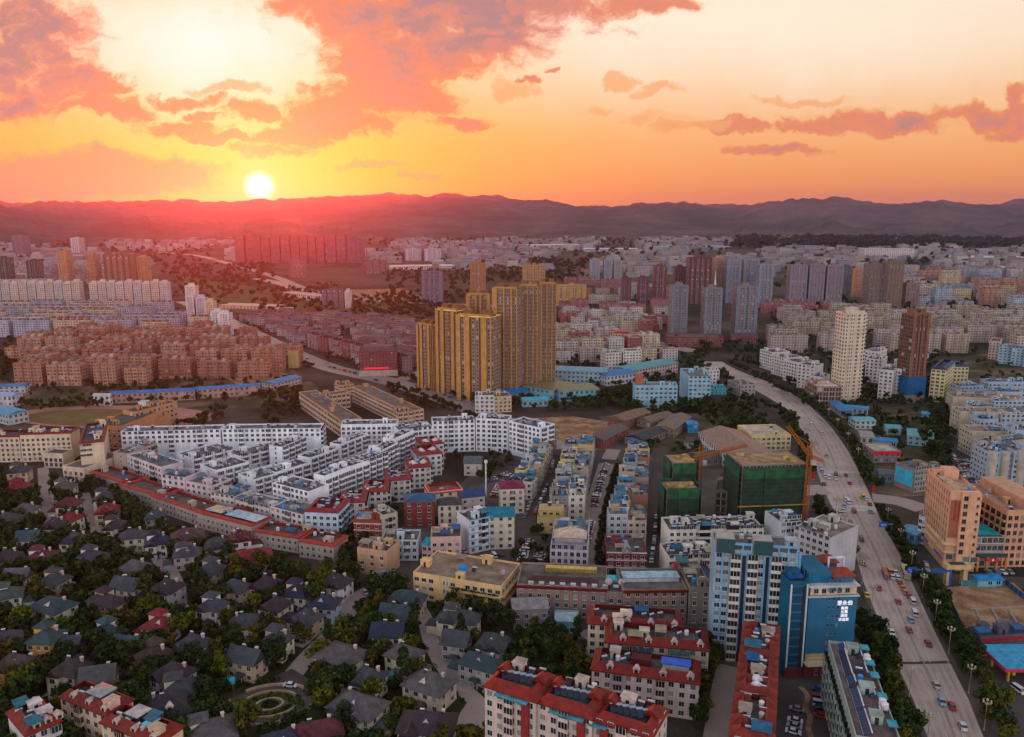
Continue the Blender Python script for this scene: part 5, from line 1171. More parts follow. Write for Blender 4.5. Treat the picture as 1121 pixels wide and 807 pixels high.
for a, b, d, top, lab, sh in [((695, 447), (741, 447), 14, 423, 'pale blue five-storey factory office with a brown roof tower', 'pale blue factory office'), ((753, 443), (777, 443), 34, 413, 'tall pale blue office slab beside the boulevard junction', 'tall pale blue slab')]:
    B = bld('office_block', lab, 'building', a, b, d, top=top, c=(.28, .46, .56), blank='frkl', short=sh, rc=(.2, .19, .18), fl=3.4); windows(B, 'f', 2.0, 1.7, n=round(B.W / 3.6), nfl=round(B.h / 3.4), cap=60, fc=(.5, .55, .55)); clutter(B, 0, 1, 3, 0)
    if top == 423: ob('roof_tower', box_mesh(-3, -3, 0, 3, 3, 7), B.root, (-B.W / 2 + 4, 2, B.h), c=(.35, .13, .08))
for u0, v0, u1, v1, h_, c, lab in [(663, 405, 680, 404, 16, (.58, .55, .5), 'white narrow block behind the blue roofed factory'), (682, 404, 702, 403, 17, (.58, .55, .50), 'white block with blank side between factory roofs'), (776, 425, 787, 424, 15, (.62, .6, .58), 'white cylinder-like block beside the junction'), (778, 432, 795, 432, 5, (.1, .4, .45), 'low teal roofed kiosk at the junction'), (796, 428, 810, 434, 9, (.3, .27, .26), 'dark brown cube building on the boulevard corner'), (520, 452, 541, 452, 13, (.58, .54, .52), 'white cube building with dark entrance below the golden towers'), (541, 452, 560, 451, 12, (.50, .40, .28), 'tan cube building with tall dark windows')]:
    B = bld('building', lab, 'building', (u0, v0), (u1, v1), 14, h=h_, c=c); clutter(B, 0, 1, 2, 0)
ANCH.append(('tan cube building with dark windows', *P(550, 451)))
shed('long ruined red brick kiln shed with slate roof', (660, 492), (688, 478), 13, 6, (.22, .06, .045), (.11, .085, .08), 'ruined brick kiln shed', mat='roof_tile')
shed('brick shed with orange tile patches beside the kiln', (683, 470), (712, 460), 14, 6, (.22, .09, .06), (.20, .12, .08), 'brick shed with orange patches', mat='roof_tile')
shed('dark roofed brick shed in the works yard', (704, 490), (728, 480), 14, 5, (.25, .18, .14), (.035, .04, .05), 'dark roofed works shed', mat='roof_tile')
shed('long brown tiled shed at the end of the works yard', (712, 470), (738, 462), 12, 5, (.25, .15, .11), (.17, .12, .09), 'long brown works shed', mat='roof_tile')
shed('brown brick shed near the blue arch', (738, 480), (756, 465), 14, 6, (.22, .16, .12), (.19, .14, .11), 'brown brick shed', mat='roof_tile')
shed('small bright blue arched canopy among the brick sheds', (753, 474), (764, 474), 8, 6, (.05, .3, .55), (.04, .23, .48), 'small bright blue canopy', rk='hip')
shed('low white-walled barrack with dark tiles by the grove', (752, 491), (786, 491), 9, 4, (.5, .47, .43), (.09, .075, .07), 'low white-walled barrack', mat='roof_tile')
shed('wide brown roofed market hall with a pale ridge strip next to the boulevard', (804, 521), (856, 519), 62, 9, (.55, .55, .54), (.24, .15, .12), 'wide brown market hall', along=True, rh=4)
shed('long dark shed roof between the kiln and the market hall', (766, 512), (800, 508), 14, 5, (.2, .17, .15), (.10, .085, .08), 'dark shed by the market hall', mat='roof_tile')
B = bld('office_block', 'yellow and white three-storey building with pale roof above the market hall', 'building', (822, 494), (865, 493), 26, top=478, c=(.56, .45, .22), blank='frkl', short='yellow and white building', rc=(.5, .42, .34)); windows(B, 'f', 2, 1.6, n=8, nfl=3); clutter(B, 2, 1, 1, 0)
for a, b, d, h_, c, r_, lab in [((-30, 432), (28, 430), 10, 6, (.4, .4, .42), (.04, .18, .38), 'long blue roofed shed at the photo edge by the wasteland'), ((-10, 445), (14, 446), 12, 9, (.5, .5, .55), (.3, .4, .6), 'pale blue shed by the running track'), ((-12, 460), (10, 466), 14, 8, (.4, .42, .45), (.05, .3, .5), 'blue and white roofed shed at the end of the running track'), ((160, 402), (186, 404), 16, 6, (.3, .3, .3), (.05, .18, .32), 'slate blue roofed hall before the brick apartment blocks'), ((122, 442), (214, 438), 8, 8, (.40, .25, .20), (.03, .16, .45), 'long grandstand with blue roof along the running track'), ((216, 437), (285, 432), 8, 8, (.40, .26, .20), (.02, .20, .50), 'second blue roofed grandstand at the end of the track'), ((300, 428), (330, 420), 14, 6, (.45, .38, .34), (.03, .21, .46), 'bright blue roofed hall beside the comb-shaped school'), ((103, 444), (121, 444), 4, 8, (.6, .58, .55), (.5, .5, .5), 'white board wall at the edge of the running track')]:
    shed(lab, a, b, d, h_, c, r_, None, rh=1.4)
ANCH.append(('long blue grandstand', *P(168, 440)))
# ---------------------------------------------------------------- east of the boulevard
def hotel(label, short, a, b, depth, top, c, left='w'):
    B = bld('hotel', label, 'hotel', a, b, depth, top=top, c=c, blank='frkl', short=short, fl=3.4, rc=(.42, .30, .22), par=1.4)
    return B
HC = (.60, .35, .23)
B = hotel('orange-brown hotel tower with corner window column beside the parking street', 'orange-brown hotel tower', (1032, 622), (1063, 624), 29, 540, HC); nf = round(B.h / 3.4)
ob('brick_panel', box_mesh(-B.W / 2 + .4, -.2, 14, -B.W / 2 + 8.2, 0, B.h - 3), B.root, (0, -B.D / 2, 0), c=(.30, .12, .075))
for i in range(3): ob('panel_lettering_strip', box_mesh(-.35, -.26, 22, .35, -.2, 31), B.root, (-B.W / 2 + 2.2 + i * 2, -B.D / 2, 0), c=(.33, .05, .035))
ob('projecting_bay', box_mesh(-3.4, -1.6, 0, 4.2, 0, B.h + 1.0), B.root, (B.W / 2 - 3.8, -B.D / 2, 0), c=jit(HC, .02))
for k in range(2, nf): ob('window', win_mesh(1.6, 1.9), B.root, (B.W / 2 - 5.6, -B.D / 2 - 1.62, k * 3.4 + .8), c=(.4, .25, .16)); ob('window', win_mesh(.8, 1.2), B.root, (B.W / 2 - .9, -B.D / 2 - 1.62, k * 3.4 + 1.4), c=(.4, .25, .16))
windows(B, 'l', .9, 2.3, n=11, nfl=nf, cap=90, fc=(.5, .36, .26), first=3)
for z, o_ in ((11.2, 1.2), (7.6, .9)): ob('ledge', ring_mesh(B.W, B.D, z, o_, -.02, .5, 'painted'), B.root, c=(.55, .40, .24))
for i in range(4): ob('shop_window', win_mesh(2.4, 2.3, 'teal_glass'), B.root, (-B.W / 2 + 2 + i * 3.1, -B.D / 2 - (0.02 if i < 2 else 1.62), 4.2), c=(.5, .42, .3))
for i in range(9): ob('shop_sign', box_mesh(-1.5, -.3, 0, 1.5, 0, .9), B.root, (-B.W / 2 - .1, -B.D / 2 + 3 + i * 3.4, 3.4), -math.pi / 2, c=rnd.choice(((.5, .05, .05), (.1, .15, .5), (.6, .55, .5), (.45, .1, .3))))
ob('roof_room', box_mesh(-3, -3, 0, 3, 3, 4.5), B.root, (1, B.D / 2 - 7, B.h), c=HC); ob('roof_step', box_mesh(-B.W / 2 + 1.5, -1, 0, 0, B.D / 2 - 2, 1.2, 'concrete_roof'), B.root, (0, 0, B.h), c=(.5, .36, .26)); clutter(B, 0, 2, 1, 0)
B = hotel('second orange-brown hotel with slanting balcony face cut by the photo edge', 'second orange-brown hotel', (1096, 621), (1150, 620), 34, 562, (.52, .30, .19)); nf = round(B.h / 3.4)
balconies(B, 'l', [(i + .5) / 9 for i in range(9)], 3.1, 1.2, nfl=nf, first=2, fl=3.4, closed=False, c=(.42, .24, .15))
windows(B, 'f', 1.6, 1.9, n=8, nfl=nf, cap=90, fc=(.42, .28, .2)); ob('roof_wing', box_mesh(0, -B.D / 2 + 2, 0, B.W / 2, B.D / 2, 4.6), B.root, (-2, 0, B.h + .1), c=(.5, .30, .2)); clutter(B, 2, 3, 1, 0)
B = bld('lobby', 'glazed link with turquoise roof between two orange-brown hotels', 'lobby', (1065, 622), (1095, 622), 16, h=14, c=(.30, .22, .17), blank='frkl', short='turquoise-roofed link', par=.2)
ob('glass_roof', box_mesh(-B.W / 2 + .2, -6, 0, B.W / 2 - .2, 6, .3, 'sheet_metal'), B.root, (0, 0, B.h + .2), c=(.04, .42, .45)); windows(B, 'f', 2.4, 2.4, n=5, nfl=4, fl=3.5, gm='window_glass')
ob('porch_roof', box_mesh(-B.W / 2 - .5, -3.5, 6.4, B.W / 2 + .5, 0, 6.8), B.root, (0, -B.D / 2, 0), c=(.06, .06, .07))
for x in (-6, -2, 2, 6): ob('porch_column', box_mesh(-.4, -.4, 0, .4, .4, 6.4), B.root, (x, -B.D / 2 - 3, 0), c=(.45, .2, .08))
ob('red_signboard', box_mesh(-2.6, -.2, 0, 2.6, 0, 1.3), B.root, (0, -B.D / 2 - 3.5, 4.6), c=(.6, .03, .03)); ob('signboard_emblem', cached('emb', lambda: MB().ball(0, 0, 0, .5, 0, 8, 5).build('emblem', ['painted'])), B.root, (0, -B.D / 2 - 3.75, 5.25), c=(.8, .7, .5), scale=(1, .2, 1))
G = thing('gateway', 'beige square gateway arch beside the dug-up building site', 'gateway', (*P(1045, 640), 0), short='beige gateway arch')
for x in (-3.4, 3.4): ob('pier', box_mesh(-.9, -1.2, 0, .9, 1.2, 7.4), G, (x, 0, 0), c=(.46, .34, .2))
ob('lintel', box_mesh(-5, -1.8, 7.4, 5, 1.8, 9.2), G, c=(.52, .38, .2)); ob('dark_roof', box_mesh(-3, -1.3, 9.2, 3, 1.3, 9.4), G, c=(.05, .04, .04))
shed('small blue-roofed site cabin with cyan walls by the dug-up plot', (1070, 643), (1097, 642), 5, 3, (.15, .42, .52), (.02, .22, .5), 'small blue site cabin', rh=.6)
for a, b, lab in [((1022, 641), (1037, 641), 'dark blue site gate frame by the hedge'),]:
    t = thing('gate', lab, 'gate', (*P(1029, 641), 0), short='dark blue site gate'); ob('gate_post', box_mesh(-.5, -.4, 0, .5, .4, 6), t, (-3.6, 0, 0), c=(.03, .1, .3)); ob('gate_post', box_mesh(-.5, -.4, 0, .5, .4, 6), t, (3.6, 0, 0), c=(.03, .1, .3)); ob('gate_beam', box_mesh(-4.1, -.4, 6, 4.1, .4, 7.2), t, c=(.03, .1, .3))
def fence(label, pts, h_, c, short=None, post=3.0):
    q = [np.array(P(*p)) for p in pts]; t = thing('fence', label, 'fence', (*q[0], 0), short=short)
    for i in range(len(q) - 1):
        a, b = q[i] - q[0], q[i + 1] - q[0]; L = np.linalg.norm(b - a); n = max(1, int(L / post)); r = math.atan2(b[1] - a[1], b[0] - a[0])
        ob('panel', MB().box(0, -.04, .1, L, .04, h_, 0).build('panel', ['sheet_metal']), t, (*a, 0), r, c=jit(c))
        for k in range(n + 1): ob('post', box_mesh(-.08, -.1, 0, .08, .1, h_ + .25), t, (*(a + (b - a) * k / n), 0), r, c=(.3, .3, .32))
fence('blue sheet fence along the far side of the dug-up plot', [(1100, 640), (1135, 668)], 2.4, (.03, .14, .35)); fence('teal hoarding between the hedge and the dug-up plot', [(1036, 652), (1047, 676), (1058, 700)], 2.4, (.04, .22, .22)); fence('cyan hoarding beside the blue site cabin', [(1052, 642), (1069, 642)], 2.6, (.12, .38, .42))
for k in range(5):
    a, b = ((1062, 668), (1130, 664)) if k == 0 else (((1058, 692), (1140, 684)) if k == 1 else ((1066 + 18 * (k - 2) + 2, 668), (1078 + 20 * (k - 2), 690)))
    q0, q1 = P(*a), P(*b); L = math.hypot(q1[0] - q0[0], q1[1] - q0[1])
    o = thing('foundation_beam', '', 'beam', (*q0, 0), math.atan2(q1[1] - q0[1], q1[0] - q0[0]), 'concrete foundation beams on the dug-up plot', auto='pale concrete foundation beam on the dug-up plot', me=MB().box(0, -.35, 0, L, .35, .5 + .01 * k, 0).build('foundation_beam', ['painted']), c=(.30, .25, .21))
t = thing('fuel_station', 'fuel station with bright blue canopy roof and yellow-red edge', 'fuel station', (*P(1118, 738), 0), short='fuel station canopy')
ob('canopy_roof', box_mesh(-10, -7, 5.4, 13, 8, 6.2, 'sheet_metal'), t, c=(.03, .30, .52)); ob('canopy_edge', ring_mesh(23, 15, 5.5, .25, -.05, .65, 'painted'), t, (1.5, .5, 0), c=(.45, .05, .08))
for x in (-7, 3, 11):
    for y in (-4, 5): ob('column', box_mesh(-.35, -.35, 0, .35, .35, 5.4), t, (x, y, 0), c=(.5, .36, .05))
for x in (-3, 6): ob('pump', box_mesh(-.5, -.9, 0, .5, .9, 2), t, (x, 0, 0), c=(.5, .4, .05))
B = bld('shop', 'dark cluttered kiosk row with red fascia behind the fuel station', 'shop', (1072, 712), (1130, 708), 7, h=4.5, c=(.10, .10, .12), rc=(.08, .09, .11), short='dark kiosk row'); ob('red_fascia', box_mesh(-B.W / 2, -.4, 3.2, B.W / 2, 0, 4.3), B.root, (0, -B.D / 2, 0), c=(.35, .03, .05)); clutter(B, 0, 2, 2, 3, shc=(BLUE, (.2, .2, .22)))
GBL = (.34, .42, .50); GBR = (.40, .35, .27)
for i, (a, b, d, top) in enumerate([((1078, 530), (1105, 530), 16, 496), ((1106, 531), (1150, 531), 16, 495), ((1062, 512), (1080, 518), 40, 482), ((1048, 492), (1062, 500), 40, 466), ((1038, 474), (1048, 480), 48, 446), ((1033, 456), (1041, 462), 50, 430),
      ((1085, 500), (1105, 500), 12, 474), ((1108, 505), (1150, 505), 14, 472), ((1070, 486), (1090, 486), 12, 460), ((1093, 482), (1130, 482), 12, 455), ((1062, 470), (1082, 470), 12, 446), ((1086, 466), (1125, 466), 12, 440), ((1056, 456), (1080, 455), 12, 435), ((1084, 452), (1125, 452), 12, 430), ((1050, 444), (1075, 443), 12, 424), ((1080, 440), (1125, 440), 12, 419)]):
    B = bld('apartment_block', '', 'apartment block', a, b, d, top=top, c=GBR if i in (2, 3, 4, 5) else GBL, blank='frkl', rc=(.16, .2, .25) if i > 5 else (.26, .19, .16), group='blue-grey apartment blocks east of the parking street', auto=('brown edge block with rooftop huts' if i in (2, 3, 4, 5) else 'blue-grey walk-up block'))
    windows(B, 'f', 1.6, 1.5, n=max(2, round(B.W / 3.2)), nfl=round(B.h / 3), cap=45)
    windows(B, 'l', 1.5, 1.5, n=max(2, round(d / 3.4)), nfl=round(B.h / 3), cap=85); clutter(B, 5, 3, 2, 1)
    if i < 2: [ob('round_bay', cached(('rb', round(B.h)), lambda: MB().cyl(0, 0, 0, B.h + .8, 2.4, 12).build('round_bay', ['painted'])), B.root, (x * B.W, -d / 2, 0), c=jit((.42, .38, .33))) for x in (-.3, .2)]
ANCH.append(('round-bayed block at the parking street', *P(1092, 530)))
B = bld('apartment_block', 'beige gable and blue-tinted wings of a block on the far waste ground', 'apartment block', (1081, 393), (1092, 394), 30, top=374, c=(.5, .36, .3), short='beige gabled block by the waste ground')
for k in range(3): B = bld('apartment_block', '', 'apartment block', (1092 + 14 * k, 398 + 2 * k), (1106 + 14 * k, 399 + 2 * k), 16, h=17, c=(.28, .40, .48), group='blue-tinted blocks by the waste ground', auto='blue-tinted block on the waste ground'); clutter(B, 2, 2, 1, 1)
# sheds, depots and the old block near the boulevard
TEAL = (.11, .34, .37)
for a, b, d, h_, c, r_, lab, sh in [((993, 487), (1021, 490), 22, 6, (.25, .42, .45), TEAL, 'long teal roofed shed near the poplars', 'long teal shed'), ((936, 470), (958, 470), 12, 6, (.45, .5, .5), (.15, .4, .45), 'white shed with pale teal roof on the depot lane', 'pale teal depot shed'), ((942, 486), (956, 487), 16, 5, (.5, .5, .48), (.30, .28, .27), 'low grey depot building on the service lane', 'low grey depot'), ((957, 489), (982, 491), 10, 4, (.3, .36, .42), (.04, .21, .42), 'bright blue roofed lean-to behind the fuel stop', 'blue lean-to'), ((970, 476), (986, 477), 10, 5, (.3, .36, .4), (.12, .34, .42), 'cyan shed under the trees of the depot', 'cyan depot shed'), ((915, 452), (950, 455), 9, 5, (.3, .33, .38), (.05, .24, .45), 'row of blue roofed site huts under the beige tower', 'blue site huts'), ((908, 447), (922, 458), 8, 5, (.3, .33, .38), (.04, .2, .4), 'bright blue roofed huts beside the boulevard trees', 'bright blue huts'), ((1008, 463), (1016, 464), 8, 7, (.1, .3, .4), (.05, .3, .5), 'small cyan hut by the tall poplars', 'small cyan hut'), ((962, 528), (985, 530), 9, 5, (.12, .2, .22), (.08, .11, .13), 'dark teal repair shed next to the old grey block', 'dark repair shed'), ((985, 590), (1002, 597), 9, 5, (.1, .28, .42), (.12, .35, .5), 'blue shed behind the boulevard hedge', 'blue hedge shed')]:
    shed(lab, a, b, d, h_, c, r_, sh, rh=1.1)
B = bld('fuel_stop', 'flat grey fuel stop canopy with a bright red edge', 'fuel station', (956, 507), (985, 507), 18, h=7, c=(.25, .2, .2), rc=(.45, .38, .34), short='red-edged fuel stop'); ob('red_edge', box_mesh(-B.W / 2 - .4, -.5, 5.6, B.W / 2 + .4, 0, 7.4), B.root, (0, -9, 0), c=(.55, .04, .05))
B = bld('apartment_block', 'old grey-brown four-storey block with blue hoardings on its side', 'apartment block', (1000, 540), (1026, 536), 14, top=516, c=(.27, .22, .19), blank='frkl', short='old grey-brown block'); windows(B, 'f', 1.3, 1.8, n=9, nfl=5, cap=45)
ob('blue_hoarding', box_mesh(-.1, -6, 3, .1, 6, 12), B.root, (-B.W / 2 - .3, 0, 0), c=(.1, .42, .6)); clutter(B, 0, 1, 3, 0)
B = bld('office_block', 'small white office with pale blue gable beside the orange-brown hotel', 'building', (1003, 594), (1016, 598), 16, top=566, c=(.58, .62, .66), blank='frkl', short='small white office'); windows(B, 'f', 1.4, 1.6, n=3, nfl=4); windows(B, 'l', 1.4, 1.6, n=5, nfl=5)
# ---------------------------------------------------------------- towers east of the boulevard
B = tower('apartment_tower', 'slim cream tower with stacked balcony openings beside the boulevard', 'apartment tower', (919, 441), (941, 440), 15, top=344, c=(.60, .50, .38), pat=[(.16, 0, 1), (.08, .6, 0), (.22, .2, 2), (.08, .6, 0), (.22, .2, 1), (.08, 0, 0), (.16, .5, 1)], crown=1, short='slim cream tower')
balconies(B, 'r', [.25, .7], 6.0, 1.4, nfl=round(B.h / 3), closed=False, c=(.62, .56, .46))
B = tower('apartment_tower', 'dark brown unfinished tower with blue hoarding round its foot', 'tower under construction', (992, 441), (1010, 440), 15, top=346, c=(.20, .10, .062), mat='facade_frame', pat=PAT_B, crown=2, short='dark brown unfinished tower')
ob('blue_hoarding', ring_mesh(B.W, 15, B.h * .10, .9, -.8, B.h * .20, 'painted'), B.root, c=(.012, .09, .22)); ob('bare_base', box_mesh(-B.W / 2 - .7, -8.2, 0, B.W / 2 + .7, 8.2, B.h * .10), B.root, c=(.25, .2, .17))
B = bld('office_block', 'brown four-storey frame building with pale flat roof under the cream tower', 'building', (893, 444), (920, 444), 26, top=424, c=(.30, .20, .16), mat='facade_frame', bay=5, fl=4, rc=(.55, .45, .4), short='brown frame building'); clutter(B, 0, 1, 1, 0)
for a, b, d, top, lab, sh in [((1016, 439), (1032, 441), 44, 404, 'yellow building with dark blue tiled roofs, long wing', 'yellow wing with blue roofs'), ((1034, 426), (1058, 426), 14, 402, 'yellow cross wing with blue roof and white window grid', 'yellow cross wing')]:
    B = bld('school', lab, 'school', a, b, d, top=top, c=(.58, .50, .27), mat='facade_grid', short=sh); ob('tiled_skirt', ring_mesh(B.W, d, B.h + .6, .5, 2.6, 1.6), B.root, c=(.025, .05, .14))
for i, (a, b, d, top) in enumerate([((872, 424), (890, 427), 16, 399), ((857, 416), (871, 420), 20, 394), ((844, 409), (857, 413), 20, 389), ((831, 402), (844, 406), 20, 383), ((976, 437), (975.9 + 12, 439), 24, 404), ((946, 418), (964, 420), 22, 393), ((960, 438), (975, 440), 30, 405), ((977, 416), (988, 418), 30, 394), ((945, 405), (960, 407), 22, 384), ((886, 428), (900, 430), 16, 412)]):
    B = bld('apartment_block', '', 'apartment block', a, b, d, top=top, c=(.60, .56, .55), group='white blocks beside the upper boulevard', auto='white walk-up block', blank='frkl'); windows(B, 'f', 1.7, 1.5, n=max(2, round(B.W / 3.4)), nfl=round(B.h / 3), cap=40); windows(B, 'l' if a[0] < 900 else 'r', 1.7, 1.5, n=5, nfl=round(B.h / 3), cap=76); clutter(B, 5, 1, 2, 0)
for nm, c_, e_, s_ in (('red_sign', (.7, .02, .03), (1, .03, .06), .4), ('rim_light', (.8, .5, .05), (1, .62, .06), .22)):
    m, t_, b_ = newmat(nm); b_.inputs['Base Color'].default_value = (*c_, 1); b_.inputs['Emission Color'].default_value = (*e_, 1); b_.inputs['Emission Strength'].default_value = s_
# ================================================================ far towers and districts
GOLD = (.46, .255, .10); GOLD2 = (.38, .215, .09)
PAT_G = [(.13, 0, 0), (.10, .9, 1), (.16, 0, 0), (.05, 1.2, 0), (.22, .3, 2), (.05, 1.2, 0), (.16, .1, 0), (.10, .9, 1), (.03, 0, 0)]
PAT_H = [(.20, 0, 0), (.24, .9, 3), (.06, .2, 0), (.24, .9, 3), (.06, .2, 0), (.16, .9, 2), (.04, 0, 0)]
for i, (a, b, d, top, pt, lab) in enumerate([((457, 424), (473, 427), 16, 356, PAT_G, 'lowest golden tower at the boulevard end of the cluster'), ((474, 428), (480, 429), 16, 358, PAT_B, 'slim golden tower wing beside the lowest one'), ((478, 430), (501, 434), 18, 339, PAT_G, 'golden tower with bright crown rising second from the boulevard'), ((500, 438), (538, 442), 18, 346, PAT_G, 'front golden tower with lit rim and a blank gold flank'),
        ((511, 424), (537, 424), 16, 324, PAT_B, 'golden tower half hidden behind the front golden tower'), ((539, 434), (566, 436), 18, 317, PAT_H, 'tall golden tower with red characters down its blank edge'), ((567, 431), (588, 432), 18, 314, PAT_H, 'tall golden tower second from the cyan halls'), ((589, 428), (608, 428), 18, 312, PAT_H, 'tallest golden tower next to the cyan halls')]):
    B = tower('apartment_tower', lab, 'apartment tower', a, b, d, top=top, c=(.22, .12, .055), finc=GOLD if i != 1 else GOLD2, pat=pt, mat='facade_gold', crown=2 if i != 1 else 1, group='golden tower cluster', short=lab.split(' with')[0].split(' at')[0].split(' beside')[0].split(' half')[0].split(' rising')[0] if i in (0, 3, 7) else None)
    if i == 5:
        for k in range(5): ob('red_character', cached('rc', lambda: MB().box(-.9, -.15, 0, .9, 0, .35).box(-.9, -.15, .9, .9, 0, 1.25).box(-.2, -.15, -.8, .2, 0, 1.8).box(-1, -.15, -.8, -.6, 0, 1.6).build('red_character', ['painted'])), B.root, (-B.W / 2 + 2.6, -B.D / 2 - .06, B.h - 16 - k * 5.5), c=(.5, .06, .03))
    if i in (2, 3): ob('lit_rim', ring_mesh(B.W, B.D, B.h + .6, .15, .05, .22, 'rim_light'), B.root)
ANCH.append(('tallest golden tower', *P(598, 428)))
SL = (.20, .22, .28)
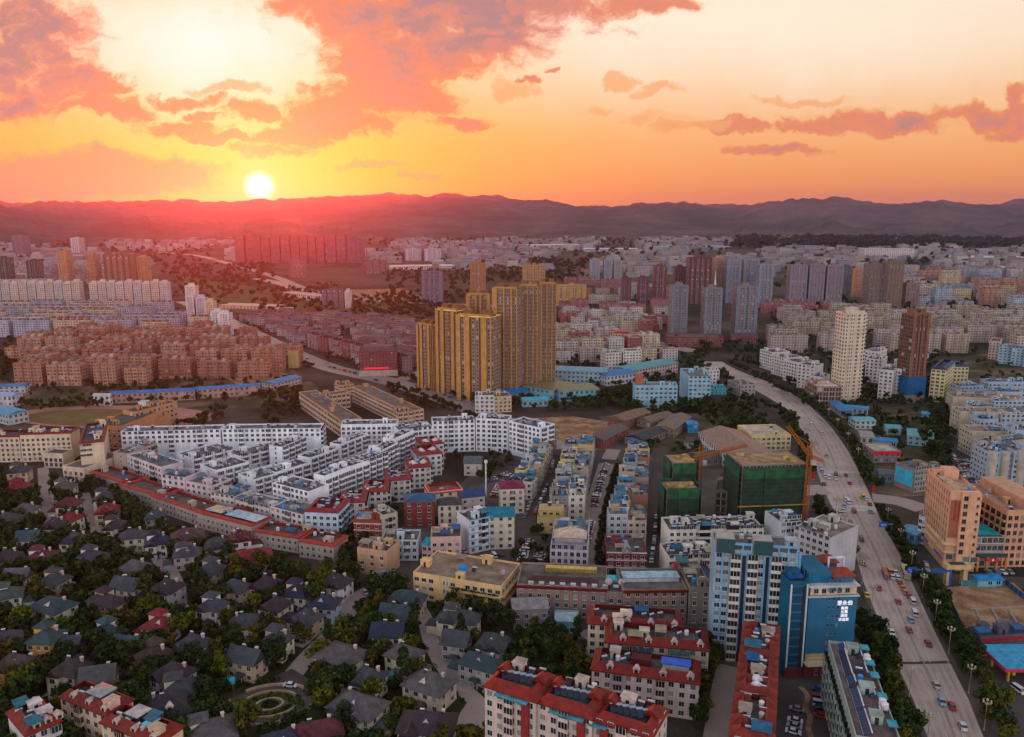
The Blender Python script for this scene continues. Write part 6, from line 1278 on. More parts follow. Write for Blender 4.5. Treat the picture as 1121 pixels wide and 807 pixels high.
far = [('dark slab tower with pale frame on the park edge', (461, 333), (486, 333), 22, 298, (.09, .075, .11), 'facade_stripe', PAT_B, (0.17, 0.14, 0.17), 'dark slab tower'),
 ('brown and gold tower with blue top sign behind the golden cluster', (514, 330), (533, 330), 24, 289, (.30, .15, .07), 'facade_gold', PAT_G, None, 'brown and gold tower'),
 ('golden tower with dark side and blue crown line', (571, 318), (598, 318), 24, 291, GOLD2, 'facade_gold', PAT_H, None, 'blue-crowned golden tower'),
 ('wide yellow slab with dark roof behind the tallest golden tower', (608, 335), (643, 335), 18, 313, (.40, .26, .10), 'facade_gold', PAT_A, None, 'wide yellow slab'),
 ('grey silver tower with pale central strip on a red podium', (733, 373), (753, 373), 22, 314, (.20, .17, .17), 'facade_stripe', PAT_B, (0.16, 0.19, 0.22), 'first grey silver tower'),
 ('grey silver tower with rooftop spire on a red podium', (769, 375), (790, 375), 22, 317, (.20, .17, .17), 'facade_stripe', PAT_B, (0.16, 0.19, 0.22), 'spired silver tower'),
 ('brown silver tower with crowded white rooftop frames', (803, 372), (829, 372), 22, 315, (.22, .17, .16), 'facade_stripe', PAT_B, (0.16, 0.19, 0.22), 'white-framed silver tower'),
 ('dark red tower, tallest and widest of the dark red group', (752, 333), (779, 333), 26, 283, (.12, .045, .045), 'facade_gold', PAT_A, None, 'widest dark red tower'),
 ('dark red tower next to the widest one', (737, 330), (752, 330), 22, 293, (.13, .05, .05), 'facade_gold', PAT_B, None, 'dark red tower beside the widest'),
 ('dark red tower with a bright side, tall and slim', (715, 332), (730, 332), 22, 292, (.15, .055, .055), 'facade_gold', PAT_B, None, 'slim dark red tower'),
 ('short dark red tower at the park side of its group', (680, 333), (692, 333), 20, 306, (.14, .05, .07), 'facade_gold', PAT_B, None, 'short dark red tower'),
 ('short dark red tower second from the park', (698, 333), (710, 333), 20, 305, (.14, .05, .07), 'facade_gold', PAT_B, None, 'second short dark red tower'),
 ('tan tower showing behind the widest dark red tower', (779, 330), (792, 330), 22, 283, (.36, .22, .17), 'facade_gold', PAT_B, None, 'tan tower behind the dark red group'),
 ('blue-white striped tower nearest the dark red group', (793, 332), (811, 332), 20, 285, SL, 'facade_stripe', PAT_B, (0.23, 0.23, 0.25), 'blue-white tower by the dark red group'),
 ('blue-white striped tower with dark recess', (811, 331), (829, 331), 20, 285, SL, 'facade_stripe', PAT_H, (0.23, 0.23, 0.25), None),
 ('blue-white striped tower in front of its row', (828, 337), (846, 337), 20, 291, SL, 'facade_stripe', PAT_B, (0.24, 0.23, 0.25), None),
 ('red and blue striped tower, first of three alike', (862, 338), (883, 338), 20, 291, (.30, .17, .19), 'facade_stripe', PAT_A, (0.19, 0.20, 0.24), 'first red and blue striped tower'),
 ('red and blue striped tower, middle of three alike', (883, 338), (902, 338), 20, 291, (.28, .16, .19), 'facade_stripe', PAT_A, (0.19, 0.20, 0.24), None),
 ('red and blue striped tower, last of three alike', (902, 338), (922, 338), 20, 292, (.30, .17, .19), 'facade_stripe', PAT_A, (0.20, 0.20, 0.23), 'last red and blue striped tower'),
 ('dark green-grey tower hidden behind the striped trio', (922, 330), (932, 330), 18, 293, (.10, .11, .11), 'facade_gold', PAT_B, None, None),
 ('orange slab tower between the striped trio and the brown pair', (931, 325), (946, 325), 18, 295, (.46, .20, .12), 'facade_gold', PAT_H, None, 'orange slab tower'),
 ('brown tower of the crowned pair with plain top', (948, 340), (968, 340), 24, 290, (.22, .14, .11), 'facade_stripe', PAT_A, (0.17, 0.13, 0.11), 'brown crowned pair'),
 ('brown tower of the pair with orange crown lamps', (968, 341), (987, 341), 24, 287, (.24, .15, .11), 'facade_stripe', PAT_A, (0.18, 0.13, 0.09), 'orange-crowned brown tower'),
 ('short brown tower beside the crowned pair', (989, 340), (1006, 340), 24, 311, (.24, .17, .14), 'facade_stripe', PAT_A, None, 'short brown tower'),
 ('pale blue twin towers among the far park trees, first', (645, 307), (658, 307), 26, 285, (.28, .30, .36), 'facade_stripe', PAT_B, (0.26, 0.27, 0.30), 'pale blue twin towers'),
 ('pale blue slab beside the pale blue twin', (660, 307), (671, 307), 26, 285, (.28, .30, .36), 'facade_stripe', PAT_B, (0.26, 0.27, 0.30), None),
 ('pale grey tower at the end of the pale blue group', (671, 307), (682, 307), 26, 286, (.32, .30, .31), 'facade_stripe', PAT_B, (0.27, 0.26, 0.26), None),
 ('golden tower alone at the western edge of the cream slabs', (65, 314), (78, 314), 24, 277, (.42, .23, .11), 'facade_gold', PAT_G, None, 'lone golden western tower'),
 ('golden tower beside the wide brown western tower', (96, 315), (108, 315), 24, 279, (.37, .20, .10), 'facade_gold', PAT_G, None, None),
 ('wide brown tower with vertical ribs among the western golden towers', (115, 316), (147, 316), 24, 279, (.24, .12, .06), 'facade_gold', PAT_A, (0.14, 0.07, 0.03), 'wide brown western tower'),
 ('golden tower closing the western group', (151, 315), (163, 315), 24, 282, (.42, .23, .11), 'facade_gold', PAT_G, None, 'last golden western tower'),
 ('dark green netted tower at the very edge of the picture', (-4, 311), (12, 311), 24, 283, (.02, .05, .035), 'facade_gold', PAT_B, None, None),
 ('dark green netted tower near the lone golden one', (30, 311), (44, 311), 24, 286, (.025, .055, .04), 'facade_gold', PAT_B, None, 'western netted tower'),
 ('pale lilac tower far beyond the western golden towers', (78, 281), (89, 281), 40, 261, (.5, .44, .46), 'facade_gold', PAT_B, None, 'pale lilac far tower'),
 ('dusky far tower at the foot of the western hills', (14, 282), (29, 282), 40, 258, (.16, .12, .15), 'facade_gold', PAT_B, None, None),
 ('low dark office block standing in the park', (352, 338), (378, 338), 26, 318, (.10, .08, .09), 'facade_stripe', PAT_C, (0.09, 0.08, 0.08), 'dark park office'),
 ('white end block of the dark park office', (377, 338), (384, 338), 24, 320, (.62, .55, .52), 'facade_gold', PAT_B, None, None),
 ('dim brick block by the motorway under the sun glow', (316, 304), (334, 304), 30, 284, (.22, .08, .08), 'facade_gold', PAT_H, None, 'dim brick block'),
 ('long dim block beyond the park trees', (395, 300), (424, 300), 30, 286, (.15, .07, .08), 'facade_gold', PAT_H, None, None),
 ('pair of lilac slabs behind the pale exhibition hall, first', (443, 286), (462, 286), 30, 273, (.45, .40, .45), 'facade_gold', PAT_H, None, 'lilac slabs'),
 ('second lilac slab behind the pale exhibition hall', (464, 286), (484, 286), 30, 273, (.45, .40, .45), 'facade_gold', PAT_H, None, None)]
for lab, a, b, d, top, c, m_, pt, fc, sh in far:
    a, b = (a[0] + .9, a[1]), (b[0] - 1.4, b[1])
    tower('apartment_tower', lab, 'apartment tower', a, b, d, top=top, c=c, mat=m_, pat=pt, crown=1, finc=fc, short=sh)
B = bld('podium', 'long red mall podium under two grey silver towers', 'mall', (730, 380), (792, 381), 30, h=11, c=(.20, .05, .045), mat='facade_grid', bay=6, fl=5.5, short='long red podium'); clutter(B, 0, 0, 3, 0)
B = bld('podium', 'small dark red podium under the white-framed silver tower', 'mall', (800, 376), (830, 377), 24, h=8, c=(.2, .06, .05), mat='facade_grid', bay=6, fl=4)
t = thing('spire', 'white spire standing on the spired silver tower', 'spire', (*P(780, 371), ht(769, 375, 317)), 0); ob('shaft', cached('spire', lambda: MB().cyl(0, 0, 0, 9, 1.4, 8, r2=.9).cyl(0, 0, 9, 22, .7, 8, r2=.1).build('shaft', ['painted'])), t, c=(.6, .58, .58))
# red silhouettes under the sun
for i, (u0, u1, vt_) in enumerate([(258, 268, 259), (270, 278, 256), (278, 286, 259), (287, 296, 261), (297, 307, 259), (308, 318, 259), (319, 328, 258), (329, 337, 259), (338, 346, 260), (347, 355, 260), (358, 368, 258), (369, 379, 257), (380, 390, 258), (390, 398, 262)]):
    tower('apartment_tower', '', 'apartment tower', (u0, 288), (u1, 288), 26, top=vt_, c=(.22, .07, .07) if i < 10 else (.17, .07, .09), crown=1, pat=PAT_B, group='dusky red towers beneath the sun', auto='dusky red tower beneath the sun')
ANCH.append(('sunlit stretch of motorway', *P(300, 303)))
for u0, u1, v, vt_, c, lab in [(205, 216, 352, 314, (.58, .52, .48), 'tall white tower of the white cluster by the west road'), (206, 214, 358, 326, (.5, .47, .48), 'white stepped block in front of the tall white tower'), (216, 226, 358, 327, (.46, .44, .48), 'lilac-sided block beside the tall white tower'), (226, 235, 360, 331, (.55, .42, .30), 'cream-ended block at the edge of the white cluster'), (232, 244, 366, 342, (.6, .57, .57), 'white pair of blocks below the white cluster'), (240, 252, 368, 344, (.62, .58, .58), 'last white block near the west road')]:
    tower('apartment_tower', lab, 'apartment tower', (u0, v), (u1, v), 14, top=vt_, c=c, pat=PAT_B, short='white tower cluster' if vt_ == 314 else None)
# cream slabs in front of the western towers
for k in range(20):
    u = -6 + k * 9.6
    if 84 < u < 96: continue
    tower('apartment_tower', '', 'apartment tower', (u, 336), (u + 8.4, 336), 14, top=309 + (k % 3), c=((.55, .46, .40), (.50, .47, .45), (.58, .50, .44))[k % 3], pat=PAT_C, group='cream slabs before the western golden towers', auto='cream slab tower in the western row')
# ---------------------------------------------------------------- rows of walk-up blocks
def simple_mesh(W, D, H, bay, mat, style):
    def f():
        b = MB(); W2, D2 = W / 2, D / 2; nf = max(1, round(H / 3))
        segs = notched(W, D, [(.3, 0, max(1, round(W * .3 / bay))), (.08, 1.0, 1), (.24, .2, max(1, round(W * .24 / bay))), (.08, 1.0, 1), (.3, 0, max(1, round(W * .3 / bay)))]) if W > 16 else notched(W, D, [(1, 0, max(1, round(W / bay)))])
        for x0, y0, x1, y1, n in segs: b.wall((x0, y0), (x1, y1), 0, H, 0, n, nf if n else 0); b.wall((x0, y0), (x1, y1), H, H + .9)
        return b.build('wall', [mat])
    return cached(('simple', W, D, H, bay, mat), f)
def roof_simple(W, D, n, roofmat, pitched, rh=2.2):
    if pitched: return hip_mesh(W - .5, D - .5, rh, .7, 'roof_tile', W > 16)
    def f():
        b = MB(); b.box(-W / 2 + .3, -D / 2 + 1.0, -.4, W / 2 - .3, D / 2 - 1.0, 0, 0)
        rs = random.Random(n)
        for i in range(max(1, round(W / 9))):
            x = -W / 2 + 4 + i * 9 + rs.uniform(-1, 1)
            if x + 2 > W / 2 - .5: break
            b.box(x - 1.6, -D * .22, 0, x + 1.6, D * .22, 2.6, 0, bottom=False)
        return b.build('roof', [roofmat])
    return cached(('rs', W, D, n, roofmat), f)
def block(name, x, y, rz, W, D, H, c, rc, auto, group, mat='facade_window', pitched=False, bay=3.4, cat='apartment block'):
    o = thing(name, '', cat, (x, y, 0), rz, group, auto=auto)
    ob('wall', simple_mesh(W, D, H, bay, mat, 0), o, c=jit(c)); ob('roof', roof_simple(W, D, rnd.randrange(3), 'concrete_roof', pitched), o, (0, 0, H + (.05 if not pitched else .92)), c=jit(rc, .15)); rect(x, y, rz, W, D); return o
def district(name, poly, rz, pw, pd, Ws, D, Hs, cols, rcs, auto, group, mat='facade_window', pitched=False, cat='apartment block', jitter=1.5, keep=1.0, most=999, names=None):
    q = [P(*p) for p in poly]; cx = sum(a for a, _ in q) / len(q); cy = sum(b for _, b in q) / len(q); R_ = max(math.hypot(a - cx, b - cy) for a, b in q)
    c, s = math.cos(rz), math.sin(rz); n = 0; j = -R_
    while j < R_:
        i = -R_ + rnd.uniform(0, pw)
        while i < R_:
            W = rnd.choice(Ws); x, y = cx + i * c - j * s + rnd.uniform(-jitter, jitter) * .3, cy + i * s + j * c + rnd.uniform(-jitter, jitter)
            i += W + pw
            if not inside(q, x, y) or rnd.random() > keep or blocked(x, y, 5): continue
            if any(blocked(x + e * c * W / 2, y + e * s * W / 2, 3) for e in (-1, 1)): continue
            k = rnd.randrange(len(cols)); n += 1
            if n > most: return
            block(name, x, y, rz, W, D, rnd.choice(Hs), cols[k], rnd.choice(rcs), names[k] if names else auto, group, mat, pitched, cat=cat)
        j += pd
BK = (.36, .15, .085)
district('brick_block', [(28, 424), (125, 424), (325, 410), (318, 384), (240, 368), (60, 372), (20, 388)], .03, 7, 28, (19, 24, 29), 13, (15, 18, 20), [BK, (.30, .115, .065), (.40, .20, .12)], [(.30, .20, .17), (.38, .29, .26)], '', 'orange brick blocks by the wasteland', 'facade_grid', names=['orange brick apartment block', 'dark orange brick block', 'tan brick block'])
ANCH.append(('brick block nearest the wasteland', *P(80, 424)))
B = bld('apartment_block', 'pale yellow blank-sided end block of the brick quarter beside the west road', 'apartment block', (316, 403), (327, 403), 14, top=385, c=(0.47, 0.36, 0.16), blank='f', short='pale yellow end block')
district('walk_up_block', [(-60, 372), (235, 369), (200, 340), (-60, 342)], 0.0, 6, 34, (34, 44, 52), 12, (18, 20), [(0.44, 0.39, 0.36), (0.36, 0.36, 0.41), (0.47, 0.39, 0.28), (0.33, 0.34, 0.41)], [(0.23, 0.20, 0.18), (0.19, 0.18, 0.20), (0.23, 0.12, 0.09)], '', 'western rows of walk-up blocks', names=['cream walk-up block', 'pale blue walk-up block', 'yellowish walk-up block', 'blue-grey walk-up block'])
district('walk_up_block', [(835, 386), (1180, 390), (1180, 348), (850, 345)], -.02, 6, 37, (24, 32, 40), 13, (18, 20), [(0.39, 0.31, 0.24), (0.36, 0.30, 0.25), (0.41, 0.35, 0.30)], [(0.23, 0.20, 0.19), (0.27, 0.24, 0.25)], '', 'eastern rows of beige walk-up blocks', names=['beige walk-up block', 'brownish walk-up block', 'pale beige walk-up block'], most=150)
district('row_house', [(255, 352), (300, 345), (452, 352), (470, 380), (455, 412), (420, 408), (330, 377)], -.55, 3, 17, (22, 30, 14), 9, (8, 9, 10), [(0.36, 0.25, 0.24), (0.31, 0.19, 0.19), (0.39, 0.31, 0.30)], [(0.13, 0.05, 0.05), (0.16, 0.08, 0.08), (0.11, 0.09, 0.10)], '', 'red-roofed town houses west of the golden towers', pitched=True, names=['pink red-roofed row house', 'brick red-roofed row house', 'pale red-roofed row house'], cat='house', most=170)
for k in range(9):
    f = k / 9; a, b = P(327 + 105 * f, 381 + 30 * f), P(327 + 105 * (f + .1), 381 + 30 * (f + .1)); 
    fr_ = math.atan2(b[1] - a[1], b[0] - a[0]); L = math.hypot(b[0] - a[0], b[1] - a[1]) * .92; nx, ny = -math.sin(fr_), math.cos(fr_)
    block('street_block', (a[0] + b[0]) / 2 + nx * 16, (a[1] + b[1]) / 2 + ny * 16, fr_, round(L), 11, 15, ((0.33, 0.20, 0.20), (0.27, 0.09, 0.08))[k % 2], (0.13, 0.06, 0.06), ('pinkish street block beside the west road', 'dark red street block beside the west road')[k % 2], 'street blocks lining the west road')
B = bld('mall', 'dark red brick mall with a bright red lit sign band on the road corner', 'mall', (394, 412), (435, 411), 30, top=386, c=(0.17, 0.04, 0.04), mat='facade_window', short='dark red brick mall'); ob('sign_band', box_mesh(-B.W / 2 + 4, -.5, 6.4, B.W / 2 - 8, -.05, 8.2, 'red_sign'), B.root, (0, -B.D / 2, 0)); ob('white_storefront', box_mesh(-B.W / 2 - .6, -1.5, 0, B.W / 2 + .6, -.02, 5.4), B.root, (0, -B.D / 2, 0), c=(0.43, 0.35, 0.31)); ob('roof_room', box_mesh(-14, -6, 0, 14, 8, 4), B.root, (0, 0, B.h), c=(0.14, 0.09, 0.09))
B = bld('building', 'brown low block between the brick mall and the golden towers', 'building', (437, 404), (456, 403), 20, top=390, c=(0.17, 0.09, 0.08))
# the town between and beyond
district('mid_town_block', [(610, 398), (735, 396), (728, 352), (612, 348)], .12, 4, 22, (16, 22, 28), 12, (11, 14, 17, 20), [(0.48, 0.44, 0.43), (0.45, 0.34, 0.31), (0.28, 0.08, 0.07), (0.49, 0.43, 0.31)], [(0.33, 0.30, 0.29), (0.25, 0.16, 0.15), (0.41, 0.38, 0.37)], '', 'town blocks east of the golden towers', names=['white town block', 'pinkish town block', 'red brick town block', 'cream town block'])
ANCH.append(('town square by the red podium', *P(715, 388)))
B = bld('hotel', 'cream hotel with a yellow and red fascia east of the golden towers', 'hotel', (670, 378), (711, 379), 16, h=13, c=(.55, .45, .22), short='cream hotel with a yellow fascia'); ob('fascia', box_mesh(-B.W / 2, -.5, 8, B.W / 2, -.03, 11, 'painted'), B.root, (0, -8, 0), c=(.75, .42, .02)); ob('red_roof_sign', box_mesh(-8, -.5, .9, 8, .1, 3.2, 'painted'), B.root, (-B.W / 4, -8, B.h), c=(.6, .03, .08))
district('mid_town_block', [(905, 402), (1000, 405), (1010, 388), (880, 386)], 0, 6, 26, (20, 28), 12, (9, 12, 15), [(0.41, 0.38, 0.36), (0.37, 0.23, 0.18)], [(0.26, 0.23, 0.22), (0.21, 0.11, 0.09)], '', 'low blocks round the cream tower', names=['white low block', 'brick low block'], keep=.5)
district('mid_town_block', [(985, 342), (1180, 345), (1180, 302), (985, 300)], 0, 8, 42, (26, 36, 48), 16, (14, 18, 24, 30), [(0.41, 0.34, 0.33), (0.33, 0.38, 0.43), (0.38, 0.20, 0.15), (0.48, 0.43, 0.41), (0.51, 0.41, 0.25)], [(0.28, 0.25, 0.26), (0.18, 0.25, 0.34), (0.33, 0.16, 0.12)], '', 'town blocks under the eastern hills', names=['pinkish town block', 'bluish town block', 'brick town block', 'white town block', 'yellow town block'], keep=.8, most=80)
district('mid_town_block', [(615, 346), (735, 346), (735, 318), (640, 312), (600, 316)], 0, 8, 38, (26, 40), 16, (10, 14, 18), [(0.41, 0.33, 0.31), (0.31, 0.13, 0.12), (0.46, 0.41, 0.39)], [(0.28, 0.21, 0.22), (0.21, 0.10, 0.10)], '', 'town blocks around the dark red towers', names=['pinkish town block', 'dark red town block', 'pale town block'], keep=.6, most=50)
district('mid_town_block', [(832, 345), (935, 345), (930, 338), (838, 338)], 0, 8, 28, (30, 40), 14, (12, 15), [(0.37, 0.31, 0.30), (0.33, 0.11, 0.11)], [(0.25, 0.21, 0.20)], '', 'low blocks under the striped towers', names=['greyish low block', 'red low block'], most=20)
# distant town: the nearest ones as buildings of their own, the rest as one mass
def far_field(): 
    C = [(0.33, 0.29, 0.29), (0.27, 0.23, 0.25), (0.39, 0.35, 0.35), (0.20, 0.17, 0.20), (0.27, 0.15, 0.13), (0.20, 0.25, 0.32), (0.35, 0.29, 0.20)]
    N = ['pale', 'lilac-grey', 'white', 'dusky', 'brick red', 'bluish', 'cream']
    items = []
    tries = 0
    while len(items) < 3000 and tries < 60000:
        tries += 1
        v = 262.5 + 52 * rnd.random() ** 1.7; u = rnd.uniform(-60, 1180)
        x, y = P(u, v); 
        d = np_noise(np.array([u * .022 + 40]), np.array([v * .10]), 7)[0]
        if d < (.42 if v < 300 else .50): continue
        if 165 < u < 470 and 288 < v < 345: continue
        if v > 296 and not (640 < u < 760 or u > 820 or u < 170): continue
        big = rnd.random() < .09
        W, D, H = (rnd.uniform(60, 150), rnd.uniform(30, 60), rnd.uniform(8, 13)) if big else (rnd.uniform(18, 42), rnd.uniform(11, 18), rnd.choice((6, 9, 12, 15, 18, 18, 24)))
        if blocked(x, y, max(W, D) * .6): continue
        k = rnd.choice((0, 1, 2, 2, 3, 4, 5, 6)) if not big else rnd.choice((0, 2, 2, 5))
        items.append((y, x, rnd.choice((-.2, -.05, 0, .1, .3)), W, D, H, k, big)); 
        rect(x, y, 0, W, D)
    items.sort()
    for y, x, rz, W, D, H, k, big in items[:190]:
        W, D = round(W / 4) * 4, round(D / 4) * 4
        o = thing('distant_building', '', 'building', (x, y, 0), rz, 'far town buildings below the hills', auto=('%s low warehouse' if big else '%s distant block') % N[k])
        ob('wall', simple_mesh(W, D, H, 4, 'facade_window', 0), o, c=jit(C[k])); ob('roof', roof_simple(W, D, 0, 'concrete_roof', False), o, (0, 0, H + .05), c=jit((.42, .38, .38) if big else (.26, .22, .23), .15))
    b = MB()
    for y, x, rz, W, D, H, k, big in items[190:]:
        c, s = math.cos(rz), math.sin(rz); b.obox((x, y, H / 2), (c * W / 2, s * W / 2, 0), (-s * D / 2, c * D / 2, 0), (0, 0, H / 2), 0)
    kind(ob('distant_town', b.build('distant_town', ['town_mass'])), 'stuff')
islands('town_mass', [(0, (0.22, 0.19, 0.19)), (.2, (0.32, 0.29, 0.28)), (.4, (0.15, 0.13, 0.14)), (.55, (0.26, 0.22, 0.22)), (.7, (0.20, 0.11, 0.10)), (.8, (0.15, 0.20, 0.26)), (.9, (0.30, 0.26, 0.20)), (1, (0.38, 0.35, 0.35))])
for u0, v0, u1, v1, d, h_, c, r_, lab in [(427, 296, 498, 295, 60, 10, (.55, .45, .42), (.66, .56, .54), 'long pale exhibition hall beyond the park'), (570, 272, 640, 271, 120, 12, (.5, .46, .46), (.62, .55, .55), 'long white factory roof far out on the plain'), (640, 276, 700, 276, 90, 12, (.45, .42, .46), (.58, .55, .58), 'white warehouse far out next to the long factory roof'), (720, 274, 800, 273, 90, 12, (.35, .45, .55), (.25, .40, .55), 'blue roofed works far out on the plain'), (1040, 285, 1130, 286, 120, 10, (.5, .5, .52), (.60, .58, .60), 'pale glasshouses under the eastern hills'), (1060, 296, 1130, 298, 90, 9, (.5, .46, .42), (.55, .46, .42), 'tan glasshouses under the eastern hills'), (900, 270, 960, 270, 120, 14, (.5, .46, .46), (.6, .56, .58), 'white shed row at the hill foot'), (945, 284, 1000, 284, 40, 34, (.58, .52, .52), (.5, .46, .46), 'white slab group before the eastern woods'), (300, 344, 318, 344, 20, 8, (.6, .5, .45), (.62, .52, .46), 'pale domed market roof beside the motorway'), (310, 326, 345, 330, 24, 10, (.6, .45, .4), (.5, .34, .3), 'pale low club house in the park under the sun'), (240, 338, 300, 340, 30, 6, (.6, .36, .26), (.66, .46, .38), 'sunlit pale depot roof beside the motorway')]:
    B = bld('warehouse', lab, 'warehouse', (u0, v0), (u1, v1), d, h=h_, c=c, rc=r_, bay=6, fl=h_ / max(1, round(h_ / 4)), deckmat='painted', par=.3)
    ANCH.append((' '.join(lab.split(' far out')[0].split(' beyond')[0].split(' under')[0].split(' beside')[0].split(' before')[0].split(' at ')[0].split(' in the')[0].split()), B.x, B.y))
far_field()
# ================================================================ the villa quarter
ROOFC = {'slate': (0.044, 0.049, 0.058), 'grey': (0.081, 0.077, 0.081), 'teal': (0.029, 0.052, 0.060), 'navy': (0.016, 0.021, 0.044), 'burgundy': (0.088, 0.018, 0.027), 'red': (0.156, 0.021, 0.025), 'purple': (0.036, 0.025, 0.031), 'green-grey': (0.048, 0.069, 0.062), 'brown': (0.069, 0.040, 0.036), 'black': (0.025, 0.026, 0.029), 'purple-brown': (0.052, 0.033, 0.034)}
WALLC = {'cream': (0.64, 0.563, 0.435), 'white': (0.704, 0.678, 0.64), 'orange': (0.666, 0.346, 0.102), 'brick': (0.282, 0.064, 0.049), 'blue': (0.384, 0.461, 0.563), 'tan': (0.512, 0.371, 0.256), 'grey': (0.41, 0.384, 0.371)}
def villa(u, v, deg, roof, wall, kind_='hip', W=13, D=10.5, fl=2, label=None, short=None, brick=False, solar=False, auto=None, wing=1):
    W, D = (W * .9, D * .9) if W > 13 else (W, D)
    H = 3.1 * fl; x, y = P(u, v, H + 1.2); rz = R(deg); rc, wc = ROOFC[roof], WALLC[wall]
    t = thing('villa', label or '', 'villa', (x, y, 0), rz, 'villas among the trees', short, auto=None if label else (auto or '%s-roofed %s villa' % (roof, wall))); rect(x, y, rz, W + 1.5, D + 1.5)
    B = Bl(); B.root, B.W, B.D, B.h, B.fl, B.nwin, B.c = t, W, D, H, 3.1, 0, wc
    ob('wall', box_mesh(-W / 2, -D / 2, 0, W / 2, D / 2, H), t, c=jit(wc, .08))
    if brick: ob('brick_storey', box_mesh(-W / 2 - .12, -D / 2 - .12, 0, W / 2 + .12, D / 2 + .12, 3.0), t, c=jit(WALLC['brick']))
    rh = {'hip': 3.3, 'gable': 3.6, 'cross': 3.4, 'bay': 3.7}[kind_]
    r = ob('roof', hip_mesh(W, D, rh, .75, 'roof_tile', kind_ == 'gable'), t, (0, 0, H + .19), c=jit(rc, .12))
    if kind_ in ('cross', 'bay'):
        for sx in ((-W * .22,) if kind_ == 'cross' else (-W * .27, W * .22)):
            ob('gable_bay', box_mesh(-2.3, -1.6, 0, 2.3, 0, H + .1), t, (sx, -D / 2, 0), c=jit(wc, .06)); ob('bay_roof', hip_mesh(7.4, 4.6, 2.3, .45, 'roof_tile', True), t, (sx, -D / 2 + 2.1, H + .2), math.pi / 2, c=jit(rc, .12))
            for k in range(fl): ob('bay_window', win_mesh(1.9, 1.7), t, (sx, -D / 2 - 1.62, k * 3.1 + .9), c=(.6, .58, .54))
            ob('gable_wall', gable_tri(4.6, 2.2), t, (sx, -D / 2 - 1.55, H + .1), c=jit(wc, .06))
    if kind_ == 'bay': ob('dormer', dormer_mesh(), t, (0, -D / 2 + 2.2, H + .7), c=(.5, .48, .45))
    if wing:
        s = wing; ww, wd = 4.2, D * .62; ob('wing', box_mesh(-ww / 2, -wd / 2, 0, ww / 2, wd / 2, 3.4), t, (s * (W / 2 + ww / 2 - .05), -D * .1, 0), c=jit(wc, .08)); ob('wing_roof', hip_mesh(ww, wd, 1.5, .5), t, (s * (W / 2 + ww / 2 - .05), -D * .1, 3.55), c=jit(rc, .12))
    if kind_ == 'hip' and rnd.random() < .5: ob('dormer', dormer_mesh(), t, (rnd.uniform(-1.5, 1.5), -D / 2 + 1.6, H + .55), c=jit(wc, .1))
    if kind_ in ('hip', 'cross') and rnd.random() < .4:
        ob('upper_floor', box_mesh(-2.4, -2.2, 0, 2.4, 2.2, 3.4), t, (-W * .2, D * .18, H), c=jit(wc, .06)); ob('upper_roof', hip_mesh(4.8, 4.4, 1.8, .5), t, (-W * .2, D * .18, H + 3.55), c=jit(rc, .12))
    if rnd.random() < .5: ob('lean_to', hip_mesh(4.0, 2.6, .9, .2, 'sheet_metal'), t, (W * .2, D / 2 + 1.2, 2.8), c=jit(rnd.choice(((.3, .29, .28), (.08, .2, .26), rc)), .1))
    ch = ob('chimney', box_mesh(-.4, -.4, 0, .4, .4, 3.1), t, (W * .28 * (-1 if wing > 0 else 1), D * .2, H + .2), c=jit((.45, .34, .28), .1)); ob('chimney_cap', box_mesh(-.52, -.52, 0, .52, .52, .22), ch, (0, 0, 3.1), c=(.5, .45, .42))
    n = max(3, int(W / 3)); sk = [i for i in range(n) if kind_ in ('cross', 'bay') and i in (0, 1, 3)]
    windows(B, 'f', 1.4, 1.5, n=n, nfl=fl, skip=sk, fl=3.1, fc=(.58, .55, .5)); windows(B, 'r', 1.3, 1.4, n=2, nfl=fl, fl=3.1, fc=(.58, .55, .5)); windows(B, 'l', 1.3, 1.4, n=2, nfl=fl, fl=3.1, fc=(.58, .55, .5))
    ob('door', box_mesh(-.6, -.12, 0, .6, 0, 2.2), t, (.4, -D / 2, 0), c=(.10, .05, .03)); ob('porch', hip_mesh(3.0, 2.0, .8, .3), t, (.4, -D / 2 - .8, 2.7), c=jit(rc, .1))
    for px in (-.9, 1.7): ob('porch_post', box_mesh(-.12, -.12, 0, .12, .12, 2.6), t, (px, -D / 2 - 1.6, 0), c=(.5, .46, .4))
    if rnd.random() < .75: ob('patio', box_mesh(-2.8, -4.6, .0, 2.8, 0, .1), t, (rnd.choice((-2.5, 2.0)), -D / 2 - .1, 0), c=jit((.36, .30, .27), .2))
    if solar:
        ob('solar_heater', heater_mesh(), t, (-W * .1, -.2, H + rh * .9), c=(.62, .62, .64), scale=(.6, .6, .6))
    return B
def gable_tri(w_, h_): return cached(('gt', w_, h_), lambda: (lambda b: (b.face([(-w_ / 2, 0, 0), (w_ / 2, 0, 0), (0, 0, h_)]), b.face([(w_ / 2, .2, 0), (-w_ / 2, .2, 0), (0, .2, h_)]), b)[-1])(MB()).build('gable_wall', ['painted']))
